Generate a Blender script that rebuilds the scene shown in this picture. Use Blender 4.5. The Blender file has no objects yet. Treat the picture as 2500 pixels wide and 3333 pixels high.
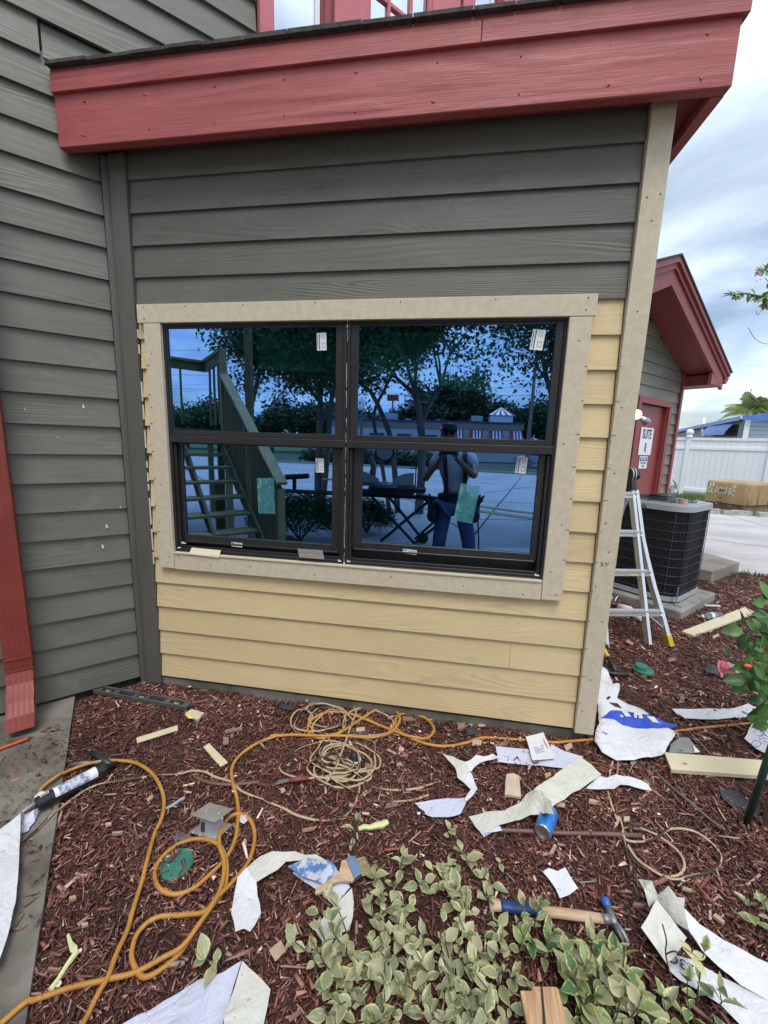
import bpy, math, random
import numpy as np
from mathutils import Vector, Matrix, Euler
from mathutils import noise as mnoise
R = math.radians
rnd = random.Random(7)
SC = bpy.context.scene
COL = SC.collection

# ------------------------------------------------------------------ camera
CR = Matrix(((0.9872176, 0.15643212, 0.03050265), (0.05613785, -0.16218015, -0.985163), (-0.14916421, 0.9742826, -0.16888886)))
CP = Vector((1.6823, -2.0508, 1.4659))
FPX = 1303.2
cam_d = bpy.data.cameras.new('camera')
cam = bpy.data.objects.new('camera', cam_d)
COL.objects.link(cam)
cam_d.sensor_fit = 'VERTICAL'
cam_d.sensor_height = 24.0
cam_d.lens = FPX / 3333.0 * 24.0
cam_d.clip_start = 0.02
cam_d.clip_end = 2000
_m = CR.transposed().to_4x4() @ Matrix(((1, 0, 0, 0), (0, -1, 0, 0), (0, 0, -1, 0), (0, 0, 0, 1)))
_m.translation = CP
cam.matrix_world = _m
SC.camera = cam

# ------------------------------------------------------------------ world, sun, exposure
SUN_EL, SUN_AZ = 64.0, 165.0       # azimuth measured from +Y clockwise
w = bpy.data.worlds.new('World')
SC.world = w
w.use_nodes = True
nt = w.node_tree
nt.nodes.clear()
N = nt.nodes.new
out = N('ShaderNodeOutputWorld')
bg = N('ShaderNodeBackground')
sky = N('ShaderNodeTexSky')
sky.sky_type = 'NISHITA'
sky.sun_disc = False
sky.sun_elevation = R(SUN_EL)
sky.sun_rotation = R(SUN_AZ)
sky.air_density = 1.0
sky.dust_density = 1.5
tc = N('ShaderNodeTexCoord')
sep = N('ShaderNodeSeparateXYZ')
nt.links.new(tc.outputs['Generated'], sep.inputs[0])
# project direction on a flat cloud layer: xy / (z + c)
addz = N('ShaderNodeMath'); addz.operation = 'MAXIMUM'; addz.inputs[1].default_value = 0.0
nt.links.new(sep.outputs[2], addz.inputs[0])
addz2 = N('ShaderNodeMath'); addz2.operation = 'ADD'; addz2.inputs[1].default_value = 0.22
nt.links.new(addz.outputs[0], addz2.inputs[0])
dx = N('ShaderNodeMath'); dx.operation = 'DIVIDE'
dy = N('ShaderNodeMath'); dy.operation = 'DIVIDE'
nt.links.new(sep.outputs[0], dx.inputs[0]); nt.links.new(addz2.outputs[0], dx.inputs[1])
nt.links.new(sep.outputs[1], dy.inputs[0]); nt.links.new(addz2.outputs[0], dy.inputs[1])
cmb = N('ShaderNodeCombineXYZ')
nt.links.new(dx.outputs[0], cmb.inputs[0]); nt.links.new(dy.outputs[0], cmb.inputs[1])
def wnoise(scale, detail, rough, off, dist=0.6):
    mp = N('ShaderNodeMapping'); mp.inputs['Location'].default_value = off
    nt.links.new(cmb.outputs[0], mp.inputs[0])
    n = N('ShaderNodeTexNoise'); n.inputs['Scale'].default_value = scale
    n.inputs['Detail'].default_value = detail; n.inputs['Roughness'].default_value = rough
    n.inputs['Distortion'].default_value = dist
    nt.links.new(mp.outputs[0], n.inputs['Vector'])
    return n
n1 = wnoise(0.95, 7, 0.52, (3.2, 1.7, 0))
n2 = wnoise(1.7, 6, 0.55, (8.1, 4.4, 2.0))
r1 = N('ShaderNodeValToRGB')
r1.color_ramp.elements[0].position = 0.36; r1.color_ramp.elements[0].color = (0.12, 0.12, 0.12, 1)
r1.color_ramp.elements[1].position = 0.56; r1.color_ramp.elements[1].color = (1, 1, 1, 1)
nt.links.new(n1.outputs['Fac'], r1.inputs[0])
r2 = N('ShaderNodeValToRGB')
r2.color_ramp.elements[0].position = 0.36; r2.color_ramp.elements[0].color = (5.6, 6.9, 9.0, 1)
r2.color_ramp.elements[1].position = 0.60; r2.color_ramp.elements[1].color = (8.8, 9.8, 10.2, 1)
nt.links.new(n2.outputs['Fac'], r2.inputs[0])
mx = N('ShaderNodeMix'); mx.data_type = 'RGBA'
nt.links.new(r1.outputs[0], mx.inputs[0]); nt.links.new(sky.outputs[0], mx.inputs[6]); nt.links.new(r2.outputs[0], mx.inputs[7])
nt.links.new(mx.outputs[2], bg.inputs['Color'])
bg.inputs['Strength'].default_value = 0.10
nt.links.new(bg.outputs[0], out.inputs[0])

sun_d = bpy.data.lights.new('sun', 'SUN')
sun_d.energy = 1.5
sun_d.angle = R(28)
sun_d.color = (1.0, 0.96, 0.90)
sun = bpy.data.objects.new('sun', sun_d)
COL.objects.link(sun)
_az, _el = R(SUN_AZ), R(SUN_EL)
sd = Vector((math.sin(_az) * math.cos(_el), math.cos(_az) * math.cos(_el), math.sin(_el)))
sun.rotation_euler = (-sd).to_track_quat('-Z', 'Y').to_euler()
SC.view_settings.view_transform = 'Standard'
SC.view_settings.look = 'None'
SC.view_settings.exposure = 0.56
SC.view_settings.gamma = 1.0
SC.view_settings.use_curve_mapping = False
SC.render.engine = 'CYCLES'
SC.cycles.use_denoising = True
SC.cycles.max_bounces = 8
SC.cycles.transparent_max_bounces = 12

# ------------------------------------------------------------------ pixel helpers (photo of 2500 x 3333) to find real places
def ray(px, py):
    return CR.transposed() @ Vector(((px - 1250) / FPX, (py - 1666.5) / FPX, 1.0))
def onplane(px, py, P, n):
    d = ray(px, py); n = Vector(n)
    return CP + d * ((Vector(P) - CP).dot(n) / d.dot(n))
ZG = -0.07
def G(px, py, z=ZG): return onplane(px, py, (0, 0, z), (0, 0, 1))
def WP(px, py, y=0.0): return onplane(px, py, (0, y, 0), (0, 1, 0))
WD = Vector((0.7133, 0.7009, 0)); WN = Vector((0.7009, -0.7133, 0)); W0 = Vector((-0.1533, 0, 0))
WROT = math.atan2(WD.y, WD.x)
def wing(s, off, z): return W0 + WD * s + WN * off + Vector((0, 0, z))
def WG(px, py, off=0.0):
    q = onplane(px, py, W0 + WN * off, WN)
    return (q - W0).dot(WD), q.z
def crop(x0, y0, s): return lambda x, y: (x0 + x / s, y0 + y / s)
c5r = crop(1900, 1200, 2.765); c6r = crop(1850, 1900, 2.5523); c7 = crop(0, 2000, 1.8433); c8 = crop(850, 2100, 1.58)
d1 = crop(0, 2600, 1.8433); d2 = crop(850, 2600, 1.8433); d3 = crop(1600, 2600, 1.8433)
e1 = crop(1900, 1500, 2.9486); e2 = crop(2150, 1500, 4.4229); e3 = crop(0, 2350, 3.6867); e4 = crop(850, 2230, 2.5523)
def GL(c, pts, z=ZG): return [G(*c(*p), z) for p in pts]

# ------------------------------------------------------------------ materials
def newmat(name):
    m = bpy.data.materials.new(name); m.use_nodes = True
    t = m.node_tree; t.nodes.clear()
    o = t.nodes.new('ShaderNodeOutputMaterial'); b = t.nodes.new('ShaderNodeBsdfPrincipled')
    t.links.new(b.outputs[0], o.inputs[0])
    return m, t, b, o
def c4(c): return (c[0], c[1], c[2], 1.0)
def tex_vec(t, stretch=(1, 1, 1), rand=0.0, rot=None):
    tcn = t.nodes.new('ShaderNodeTexCoord')
    src = tcn.outputs['Object']
    if rand:
        oi = t.nodes.new('ShaderNodeObjectInfo')
        ml = t.nodes.new('ShaderNodeMath'); ml.operation = 'MULTIPLY'; ml.inputs[1].default_value = rand
        t.links.new(oi.outputs['Random'], ml.inputs[0])
        cb = t.nodes.new('ShaderNodeCombineXYZ')
        for i in range(3): t.links.new(ml.outputs[0], cb.inputs[i])
        ad = t.nodes.new('ShaderNodeVectorMath'); ad.operation = 'ADD'
        t.links.new(src, ad.inputs[0]); t.links.new(cb.outputs[0], ad.inputs[1]); src = ad.outputs[0]
    mp = t.nodes.new('ShaderNodeMapping'); mp.inputs['Scale'].default_value = stretch
    if rot: mp.inputs['Rotation'].default_value = rot
    t.links.new(src, mp.inputs[0])
    return mp.outputs[0]
def noise_n(t, vec, scale, detail=4, rough=0.55, dist=0.0):
    n = t.nodes.new('ShaderNodeTexNoise'); n.inputs['Scale'].default_value = scale; n.inputs['Detail'].default_value = detail
    n.inputs['Roughness'].default_value = rough; n.inputs['Distortion'].default_value = dist
    t.links.new(vec, n.inputs['Vector']); return n.outputs['Fac']
def ramp(t, fac, stops):
    r = t.nodes.new('ShaderNodeValToRGB'); e = r.color_ramp.elements
    while len(e) < len(stops): e.new(0.5)
    for i, (p, c) in enumerate(stops):
        e[i].position = p; e[i].color = c4(c) if len(c) == 3 else c
    t.links.new(fac, r.inputs[0]); return r.outputs[0]
def mixc(t, fac, a, b, mode='MIX'):
    m = t.nodes.new('ShaderNodeMix'); m.data_type = 'RGBA'; m.blend_type = mode
    for s, v in ((0, fac), (6, a), (7, b)):
        if isinstance(v, (int, float)): m.inputs[s].default_value = v
        elif isinstance(v, tuple): m.inputs[s].default_value = c4(v)
        else: t.links.new(v, m.inputs[s])
    return m.outputs[2]
def bump(t, b, h, strength, dist=0.002, prev=None):
    n = t.nodes.new('ShaderNodeBump'); n.inputs['Strength'].default_value = strength; n.inputs['Distance'].default_value = dist
    t.links.new(h, n.inputs['Height'])
    if prev is not None: t.links.new(prev, n.inputs['Normal'])
    t.links.new(n.outputs[0], b.inputs['Normal']); return n.outputs[0]
def mat(name, col, rough=0.6, metal=0.0, col2=None, nscale=8, nrange=(0.35, 0.65), stretch=(1, 1, 1), bs=None, bstr=0.3, bdist=0.002,
        rand=0.0, spec=0.5, speck=None, emit=None, es=1.0, objvar=0.0):
    m, t, b, o = newmat(name)
    b.inputs['Roughness'].default_value = rough; b.inputs['Metallic'].default_value = metal
    b.inputs['Specular IOR Level'].default_value = spec
    b.inputs['Base Color'].default_value = c4(col)
    cur = None
    vec = tex_vec(t, stretch, rand)
    if col2 is not None:
        cur = ramp(t, noise_n(t, vec, nscale, 6, 0.6, 0.3), [(nrange[0], col), (nrange[1], col2)])
    if speck:
        sc, thr, scol = speck
        v = t.nodes.new('ShaderNodeTexVoronoi'); v.inputs['Scale'].default_value = sc
        t.links.new(vec, v.inputs['Vector'])
        f = ramp(t, v.outputs['Distance'], [(thr * 0.6, (1, 1, 1)), (thr, (0, 0, 0))])
        cur = mixc(t, f, cur if cur is not None else tuple(col), tuple(scol))
    if objvar:
        oi = t.nodes.new('ShaderNodeObjectInfo')
        r = ramp(t, oi.outputs['Random'], [(0, (1 - objvar,) * 3), (1, (1 + objvar,) * 3)])
        cur = mixc(t, 1.0, cur if cur is not None else tuple(col), r, 'MULTIPLY')
    if cur is not None: t.links.new(cur, b.inputs['Base Color'])
    if bs: bump(t, b, noise_n(t, vec, bs, 6, 0.6), bstr, bdist)
    if emit:
        b.inputs['Emission Color'].default_value = c4(emit); b.inputs['Emission Strength'].default_value = es
    return m
def grain_mat(name, col, col2, rough=0.55, rings=26.0, strength=0.55, dist=0.0016, axis=0, fine=0.5, stain=None, lines=0.0, grime=0.0):
    """painted or raw board: embossed cedar grain running along the board's own x axis"""
    m, t, b, o = newmat(name)
    b.inputs['Roughness'].default_value = rough
    st = [5.0, 5.0, 5.0]; st[axis] = 0.55
    vec = tex_vec(t, tuple(st), 37.0)
    f = noise_n(t, vec, 1.0, 2, 0.45, 0.5)
    mu = t.nodes.new('ShaderNodeMath'); mu.operation = 'MULTIPLY'; mu.inputs[1].default_value = rings * 6.283
    t.links.new(f, mu.inputs[0])
    si = t.nodes.new('ShaderNodeMath'); si.operation = 'SINE'; t.links.new(mu.outputs[0], si.inputs[0])
    mr = t.nodes.new('ShaderNodeMapRange'); mr.inputs[1].default_value = -1; mr.inputs[2].default_value = 1
    t.links.new(si.outputs[0], mr.inputs[0])
    st2 = [160.0, 160.0, 160.0]; st2[axis] = 7.0
    v2 = tex_vec(t, tuple(st2), 11.0)
    fi = noise_n(t, v2, 1.0, 3, 0.6)
    # patchy strength of the emboss
    v3 = tex_vec(t, (1.6, 4, 4), 19.0)
    pt = ramp(t, noise_n(t, v3, 1.3, 3), [(0.40, (0.15,) * 3), (0.62, (1, 1, 1))])
    hgt = mixc(t, 1.0, mr.outputs[0], pt, 'MULTIPLY')
    hh = mixc(t, fine, hgt, fi)
    bump(t, b, hh, strength, dist)
    v4 = tex_vec(t, (1.2, 3, 3), 23.0)
    base = ramp(t, noise_n(t, v4, 2.2, 6, 0.6), [(0.35, col), (0.68, col2)])
    if lines:
        base = mixc(t, ramp(t, hgt, [(0.5, (0, 0, 0)), (1.0, (lines,) * 3)]), base, tuple(c * 0.55 for c in col))
    if stain:
        sm = ramp(t, noise_n(t, tex_vec(t, (2, 2, 2), 5.0), 2.4, 5, 0.65), [(0.60, (0, 0, 0)), (0.74, (1, 1, 1))])
        base = mixc(t, sm, base, tuple(stain))
    if grime:
        gm = ramp(t, noise_n(t, tex_vec(t, (9, 9, 9), 3.0), 1.0, 8, 0.75, 0.4), [(0.58, (0, 0, 0)), (0.78, (grime,) * 3)])
        base = mixc(t, gm, base, tuple(c * 0.45 for c in col))
    oi = t.nodes.new('ShaderNodeObjectInfo')
    rr = ramp(t, oi.outputs['Random'], [(0, (0.90,) * 3), (1, (1.06,) * 3)])
    base = mixc(t, 1.0, base, rr, 'MULTIPLY')
    t.links.new(base, b.inputs['Base Color'])
    return m

# ------------------------------------------------------------------ mesh builder
ORG = {}
class MB:
    def __init__(s): s.v = []; s.f = []; s.m = []; s.uv = None
    def add(s, vs, fs, mi=0):
        k = len(s.v); s.v += [tuple(x) for x in vs]
        for f in fs: s.f.append(tuple(i + k for i in f)); s.m.append(mi)
        return s
    def box(s, a, b, mi=0, M=None):
        x0, y0, z0 = a; x1, y1, z1 = b
        vs = [Vector(p) for p in ((x0, y0, z0), (x1, y0, z0), (x1, y1, z0), (x0, y1, z0), (x0, y0, z1), (x1, y0, z1), (x1, y1, z1), (x0, y1, z1))]
        if M is not None: vs = [M @ p for p in vs]
        return s.add(vs, [(0, 3, 2, 1), (4, 5, 6, 7), (0, 1, 5, 4), (1, 2, 6, 5), (2, 3, 7, 6), (3, 0, 4, 7)], mi)
    def prism(s, pts, vec, mi=0, mj=None):
        n = len(pts); vec = Vector(vec)
        vs = [Vector(p) for p in pts] + [Vector(p) + vec for p in pts]
        s.add(vs, [tuple(range(n - 1, -1, -1)), tuple(range(n, 2 * n))], mi)
        k = len(s.v) - 2 * n
        for i in range(n):
            j = (i + 1) % n
            s.f.append((k + i, k + j, k + n + j, k + n + i)); s.m.append(mi if mj is None else mj)
        return s
    def tube(s, pts, r, n=8, mi=0, caps=True, closed=False):
        pts = [Vector(p) for p in pts]; L = len(pts)
        rs = r if isinstance(r, (list, tuple)) else [r] * L
        t0 = (pts[1] - pts[0]).normalized()
        u = t0.orthogonal().normalized(); vs = []
        for i in range(L):
            if i == 0: t = (pts[1] - pts[0])
            elif i == L - 1: t = (pts[-1] - pts[-2])
            else: t = (pts[i + 1] - pts[i - 1])
            t = t.normalized() if t.length > 1e-9 else t0
            u = u - t * u.dot(t)
            u = u.normalized() if u.length > 1e-6 else t.orthogonal().normalized()
            w_ = t.cross(u)
            for k in range(n):
                a = 2 * math.pi * k / n
                vs.append(pts[i] + (u * math.cos(a) + w_ * math.sin(a)) * rs[i])
        fs = []
        for i in range(L - 1):
            for k in range(n):
                fs.append((i * n + k, i * n + (k + 1) % n, (i + 1) * n + (k + 1) % n, (i + 1) * n + k))
        if caps: fs.append(tuple(range(n - 1, -1, -1))); fs.append(tuple((L - 1) * n + k for k in range(n)))
        return s.add(vs, fs, mi)
    def cyl(s, p0, p1, r0, r1=None, n=12, mi=0): return s.tube([p0, p1], [r0, r0 if r1 is None else r1], n, mi)
    def bar(s, p0, p1, w_, h_, up=(0, 0, 1), mi=0):
        p0 = Vector(p0); p1 = Vector(p1); t = (p1 - p0).normalized(); up = Vector(up)
        sx = t.cross(up); sx = sx.normalized() if sx.length > 1e-6 else t.orthogonal().normalized()
        uz = sx.cross(t).normalized()
        pts = [p0 + sx * a * w_ / 2 + uz * b * h_ / 2 for a, b in ((-1, -1), (1, -1), (1, 1), (-1, 1))]
        return s.prism(pts, p1 - p0, mi)
    def lathe(s, prof, n=24, M=None, mi=0):
        M = M or Matrix(); vs = []; L = len(prof)
        for r, z in prof:
            for k in range(n):
                a = 2 * math.pi * k / n; vs.append(M @ Vector((r * math.cos(a), r * math.sin(a), z)))
        fs = [(i * n + k, i * n + (k + 1) % n, (i + 1) * n + (k + 1) % n, (i + 1) * n + k) for i in range(L - 1) for k in range(n)]
        return s.add(vs, fs, mi)
    def ball(s, c, r, nu=12, nv=8, mi=0):
        c = Vector(c); r = Vector((r, r, r)) if isinstance(r, (int, float)) else Vector(r)
        prof = [(math.sin(math.pi * i / nv), -math.cos(math.pi * i / nv)) for i in range(nv + 1)]
        M = Matrix.Translation(c) @ Matrix.Diagonal((r.x, r.y, r.z, 1)); prof[0] = (0.001, -1); prof[-1] = (0.001, 1)
        return s.lathe(prof, nu, M, mi)
    def grid(s, fn, nu, nv, mi=0):
        vs = [fn(i / nu, j / nv) for j in range(nv + 1) for i in range(nu + 1)]
        fs = [(j * (nu + 1) + i, j * (nu + 1) + i + 1, (j + 1) * (nu + 1) + i + 1, (j + 1) * (nu + 1) + i) for j in range(nv) for i in range(nu)]
        return s.add(vs, fs, mi)
    def mesh(s, name, mats, org=None, smooth=False, bevel=None):
        me = bpy.data.meshes.new(name)
        o = Vector(org) if org is not None else Vector((0, 0, 0))
        me.from_pydata([(x - o.x, y - o.y, z - o.z) for x, y, z in s.v], [], s.f)
        for m in (mats if isinstance(mats, (list, tuple)) else [mats]): me.materials.append(m)
        if len(me.polygons): me.polygons.foreach_set('material_index', s.m)
        if smooth: me.polygons.foreach_set('use_smooth', [True] * len(me.polygons))
        me.update(); return me
    def base(s):
        xs, ys, zs = zip(*s.v)
        return Vector(((min(xs) + max(xs)) / 2, (min(ys) + max(ys)) / 2, min(zs)))
    def build(s, name, mats, parent=None, smooth=False, org=None):
        """one object; vertices are given in world coordinates"""
        o = Vector(org) if org is not None else s.base()
        me = s.mesh(name, mats, o, smooth)
        ob = bpy.data.objects.new(name, me); COL.objects.link(ob)
        ORG[ob.name] = o
        if parent is not None:
            ob.parent = parent; ob.location = o - ORG[parent.name]
        else: ob.location = o
        return ob
def auto_smooth(ob, ang=35):
    me = ob.data
    me.polygons.foreach_set('use_smooth', [True] * len(me.polygons))
    try: me.set_sharp_from_angle(angle=R(ang))
    except Exception: pass
    return ob
def bevel(ob, wd=0.002, seg=2):
    b = ob.modifiers.new('bevel', 'BEVEL'); b.width = wd; b.segments = seg; b.limit_method = 'ANGLE'; b.angle_limit = R(40)
    return ob
def place(name, me, parent, loc, rot=(0, 0, 0), scale=1.0):
    ob = bpy.data.objects.new(name, me); COL.objects.link(ob)
    loc = Vector(loc); ORG[ob.name] = loc
    ob.rotation_euler = rot
    ob.scale = (scale,) * 3 if isinstance(scale, (int, float)) else scale
    if parent is not None: ob.parent = parent; ob.location = loc - ORG[parent.name]
    else: ob.location = loc
    return ob
def thing(name, label, cat, loc, group=None):
    o = bpy.data.objects.new(name, None); COL.objects.link(o); o.empty_display_size = 0.1
    o.location = loc; ORG[o.name] = Vector(loc)
    o['label'] = label; o['category'] = cat
    if group: o['group'] = group
    return o
def tag(o, label, cat, group=None):
    o['label'] = label; o['category'] = cat
    if group: o['group'] = group
    return o
def struct(o, kind='structure', label=None):
    o['kind'] = kind
    if label: o['label'] = label
    return o
def copy_tree(o, parent=None, loc=None, rot=None, label=None):
    c = o.copy(); COL.objects.link(c); c.parent = parent
    if loc is not None: c.location = loc
    if rot is not None: c.rotation_euler = rot
    if label: c['label'] = label
    ORG[c.name] = Vector(c.location)
    for ch in list(o.children): copy_tree(ch, c)
    return c
def smooth_path(pts, n=8, closed=False):
    """Catmull-Rom through the points"""
    P = [Vector(p) for p in pts]; outp = []; L = len(P)
    rng = range(L if closed else L - 1)
    for i in rng:
        if closed: p0, p1, p2, p3 = P[(i - 1) % L], P[i], P[(i + 1) % L], P[(i + 2) % L]
        else: p0, p1, p2, p3 = P[max(i - 1, 0)], P[i], P[i + 1], P[min(i + 2, L - 1)]
        for k in range(n):
            t = k / n
            outp.append(0.5 * ((2 * p1) + (-p0 + p2) * t + (2 * p0 - 5 * p1 + 4 * p2 - p3) * t * t + (-p0 + 3 * p1 - 3 * p2 + p3) * t ** 3))
    if not closed: outp.append(P[-1])
    return outp

# ------------------------------------------------------------------ shared materials
M = {}
M['grey_sid'] = grain_mat('grey_painted_siding', (0.112, 0.108, 0.087), (0.138, 0.134, 0.111), 0.52, strength=1.0, lines=0.32, grime=0.3)
M['grey_wing'] = grain_mat('grey_painted_siding_old', (0.148, 0.142, 0.115), (0.185, 0.179, 0.150), 0.45, rings=16, strength=0.8, stain=(0.20, 0.197, 0.172), lines=0.22, grime=0.35)
M['yel_sid'] = grain_mat('yellow_primed_siding', (0.68, 0.52, 0.29), (0.74, 0.58, 0.335), 0.65, rings=20, strength=0.9, stain=(0.72, 0.60, 0.40), lines=0.26, grime=0.12)
M['yel_flat'] = mat('yellow_primed_board_face', (0.60, 0.53, 0.36), 0.7, col2=(0.66, 0.59, 0.42), nscale=9, bs=60, bstr=0.15)
M['fibre'] = mat('tan_fibre_cement_trim', (0.57, 0.485, 0.36), 0.8, col2=(0.64, 0.555, 0.42), nscale=34, nrange=(0.38, 0.64), bs=140, bstr=0.25, rand=9.0, objvar=0.05)
M['red'] = grain_mat('red_painted_cedar', (0.37, 0.078, 0.076), (0.42, 0.095, 0.092), 0.5, rings=7, strength=0.95, dist=0.004, fine=0.30, stain=(0.30, 0.062, 0.064), lines=0.3, grime=0.4)
M['dark_red'] = grain_mat('dark_red_painted_cedar', (0.235, 0.046, 0.048), (0.275, 0.056, 0.058), 0.5, rings=7, strength=0.5, dist=0.003, grime=0.3)  # darker tone of the fascia red, for the gable rakes
M['red_flat'] = mat('red_painted_flat', (0.235, 0.044, 0.045), 0.5, col2=(0.28, 0.054, 0.054), nscale=5, bs=50, bstr=0.2)
M['pink'] = mat('pinkish_red_window_trim', (0.50, 0.13, 0.15), 0.55, col2=(0.58, 0.17, 0.19), nscale=3, bs=30, bstr=0.15)  # paler, pinker red than the fascia, for the upper windows
M['red_door'] = mat('red_door_paint', (0.235, 0.042, 0.042), 0.45, col2=(0.28, 0.052, 0.052), nscale=2, bs=120, bstr=0.08)
M['shingle'] = mat('dark_shingle', (0.035, 0.032, 0.034), 0.9, col2=(0.09, 0.08, 0.075), nscale=40, bs=200, bstr=0.6)
M['grey_trim'] = mat('grey_painted_trim', (0.100, 0.096, 0.081), 0.5, col2=(0.125, 0.120, 0.104), nscale=6, stretch=(1, 1, 0.3), bs=55, bstr=0.25)
M['sheath'] = mat('dark_sheathing', (0.03, 0.027, 0.024), 0.9)
M['concrete'] = mat('concrete', (0.30, 0.29, 0.27), 0.9, col2=(0.42, 0.41, 0.40), nscale=2.2, nrange=(0.3, 0.7), bs=70, bstr=0.4)
M['conc_dark'] = mat('dark_mottled_concrete', (0.105, 0.095, 0.078), 0.8, col2=(0.24, 0.22, 0.19), nscale=4.5, nrange=(0.34, 0.66), bs=60, bstr=0.5)  # dark mottled tone for the foundation and driveway joints
M['lot'] = mat('pale_concrete_lot', (0.40, 0.385, 0.38), 0.85, col2=(0.56, 0.54, 0.53), nscale=0.8, nrange=(0.3, 0.7), bs=30, bstr=0.3, speck=(9.0, 0.05, (0.25, 0.24, 0.23)))
M['asphalt'] = mat('asphalt', (0.055, 0.055, 0.058), 0.85, col2=(0.085, 0.085, 0.088), nscale=3, bs=90, bstr=0.4)
M['grass'] = mat('grass', (0.045, 0.085, 0.02), 0.9, col2=(0.11, 0.14, 0.04), nscale=14, bs=60, bstr=0.8, bdist=0.02)
M['black_al'] = mat('dark_bronze_vinyl', (0.022, 0.020, 0.022), 0.38, col2=(0.030, 0.027, 0.028), nscale=12, bs=90, bstr=0.05, spec=0.5)
M['white_cl'] = mat('white_caulk', (0.75, 0.74, 0.72), 0.5)
M['white_pl'] = mat('white_vinyl', (0.80, 0.80, 0.86), 0.45, col2=(0.84, 0.84, 0.89), nscale=2)
M['nail'] = mat('nail_head', (0.10, 0.095, 0.09), 0.5, 0.7)
M['ink'] = mat('black_ink', (0.015, 0.015, 0.02), 0.6)
M['interior'] = mat('interior_wall', (0.10, 0.11, 0.10), 0.9)
M['blind'] = mat('pale_pleated_blind', (0.26, 0.33, 0.28), 0.8)
M['paper'] = mat('label_paper', (0.82, 0.82, 0.84), 0.5)
def glass_mat(name, tint, back, rough=0.0):
    m, t, b, o = newmat(name); t.nodes.remove(b)
    g = t.nodes.new('ShaderNodeBsdfGlossy'); g.inputs['Color'].default_value = c4(tint); g.inputs['Roughness'].default_value = rough
    bn = t.nodes.new('ShaderNodeBump'); bn.inputs['Strength'].default_value = 0.04; bn.inputs['Distance'].default_value = 0.004
    t.links.new(noise_n(t, tex_vec(t, (1, 1, 1)), 5.0, 1, 0.4), bn.inputs['Height']); t.links.new(bn.outputs[0], g.inputs['Normal'])
    tr = t.nodes.new('ShaderNodeBsdfTransparent'); tr.inputs['Color'].default_value = c4(back)
    a = t.nodes.new('ShaderNodeAddShader'); t.links.new(g.outputs[0], a.inputs[0]); t.links.new(tr.outputs[0], a.inputs[1])
    t.links.new(a.outputs[0], o.inputs[0]); return m
M['coated'] = glass_mat('blue_coated_glass', (0.155, 0.255, 0.50), (0.30, 0.52, 0.44))
M['upglass'] = glass_mat('upper_window_glass', (0.70, 0.74, 0.84), (0.08, 0.08, 0.08))

# ------------------------------------------------------------------ the house
house = thing('house', 'grey clapboard house with red fascia and a new double window in yellow siding', 'house', (0, 0, ZG))
def lap_mesh(L, e, lean, th, over=0.03, mats=None):
    """one clapboard, local: x along, z up from its bottom front edge at y=0; back leans away"""
    b = MB()
    h = e + over
    prof = [(0.0, 0.0), (th, 0.0), (th + lean * h / e, h), (lean * h / e, h)]
    b.prism([(0, y, z) for y, z in prof], (L, 0, 0))
    return b.mesh('clapboard', mats)
_lap = {}
def clap(L, e, lean, th, m, parent, loc, rz, name='clapboard'):
    k = (round(L, 3), e, lean, th, m.name)
    if k not in _lap: _lap[k] = lap_mesh(L, e, lean, th, mats=[m])
    return place(name, _lap[k], parent, loc, (rnd.uniform(-0.0012, 0.0012), rnd.uniform(-0.0006, 0.0006), rz))
EX = 0.1524
XR = 2.423
for i in (0, 1, 3, 4): clap(XR - 0.002, EX, 0.013, 0.012, M['yel_sid'], house, (0.001, -0.001, i * EX), 0)
for x0, x1 in ((0.001, 2.068), (2.0695, XR - 0.001)): clap(x1 - x0, EX, 0.013, 0.012, M['yel_sid'], house, (x0, -0.001, 2 * EX), 0)
for i in range(5, 14):
    clap(0.142, EX, 0.013, 0.010, M['yel_sid'], house, (0.001 + rnd.uniform(0, 0.004), -0.001, i * EX), 0)
    clap(XR - 2.202, EX, 0.013, 0.010, M['yel_sid'], house, (2.20, -0.001, i * EX), 0)
for i in range(14, 20): clap(XR - 0.002, EX, 0.013, 0.012, M['grey_sid'], house, (0.001, -0.001, i * EX), 0)
# sheathing behind the boards (with the window opening left out) and the foundation below
b = MB()
b.box((-0.09, 0.021, -0.02), (2.50, 0.10, 0.797)); b.box((-0.09, 0.021, 2.062), (2.50, 0.10, 3.06))
b.box((-0.09, 0.021, 0.797), (0.145, 0.10, 2.062)); b.box((2.196, 0.021, 0.797), (2.50, 0.10, 2.062))
b.build('wall_sheathing', M['sheath'], house)
MB().box((-0.12, 0.012, -0.30), (2.49, 0.20, -0.021)).build('foundation', M['conc_dark'], house)
# right-hand return wall of the bay (90 degrees), seen only from the side
for i in range(0, 20):
    clap(2.45, EX, 0.013, 0.010, M['yel_sid'] if i < 14 else M['grey_sid'], house, (2.508, 0.03, i * EX), math.pi / 2)
MB().box((2.42, 0.03, -0.3), (2.49, 2.55, 3.06)).build('side_wall', M['sheath'], house)
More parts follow.
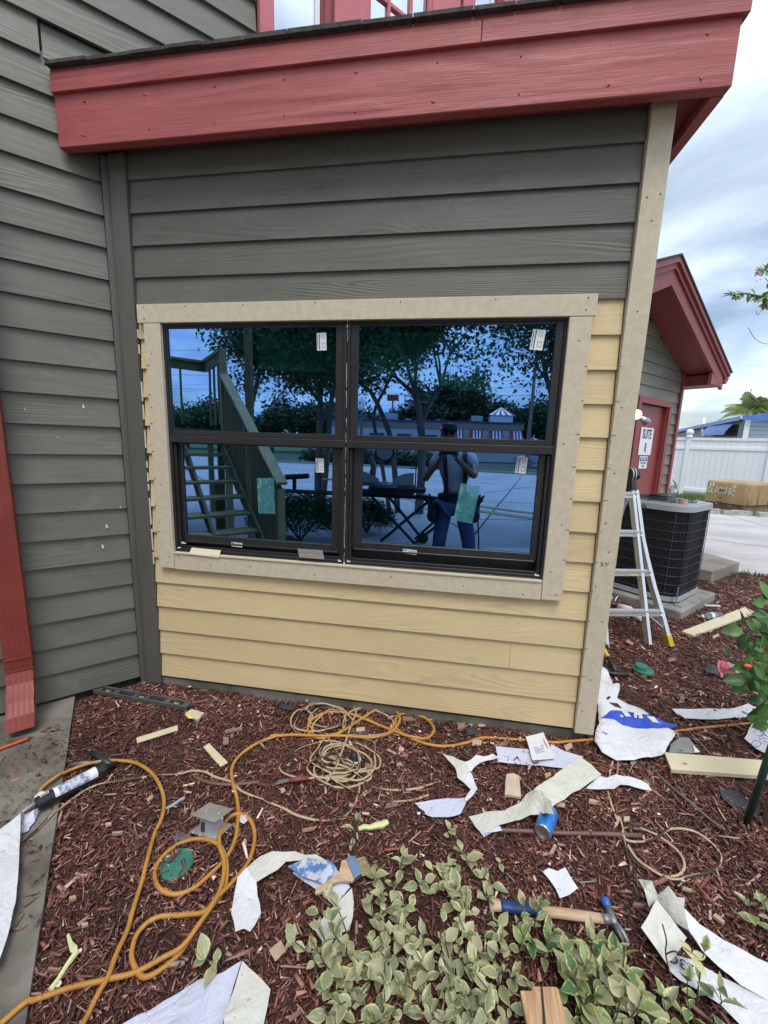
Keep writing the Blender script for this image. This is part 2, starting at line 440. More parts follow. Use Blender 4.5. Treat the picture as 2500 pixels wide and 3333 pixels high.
# fibre cement trim
def trimb(name, a, b_, m=None, nails=()):
    o = MB().box(a, b_).build(name, m or M['fibre'], house); bevel(o, 0.0015, 1)
    if nails:
        k = MB()
        for x, z in nails: k.cyl((x, a[1] - 0.0012, z), (x, a[1] + 0.002, z), 0.0035, n=8)
        k.build('nail_heads', M['nail'], o)
    return o
def wtrim(x, y, yy=-0.022): p = WP(x, y, yy); return p.x, p.z
trimb('corner_trim', (2.427, -0.020, -0.012), (2.520, 0.030, 2.985), nails=[(2.45, 2.52), (2.50, 2.53), (2.48, 2.43), (2.47, 2.07), (2.455, 1.66), (2.46, 1.36), (2.48, 0.98), (2.44, 0.80), (2.49, 0.62), (2.45, 1.12), (2.47, 0.3), (2.45, 0.12)])
MB().box((2.500, 0.032, -0.012), (2.522, 0.12, 2.985)).build('corner_trim', M['fibre'], house)
trimb('window_trim', (0.018, -0.024, 2.055), (2.300, -0.003, 2.147), nails=[(0.06, 2.13), (0.06, 2.075), (0.30, 2.132), (0.62, 2.132), (1.0, 2.135), (1.42, 2.13), (1.86, 2.132), (2.26, 2.13), (2.255, 2.08)])
trimb('window_trim', (0.052, -0.024, 0.712), (0.148, -0.003, 2.052), nails=[(0.07, 1.62), (0.10, 1.2), (0.07, 0.98), (0.12, 0.78), (0.09, 1.9)])
trimb('window_trim', (2.190, -0.024, 0.712), (2.288, -0.003, 2.052), nails=[(2.24, 1.95), (2.22, 1.49), (2.25, 1.1), (2.22, 0.86), (2.26, 0.74)])
trimb('window_trim', (0.151, -0.024, 0.708), (2.187, -0.003, 0.803), nails=[(0.18, 0.785), (0.38, 0.75), (0.62, 0.762), (1.0, 0.745), (1.42, 0.768), (1.8, 0.75), (2.1, 0.73)])
MB().box((0.152, -0.030, 0.803), (2.186, 0.0, 0.810)).build('sill_strip', M['yel_flat'], house)
# ragged old caulk along left edge of the yellow siding
ck = MB()
z = 0.72
while z < 2.05:
    h = rnd.uniform(0.01, 0.06); wv = rnd.uniform(0.002, 0.007)
    if rnd.random() < 0.75: ck.box((0.0 - wv, -0.006, z), (0.004, -0.001, z + h))
    z += h
struct(ck.build('caulk_residue', M['white_cl'], house), 'stuff')
# pencil marks on trims
pm = MB()
for i in range(1, 13):
    zz = i * EX + 0.01
    pm.box((2.425, -0.0212, zz), (2.425 + rnd.uniform(0.008, 0.02), -0.0204, zz + 0.0022))
    if i > 5:
        pm.box((2.287 - rnd.uniform(0.012, 0.022), -0.0252, zz), (2.287, -0.0244, zz + 0.0022))
        pm.box((0.053, -0.0252, zz), (0.053 + rnd.uniform(0.012, 0.022), -0.0244, zz + 0.0022))
struct(pm.build('pencil_marks', M['ink'], house), 'stuff')
def text_obj(body, size, m, parent, loc, rot, name='lettering', ext=0.0004, xs=1.0, align='CENTER', bold=0.0):
    cu = bpy.data.curves.new(name, 'FONT'); cu.body = body; cu.size = size; cu.extrude = ext
    cu.align_x = align; cu.align_y = 'CENTER'; cu.offset = bold
    tmp = bpy.data.objects.new('tmp', cu); COL.objects.link(tmp)
    dg = bpy.context.evaluated_depsgraph_get()
    me = bpy.data.meshes.new_from_object(tmp.evaluated_get(dg)); me.name = name
    bpy.data.objects.remove(tmp); bpy.data.curves.remove(cu)
    me.materials.clear(); me.materials.append(m)
    return place(name, me, parent, loc, rot, (xs, 1, 1))
text_obj('5Y', 0.030, M['ink'], house, (2.468, -0.0206, 0.915), (R(90), 0, 0), 'pencil_marks', 0.0001, 1.3)
# grey painted trim at the inner corner
MB().box((-0.094, -0.013, -0.05), (-0.002, 0.02, 2.86)).build('inner_corner_trim', M['grey_trim'], house)
b = MB(); Mw = Matrix.Translation(W0) @ Matrix.Rotation(WROT, 4, 'Z')
b.box((0.002, -0.024, -0.07), (0.062, 0.02, 2.86), M=Mw); b.build('inner_corner_trim', M['grey_trim'], house)
# ---- wing wall (45 degree), two storeys
EW, ZW = 0.1539, 0.1256
def wclap(s0, s1, z, off=0.0, e=EW, m=None, th=0.016, lean=0.019):
    return clap(s1 - s0, e, lean, th, m or M['grey_wing'], house, wing(s0, off, z), WROT)
k = -1
while ZW + k * EW < 6.6:
    z = ZW + k * EW
    if z < 2.95: wclap(-4.2, 0.0, z)
    elif z < 3.15:
        wclap(-4.2, -0.165, z)
    else:
        if z > 3.30: wclap(-4.2, 0.825, z); wclap(3.085, 4.8, z)
        else: wclap(-4.2, -0.20, z); wclap(-0.19, 4.8, z, -0.012)
    k += 1
b = MB(); b.box((-4.2, 0.030, -0.3), (4.8, 0.2, 6.7), M=Mw); b.build('wing_sheathing', M['sheath'], house)
# paint chips on wing siding
pc = MB()
for (px, py, r_) in ((82, 1332, 2.5), (272, 1323, 5), (348, 1712, 6), (335, 1778, 6), (392, 1651, 3), (108, 2156, 3), (188, 1423, 2)):
    s_, z_ = WG(px, py, 0.003)
    r_ *= 0.0014
    pc.prism([wing(s_ - r_ * .5, 0.004, z_ - r_ * 1.4), wing(s_ + r_ * .7, 0.004, z_ - r_), wing(s_ + r_ * .3, 0.004, z_ + r_ * .6), wing(s_ - r_ * .4, 0.004, z_ + r_ * 1.8), wing(s_ - r_ * .7, 0.004, z_)], WN * 0.0015)
struct(pc.build('paint_chips', M['white_cl'], house), 'stuff')
# upper window band on the wing plane
zt = 6.5; zb = 3.32
def wbox(name, s0, s1, z0, z1, o0, o1, m, parent=house):
    b = MB(); b.box((s0, -o1, z0), (s1, -o0, z1), M=Mw); return b.build(name, m, parent)
wbox('upper_window_trim', 0.832, 0.917, zb, zt, 0.0, 0.045, M['pink'])
wbox('upper_window_trim', 1.320, 1.566, zb, zt, 0.0, 0.040, M['pink'])
wbox('upper_window_trim', 2.125, 2.400, zb, zt, 0.0, 0.040, M['pink'])
wbox('upper_window_trim', 2.440, 2.565, zb, zt, 0.0, 0.030, M['pink'])
wbox('upper_window_trim', 2.880, 3.075, zb, zt, 0.0, 0.045, M['pink'])
for a0, a1 in ((1.235, 1.320), (2.40, 2.44), (2.80, 2.88)):
    wbox('window_jamb', a0, a1, zb, zt, -0.02, 0.012, M['red_flat'])
    wbox('window_jamb', a0 + 0.02, a1 - 0.02, zb, zt, 0.012, 0.026, M['red_flat'])
for a0, a1 in ((0.917, 1.200), (2.565, 2.77)):
    wf = wbox('fixed_window', a1, a1 + 0.03, zb, zt, -0.02, 0.008, M['white_pl'])
    wbox('pane', a0, a1, zb, zt, -0.012, -0.006, M['upglass'], wf)
wf = wbox('casement_window', 1.566, 1.596, zb, zt, 0.0, 0.030, M['pink'])
wbox('sash', 2.100, 2.125, zb, zt, 0.0, 0.030, M['pink'], wf)
wbox('pane', 1.596, 2.100, zb, zt, -0.012, -0.006, M['upglass'], wf)
for s_ in (1.757, 1.950): wbox('muntin', s_ - 0.011, s_ + 0.011, zb, zt, -0.004, 0.014, M['pink'], wf)
for z_ in (4.10, 4.47, 4.84): wbox('muntin', 1.597, 2.099, z_ - 0.011, z_ + 0.011, -0.004, 0.011, M['pink'], wf)
# ---- fascia of the bay
FY = -0.130
b = MB(); b.box((-0.253, FY, 2.822), (2.655, FY + 0.045, 3.09)); fas = b.build('fascia_board', M['red'], house, org=(0, 0, 2.8)); bevel(fas, 0.003, 1)
b = MB(); b.box((-0.250, FY - 0.017, 3.040), (1.72, FY - 0.0005, 3.118)); bevel(b.build('drip_board', M['red'], house), 0.002, 1)
b = MB(); b.box((1.722, FY - 0.017, 3.040), (2.672, FY - 0.0005, 3.118)); bevel(b.build('drip_board', M['red'], house), 0.002, 1)
b = MB(); b.box((-0.250, FY - 0.012, 3.119), (2.668, FY + 0.03, 3.134)); b.build('drip_board', M['red_flat'], house)
b = MB()
x = -0.25
while x < 2.69:
    L = rnd.uniform(0.16, 0.32); x1 = min(x + L, 2.70)
    b.box((x, FY - 0.032 - rnd.uniform(0, 0.006), 3.136 + rnd.uniform(0, 0.003)), (x1 - 0.004, FY + 0.2, 3.150 + rnd.uniform(-0.002, 0.004)), M=None); x = x1
b.build('shingle_edge', M['shingle'], house)
b = MB()
for i in range(9):
    for zz in (2.86, 3.0): b.cyl((-0.1 + i * 0.33 + rnd.uniform(-.02, .02), FY - 0.0012, zz + rnd.uniform(-.01, .01)), (-0.1 + i * 0.33, FY + 0.002, zz), 0.0035, n=8)
b.build('nail_heads', M['red'], fas)
# return fascia on the right
MB().box((2.610, FY + 0.047, 2.822), (2.655, 2.60, 3.09)).build('fascia_board', M['red'], house)
MB().box((2.656, FY + 0.0, 3.040), (2.672, 2.60, 3.134)).build('drip_board', M['red'], house)
# soffits
MB().box((-0.24, FY + 0.046, 2.872), (2.609, -0.0, 2.885)).build('soffit', M['red_flat'], house)
MB().box((2.521, -0.0, 2.872), (2.609, 2.60, 2.885)).build('soffit', M['red_flat'], house)
# low hipped roof over the bay
ap = wing(1.9, 0.0, 3.62)
b = MB(); A = Vector((-0.28, FY - 0.02, 3.15)); B_ = Vector((2.69, FY - 0.02, 3.15)); Cc = Vector((2.69, 2.80, 3.15))
b.add([A, B_, Cc, ap], [(0, 1, 3), (1, 2, 3)]); b.build('bay_roof', M['shingle'], house)

# ---- new double window
XA, XM, XB = 0.148, 1.157, 2.190
def win_unit(x0, x1, gl, gr, lzl, lzr, lz0, lz1):
    """x0..x1 outer frame; gl,gr glass edges of the upper pane; lzl,lzr of the lower one"""
    K = M['black_al']
    f = MB()
    f.box((x0, -0.004, 0.803), (x0 + 0.012, 0.10, 2.055)); f.box((x1 - 0.012, -0.004, 0.803), (x1, 0.10, 2.055))
    f.box((x0 + 0.0125, -0.004, 2.043), (x1 - 0.0125, 0.10, 2.055))
    f.box((x0 + 0.0125, -0.004, 0.803), (x1 - 0.0125, 0.10, 0.815))
    # sill steps and tracks
    f.box((x0 + 0.0125, 0.006, 0.8155), (x1 - 0.0125, 0.10, 0.828)); f.box((x0 + 0.0125, 0.020, 0.8285), (x1 - 0.0125, 0.026, 0.842))
    f.box((x0 + 0.0125, 0.075, 0.8285), (x1 - 0.0125, 0.10, 0.875))
    for s_ in (0, 1):
        xa = x0 + 0.0125 if s_ == 0 else x1 - 0.0125
        for j, (d0, d1) in enumerate(((0.0, 0.006), (0.014, 0.018), (0.0, 0.004))):
            yy = 0.012 + j * 0.022
            xx = xa + (0.016 if s_ == 0 else -0.016)
            f.box((min(xa, xx), yy, 0.829), (max(xa, xx), yy + 0.004, 1.43))
    win = f.build('window', K, house); bevel(win, 0.001, 1)
    # upper sash
    s = MB(); zt0, zt1 = 1.476, 2.0425
    s.box((x0 + 0.013, 0.002, zt0), (gl, 0.03, zt1)); s.box((gr, 0.002, zt0), (x1 - 0.013, 0.03, zt1))
    s.box((gl + 0.0003, 0.002, 2.034), (gr - 0.0003, 0.03, zt1)); s.box((gl + 0.0003, 0.002, zt0), (gr - 0.0003, 0.03, 1.504))
    bevel(s.build('upper_sash', K, win), 0.002, 1)
    s = MB(); s.box((x0 + 0.005, -0.007, 1.436), (x1 - 0.005, 0.028, 1.4755)); bevel(s.build('meeting_rail', K, win), 0.003, 2)
    s = MB(); s.box((gl - 0.004, 0.012, 1.500), (gr + 0.004, 0.0155, 2.038)); s.build('pane', M['coated'], win)
    # lower sash
    s = MB(); zb0, zb1 = lz0 - 0.040, lz1 + 0.03
    sa, sb = x0 + 0.030, x1 - 0.030
    s.box((sa, 0.032, zb0), (lzl, 0.062, zb1)); s.box((lzr, 0.032, zb0), (sb, 0.062, zb1))
    s.box((lzl + 0.0003, 0.032, lz1), (lzr - 0.0003, 0.062, zb1)); s.box((lzl + 0.0003, 0.032, zb0), (lzr - 0.0003, 0.062, lz0))
    s.box((sa + 0.01, 0.028, zb0 - 0.006), (sb - 0.01, 0.036, zb0 + 0.003))
    bevel(s.build('lower_sash', K, win), 0.002, 1)
    s = MB(); s.box((lzl - 0.004, 0.042, lz0 - 0.004), (lzr + 0.004, 0.0455, lz1 + 0.004)); s.build('pane', M['coated'], win)
    return win
w1 = win_unit(XA, XM - 0.004, 0.166, 1.098, 0.197, 1.075, 0.905, 1.430)
w2 = win_unit(XM + 0.004, XB, 1.213, 2.142, 1.241, 2.128, 0.932, 1.435)
M['barcode'] = M['ink']; M['teal'] = None
def sticker(win, px, py, wpx, hpx, y, tilt, kind):
    p = WP(px, py, y); s = (y - CP.y) / FPX * 0.985
    W_, H_ = wpx * s, hpx * s
    Mx = Matrix.Translation(p) @ Matrix.Rotation(tilt, 4, 'Y')
    b = MB(); b.box((-W_ / 2, -0.0006, -H_ / 2), (W_ / 2, 0, H_ / 2), M=Mx)
    st = b.build('label_sticker', M['paper'], win)
    k = MB()
    def bx(x0, z0, x1, z1): k.box((x0 * W_ / 2, -0.0010, z0 * H_ / 2), (x1 * W_ / 2, -0.0007, z1 * H_ / 2), M=Mx)
    if kind == 'v':
        z = -0.75
        while z < 0.75:
            h = rnd.uniform(0.02, 0.06); bx(-0.88, z, -0.70, z + h); z += h + rnd.uniform(0.02, 0.05)
        bx(-0.52, -0.92, -0.36, 0.92)
        for x in (0.0, 0.3, 0.6): bx(x, 0.3, x + 0.05, 0.85)
        for a in ((0.05, -0.7, 0.75, -0.66), (0.05, -0.2, 0.75, -0.16), (0.05, -0.7, 0.1, -0.16), (0.70, -0.7, 0.75, -0.16)): bx(*a)
    else:
        bx(-0.92, 0.25, -0.45, 0.75); x = -0.25
        while x < 0.85: ww = rnd.uniform(0.01, 0.035); bx(x, 0.0, x + ww, 0.7); x += ww + 0.03
        bx(-0.8, -0.4, 0.5, -0.3)
    k.build('barcode', M['ink'], win)
sticker(w1, 1047, 1112, 32, 54, 0.0105, R(-2), 'v'); sticker(w1, 1041, 1515, 29, 48, 0.0405, R(-1.5), 'v')
sticker(w2, 1750, 1106, 37, 58, 0.0105, R(6), 'v'); sticker(w2, 1697, 1514, 33, 52, 0.0405, R(4), 'v')
sticker(w1, 771, 1773, 42, 16, 0.0312, R(2.5), 'h'); sticker(w2, 1334, 1796, 47, 16, 0.0312, R(3), 'h')
def film_mat():
    m, t, b, o = newmat('teal_film'); t.nodes.remove(b)
    g = t.nodes.new('ShaderNodeBsdfGlossy'); g.inputs['Color'].default_value = (0.05, 0.11, 0.2, 1); g.inputs['Roughness'].default_value = 0.05
    d = t.nodes.new('ShaderNodeBsdfDiffuse')
    v = tex_vec(t, (1, 1, 1)); c = ramp(t, noise_n(t, v, 9, 3, 0.5, 2.5), [(0.35, (0.04, 0.14, 0.17)), (0.56, (0.06, 0.20, 0.23)), (0.62, (0.13, 0.30, 0.33))])
    t.links.new(c, d.inputs['Color'])
    a = t.nodes.new('ShaderNodeAddShader'); t.links.new(g.outputs[0], a.inputs[0]); t.links.new(d.outputs[0], a.inputs[1])
    t.links.new(a.outputs[0], o.inputs[0]); return m
M['teal'] = film_mat()
for win, quad in ((w1, [(836, 1556), (891, 1556), (896, 1672), (842, 1671)]), (w2, [(1501, 1572), (1563, 1584), (1537, 1705), (1476, 1693)])):
    b = MB(); b.prism([WP(x, y, 0.0415) for x, y in quad][::-1], (0, -0.0006, 0)); b.build('film_label', M['teal'], win)
# mullion joint with torn caulk
b = MB(); b.box((XM - 0.0038, 0.004, 0.803), (XM + 0.0038, 0.05, 2.055)); b.build('mullion', M['black_al'], house)
b = MB(); z = 0.81
while z < 2.05:
    h = rnd.uniform(0.004, 0.03); x = XM + rnd.uniform(-0.0025, 0.0015); ww = rnd.uniform(0.0008, 0.002)
    if rnd.random() < 0.8: b.box((x, -0.002, z), (x + ww, 0.0045, z + h))
    z += h
for x, z in ((XM, 2.03), (XM, 0.815)): b.ball((x, 0.0, z), 0.006, 6, 4)
b.build('caulk_bead', M['white_cl'], house)
b = MB()
for x, z in ((0.165, 0.832), (1.135, 0.826), (1.18, 0.828), (2.165, 0.83), (0.20, 0.862)):
    b.box((x - 0.012, -0.003, z - 0.004), (x + 0.010, 0.008, z)); b.box((x - 0.012, -0.003, z), (x - 0.006, 0.006, z + 0.006))
b.build('corner_plugs', M['white_cl'], house)
# room behind the glass and pleated blinds
b = MB()
b.add([(0.05, 0.11, 0.6), (2.4, 0.11, 0.6), (2.4, 0.11, 2.3), (0.05, 0.11, 2.3), (0.05, 2.0, 0.6), (2.4, 2.0, 0.6), (2.4, 2.0, 2.3), (0.05, 2.0, 2.3)],
      [(4, 5, 6, 7), (0, 1, 5, 4), (3, 7, 6, 2), (0, 4, 7, 3), (1, 2, 6, 5)])
b.build('room', M['interior'], house)
for x0, x1, zl, zr in ((0.62, 1.10, 1.86, 1.84), (1.19, 2.00, 1.86, 1.72)):
    b = MB(); nS = 11
    for i in range(nS):
        t_ = i / nS
        za, zb_ = 2.03 - (2.03 - zl) * t_ * 1.0, 2.03 - (2.03 - zr) * t_
        ya = 0.12 + (0.012 if i % 2 else 0)
        b.add([(x0, ya, za), (x1, ya, zb_), (x1, 0.135 - (ya - 0.12), zb_ - (2.03 - zr) / nS), (x0, 0.135 - (ya - 0.12), za - (2.03 - zl) / nS)], [(0, 1, 2, 3)])
    b.bar((x0, 0.128, zl), (x1, 0.128, zr), 0.03, 0.02)
    b.build('blind', M['blind'], house)

# ---- far gable end on the same plane
EG = 0.167
door_s0, door_s1 = 6.31, 7.50
def soff(s): return 3.51 - 0.385 * abs(s - 5.88)
k = 0
z = 1.594 - EG * 9
while z < 3.5:
    lim = 7.80
    # clip boards under the rake
    def endat(zz): return min(lim, 5.88 + (3.51 - zz) / 0.385)
    e_ = endat(z + EG * 0.4)
    if z < 2.165:
        wclap(4.8, door_s0 - 0.002, z, 0, EG, M['grey_wing'], 0.016, 0.019); wclap(door_s1 + 0.002, e_, z, 0, EG, M['grey_wing'], 0.016, 0.019)
    else: wclap(4.8, e_, z, 0, EG, M['grey_wing'], 0.016, 0.019)
    z += EG
b = MB()
for pts in ([(4.8, -0.2), (6.405, -0.2), (6.405, 2.165), (4.8, 2.165)], [(7.407, -0.2), (7.86, -0.2), (7.86, 2.165), (7.407, 2.165)], [(4.8, 2.166), (7.86, 2.166), (7.86, soff(7.86)), (5.88, 3.50), (4.8, soff(4.8))]):
    b.prism([Mw @ Vector((s_, 0.032, z_)) for s_, z_ in pts], Mw.to_3x3() @ Vector((0, 0.15, 0)))
b.build('gable_wall', M['sheath'], house)
wbox('corner_board', 7.802, 7.885, -0.05, 2.74, -0.02, 0.022, M['red_flat'])
wbox('side_wall', 7.84, 7.885, -0.05, 2.74, -4.0, -0.025, M['red_flat'])
# rake boards, soffit, roof
def slab(name, pts, o0, o1, m):
    b = MB(); b.prism([wing(s_, o1, z_) for s_, z_ in pts], -WN * (o1 - o0)); return b.build(name, m, house)
RS = 0.415
def rk(s, d): return 3.52 - RS * abs(s - 5.88) + d
for s_end, nm in ((8.33, 0), (3.43, 1)):
    se = s_end
    slab('rake_board', [(5.88, rk(5.88, 0)), (se, rk(se, 0)), (se, rk(se, 0.20)), (5.88, rk(5.88, 0.20))], 0.355, 0.40, M['dark_red'])
    slab('rake_board', [(5.88, rk(5.88, 0.185)), (se + 0.08 * (1 if nm == 0 else -1), rk(se + 0.08, 0.185)), (se + 0.08 * (1 if nm == 0 else -1), rk(se + 0.08, 0.25)), (5.88, rk(5.88, 0.25))], 0.401, 0.425, M['red_flat'])
    slab('rake_board', [(5.88, rk(5.88, 0.252)), (se + 0.1 * (1 if nm == 0 else -1), rk(se + 0.1, 0.252)), (se + 0.1 * (1 if nm == 0 else -1), rk(se + 0.1, 0.32)), (5.88, rk(5.88, 0.32))], 0.401, 0.455, M['dark_red'])
    slab('soffit', [(5.88, rk(5.88, 0.05)), (se, rk(se, 0.05)), (se, rk(se, 0.07)), (5.88, rk(5.88, 0.07))], -4.0, 0.354, M['red_flat'])
    slab('roof', [(5.88, rk(5.88, 0.322)), (se + 0.13 * (1 if nm == 0 else -1), rk(se + 0.13, 0.322)), (se + 0.13 * (1 if nm == 0 else -1), rk(se + 0.13, 0.345)), (5.88, rk(5.88, 0.345))], -4.0, 0.47, M['shingle'])
# box return at the eave and the gutter end
slab('eave_return', [(7.79, 2.545), (8.33, 2.545), (8.33, rk(8.33, 0.02)), (7.79, rk(7.79, -0.02))], 0.352, 0.398, M['red_flat'])
slab('eave_return', [(7.90, 2.545), (8.33, 2.545), (8.33, 2.56), (7.90, 2.56)], -4.0, 0.351, M['red_flat'])
slab('eave_return', [(7.89, 2.56), (7.93, 2.56), (7.93, 2.70), (7.89, 2.70)], 0.0, 0.351, M['red_flat'])
slab('gutter', [(8.335, 2.60), (8.42, 2.60), (8.50, 2.68), (8.50, 2.76), (8.335, 2.76)], -4.0, 0.42, M['red_flat'])
# door
wbox('door_trim', 6.31, 7.50, 2.17, 2.262, 0.0, 0.028, M['red_flat'])
wbox('door_trim', 6.31, 6.405, 0.08, 2.168, 0.0, 0.026, M['red_flat'])
wbox('door_trim', 7.405, 7.50, 0.08, 2.168, 0.0, 0.026, M['red_flat'])
wbox('door_trim', 6.405, 6.44, 0.08, 2.168, -0.10, -0.0, M['red_flat']); wbox('door_trim', 7.372, 7.405, 0.08, 2.168, -0.10, 0.0, M['red_flat'])
door = wbox('door', 6.44, 7.372, 0.085, 2.160, -0.09, -0.05, M['red_door'])
for z_ in (1.93, 1.45, 0.5): wbox('hinge', 7.362, 7.380, z_, z_ + 0.11, -0.052, -0.035, M['red_flat'], door)
M['sign_blue'] = mat('sign_blue', (0.03, 0.06, 0.35), 0.5)
def wtext(body, size, s_, z_, off, m, parent, name='lettering', xs=1.0, bold=0.0):
    return text_obj(body, size, m, parent, wing(s_, off, z_), (R(90), 0, WROT), name, 0.0005, xs, bold=bold)
sgn = wbox('suite_sign', 6.66, 7.10, 1.41, 1.83, -0.046, -0.040, M['white_pl'], door)
wtext('SUITE', 0.20, 6.88, 1.725, -0.0385, M['ink'], door, 'sign_lettering', 0.62, 0.004)
wtext('R', 0.20, 6.88, 1.515, -0.0385, M['ink'], door, 'sign_lettering', 0.62, 0.004)
wbox('notice_sign', 6.74, 7.02, 1.20, 1.39, -0.046, -0.041, M['white_pl'], door)
wbox('notice_band', 6.755, 7.005, 1.315, 1.375, -0.0405, -0.0395, M['sign_blue'], door)
wtext('NOTICE', 0.055, 6.88, 1.345, -0.039, M['white_pl'], door, 'sign_lettering', 0.95, 0.001)
wtext('EMPLOYEES', 0.042, 6.88, 1.283, -0.039, M['ink'], door, 'sign_lettering', 0.95)
wtext('ONLY', 0.042, 6.88, 1.235, -0.039, M['ink'], door, 'sign_lettering', 0.95)
# twin flood lamp beside the door: one bulb lit, one off
M['bulb_on'] = mat('lit_bulb', (1, 0.9, 0.7), 0.4, emit=(1.0, 0.78, 0.42), es=4.5)
M['bulb_off'] = mat('unlit_flood_bulb', (0.35, 0.36, 0.38), 0.15, 0.6)
lf = MB(); pL = Vector(WP(2074, 1349, 0)); 
q = onplane(2066, 1352, W0 + WN * 0.10, WN)
lf.box((-0.05, -0.02, -0.05), (0.05, 0.02, 0.05), M=Matrix.Translation(wing((q - W0).dot(WD) - 0.10, 0.02, q.z + 0.02)) @ Matrix.Rotation(WROT, 4, 'Z'))
q2 = onplane(2101, 1370, W0 + WN * 0.2, WN); q1 = onplane(2072, 1349, W0 + WN * 0.2, WN)
lf.tube([wing((q - W0).dot(WD) - 0.10, 0.02, q.z + 0.02), q1], 0.02, 8); lf.tube([q1, q2], 0.018, 8)
lamp = lf.build('flood_lamp', M['white_pl'], house)
MB().ball(q1, 0.062, 16, 10).build('lit_bulb', M['bulb_on'], lamp, smooth=True)
ax = (WN * 0.4 + WD * 0.5 + Vector((0, 0, -0.5))).normalized(); Mq = Matrix.Translation(q2) @ ax.to_track_quat('Z', 'Y').to_matrix().to_4x4()
MB().lathe([(0.02, -0.08), (0.035, -0.06), (0.055, 0.0), (0.06, 0.03), (0.05, 0.045), (0.001, 0.05)], 18, Mq).build('unlit_bulb', M['bulb_off'], lamp, smooth=True)
# ---- red downspout on the wing wall
def dsp():
    sL, zL = WG(45, 2140, 0.09); sR, zR = WG(102, 2140, 0.09); sU, zU = WG(0, 1395, 0.09)
    wd = 0.105; s1 = sR; s0 = s1 - wd
    g = MB()
    zbot = 0.26
    # corrugated rectangular pipe: zig-zag outline
    def ring(s0_, s1_, o0, o1, n=5, d=0.0025):
        pts = []
        for i in range(n * 2 + 1): pts.append((s0_ + (s1_ - s0_) * i / (2 * n), o1 - (d if i % 2 else 0)))
        for i in range(1, 5): pts.append((s1_ - (0.003 if i % 2 else 0), o1 + (o0 - o1) * i / 5))
        pts += [(s1_, o0), (s0_, o0)]
        return pts
    path = [(3.4, 0.0, 0.0), (zbot, 0.0, 0.0), (0.235, 0.0, 0.0), (0.21, 0.004, 0.01), (0.175, 0.010, 0.03), (0.14, 0.02, 0.055), (0.105, 0.03, 0.085), (0.05, 0.035, 0.13), (-0.01, 0.035, 0.165)]
    rings = []
    for i, (z_, gr_, o_) in enumerate(path):
        e_ = 0.003 if 1 <= i <= 7 and i % 2 else 0.0
        rings.append([wing(a, 0.012 + b_ + o_, z_) for a, b_ in ring(s0 - e_, s1 + e_, 0.0, 0.078 + e_)])
    n = len(rings[0])
    vs = [p for r_ in rings for p in r_]
    fs = [(i * n + k, i * n + (k + 1) % n, (i + 1) * n + (k + 1) % n, (i + 1) * n + k) for i in range(len(rings) - 1) for k in range(n)]
    g.add(vs, fs)
    d = g.build('downspout', M['red_pipe'], house)
    for z_ in (0.30, 0.235):
        b = MB(); b.prism([wing(s0 - 0.005, 0.01, z_), wing(s1 + 0.005, 0.01, z_), wing(s1 + 0.005, 0.097, z_), wing(s0 - 0.005, 0.097, z_)], (0, 0, 0.006))
        b.build('joint_band', M['red_pipe'], d)
M['red_pipe'] = mat('red_metal_downspout', (0.22, 0.040, 0.030), 0.38, 0.0, col2=(0.28, 0.052, 0.040), nscale=5, bs=18, bstr=0.12)
dsp()

# ------------------------------------------------------------------ ground, slabs, mulch
def flat(name, pts, z, m, thick=0.0, kind='structure'):
    b = MB()
    if thick: b.prism([(p[0], p[1], z - thick) for p in pts], (0, 0, thick))
    else: b.add([(p[0], p[1], z) for p in pts], [tuple(range(len(pts)))])
    o = b.build(name, m, org=(pts[0][0], pts[0][1], z)); struct(o, kind); return o
flat('ground', [(-300, -300), (300, -300), (300, 300), (-300, 300)], -0.145, M['grass'])
# concrete driveway on the right, up to the fence
M['drive'] = mat('pale_concrete_drive', (0.36, 0.34, 0.35), 0.85, col2=(0.55, 0.53, 0.54), nscale=0.9, nrange=(0.3, 0.7), bs=22, bstr=0.3, stretch=(1, 1.6, 1))
driveway = flat('driveway', [(4.6, 3.95), (5.565, 3.722), (5.83, 3.66), (7.6, 3.45), (14.0, 2.0), (15.5, 7.2), (9.0, 9.6), (7.2, 9.9)], -0.082, M['drive'], 0.05)
b = MB(); b.bar((5.9, 6.35, -0.080), (9.5, 4.0, -0.080), 0.014, 0.004); b.bar((8.2, 3.4, -0.080), (8.9, 9.6, -0.080), 0.014, 0.004); b.build('expansion_joint', M['conc_dark'], driveway)
stoop = flat('stoop', [(4.90, 3.14), (5.55, 3.70), (5.15, 4.9), (3.9, 4.3), (3.9, 4.0)], 0.065, mat('stoop_concrete', (0.20, 0.18, 0.15), 0.85, col2=(0.32, 0.29, 0.25), nscale=3, bs=60, bstr=0.4), 0.16)
# dirty concrete path leaving the wing wall on the left
path = flat('path', [(-0.44, -0.175), (0.075, -0.735), (0.70, -1.42), (1.2, -1.95), (-0.8, -3.9), (-2.5, -2.15)], -0.050, mat('dirty_path_concrete', (0.085, 0.07, 0.055), 0.85, col2=(0.22, 0.205, 0.18), nscale=3.6, nrange=(0.34, 0.60), bs=60, bstr=0.5), 0.10)
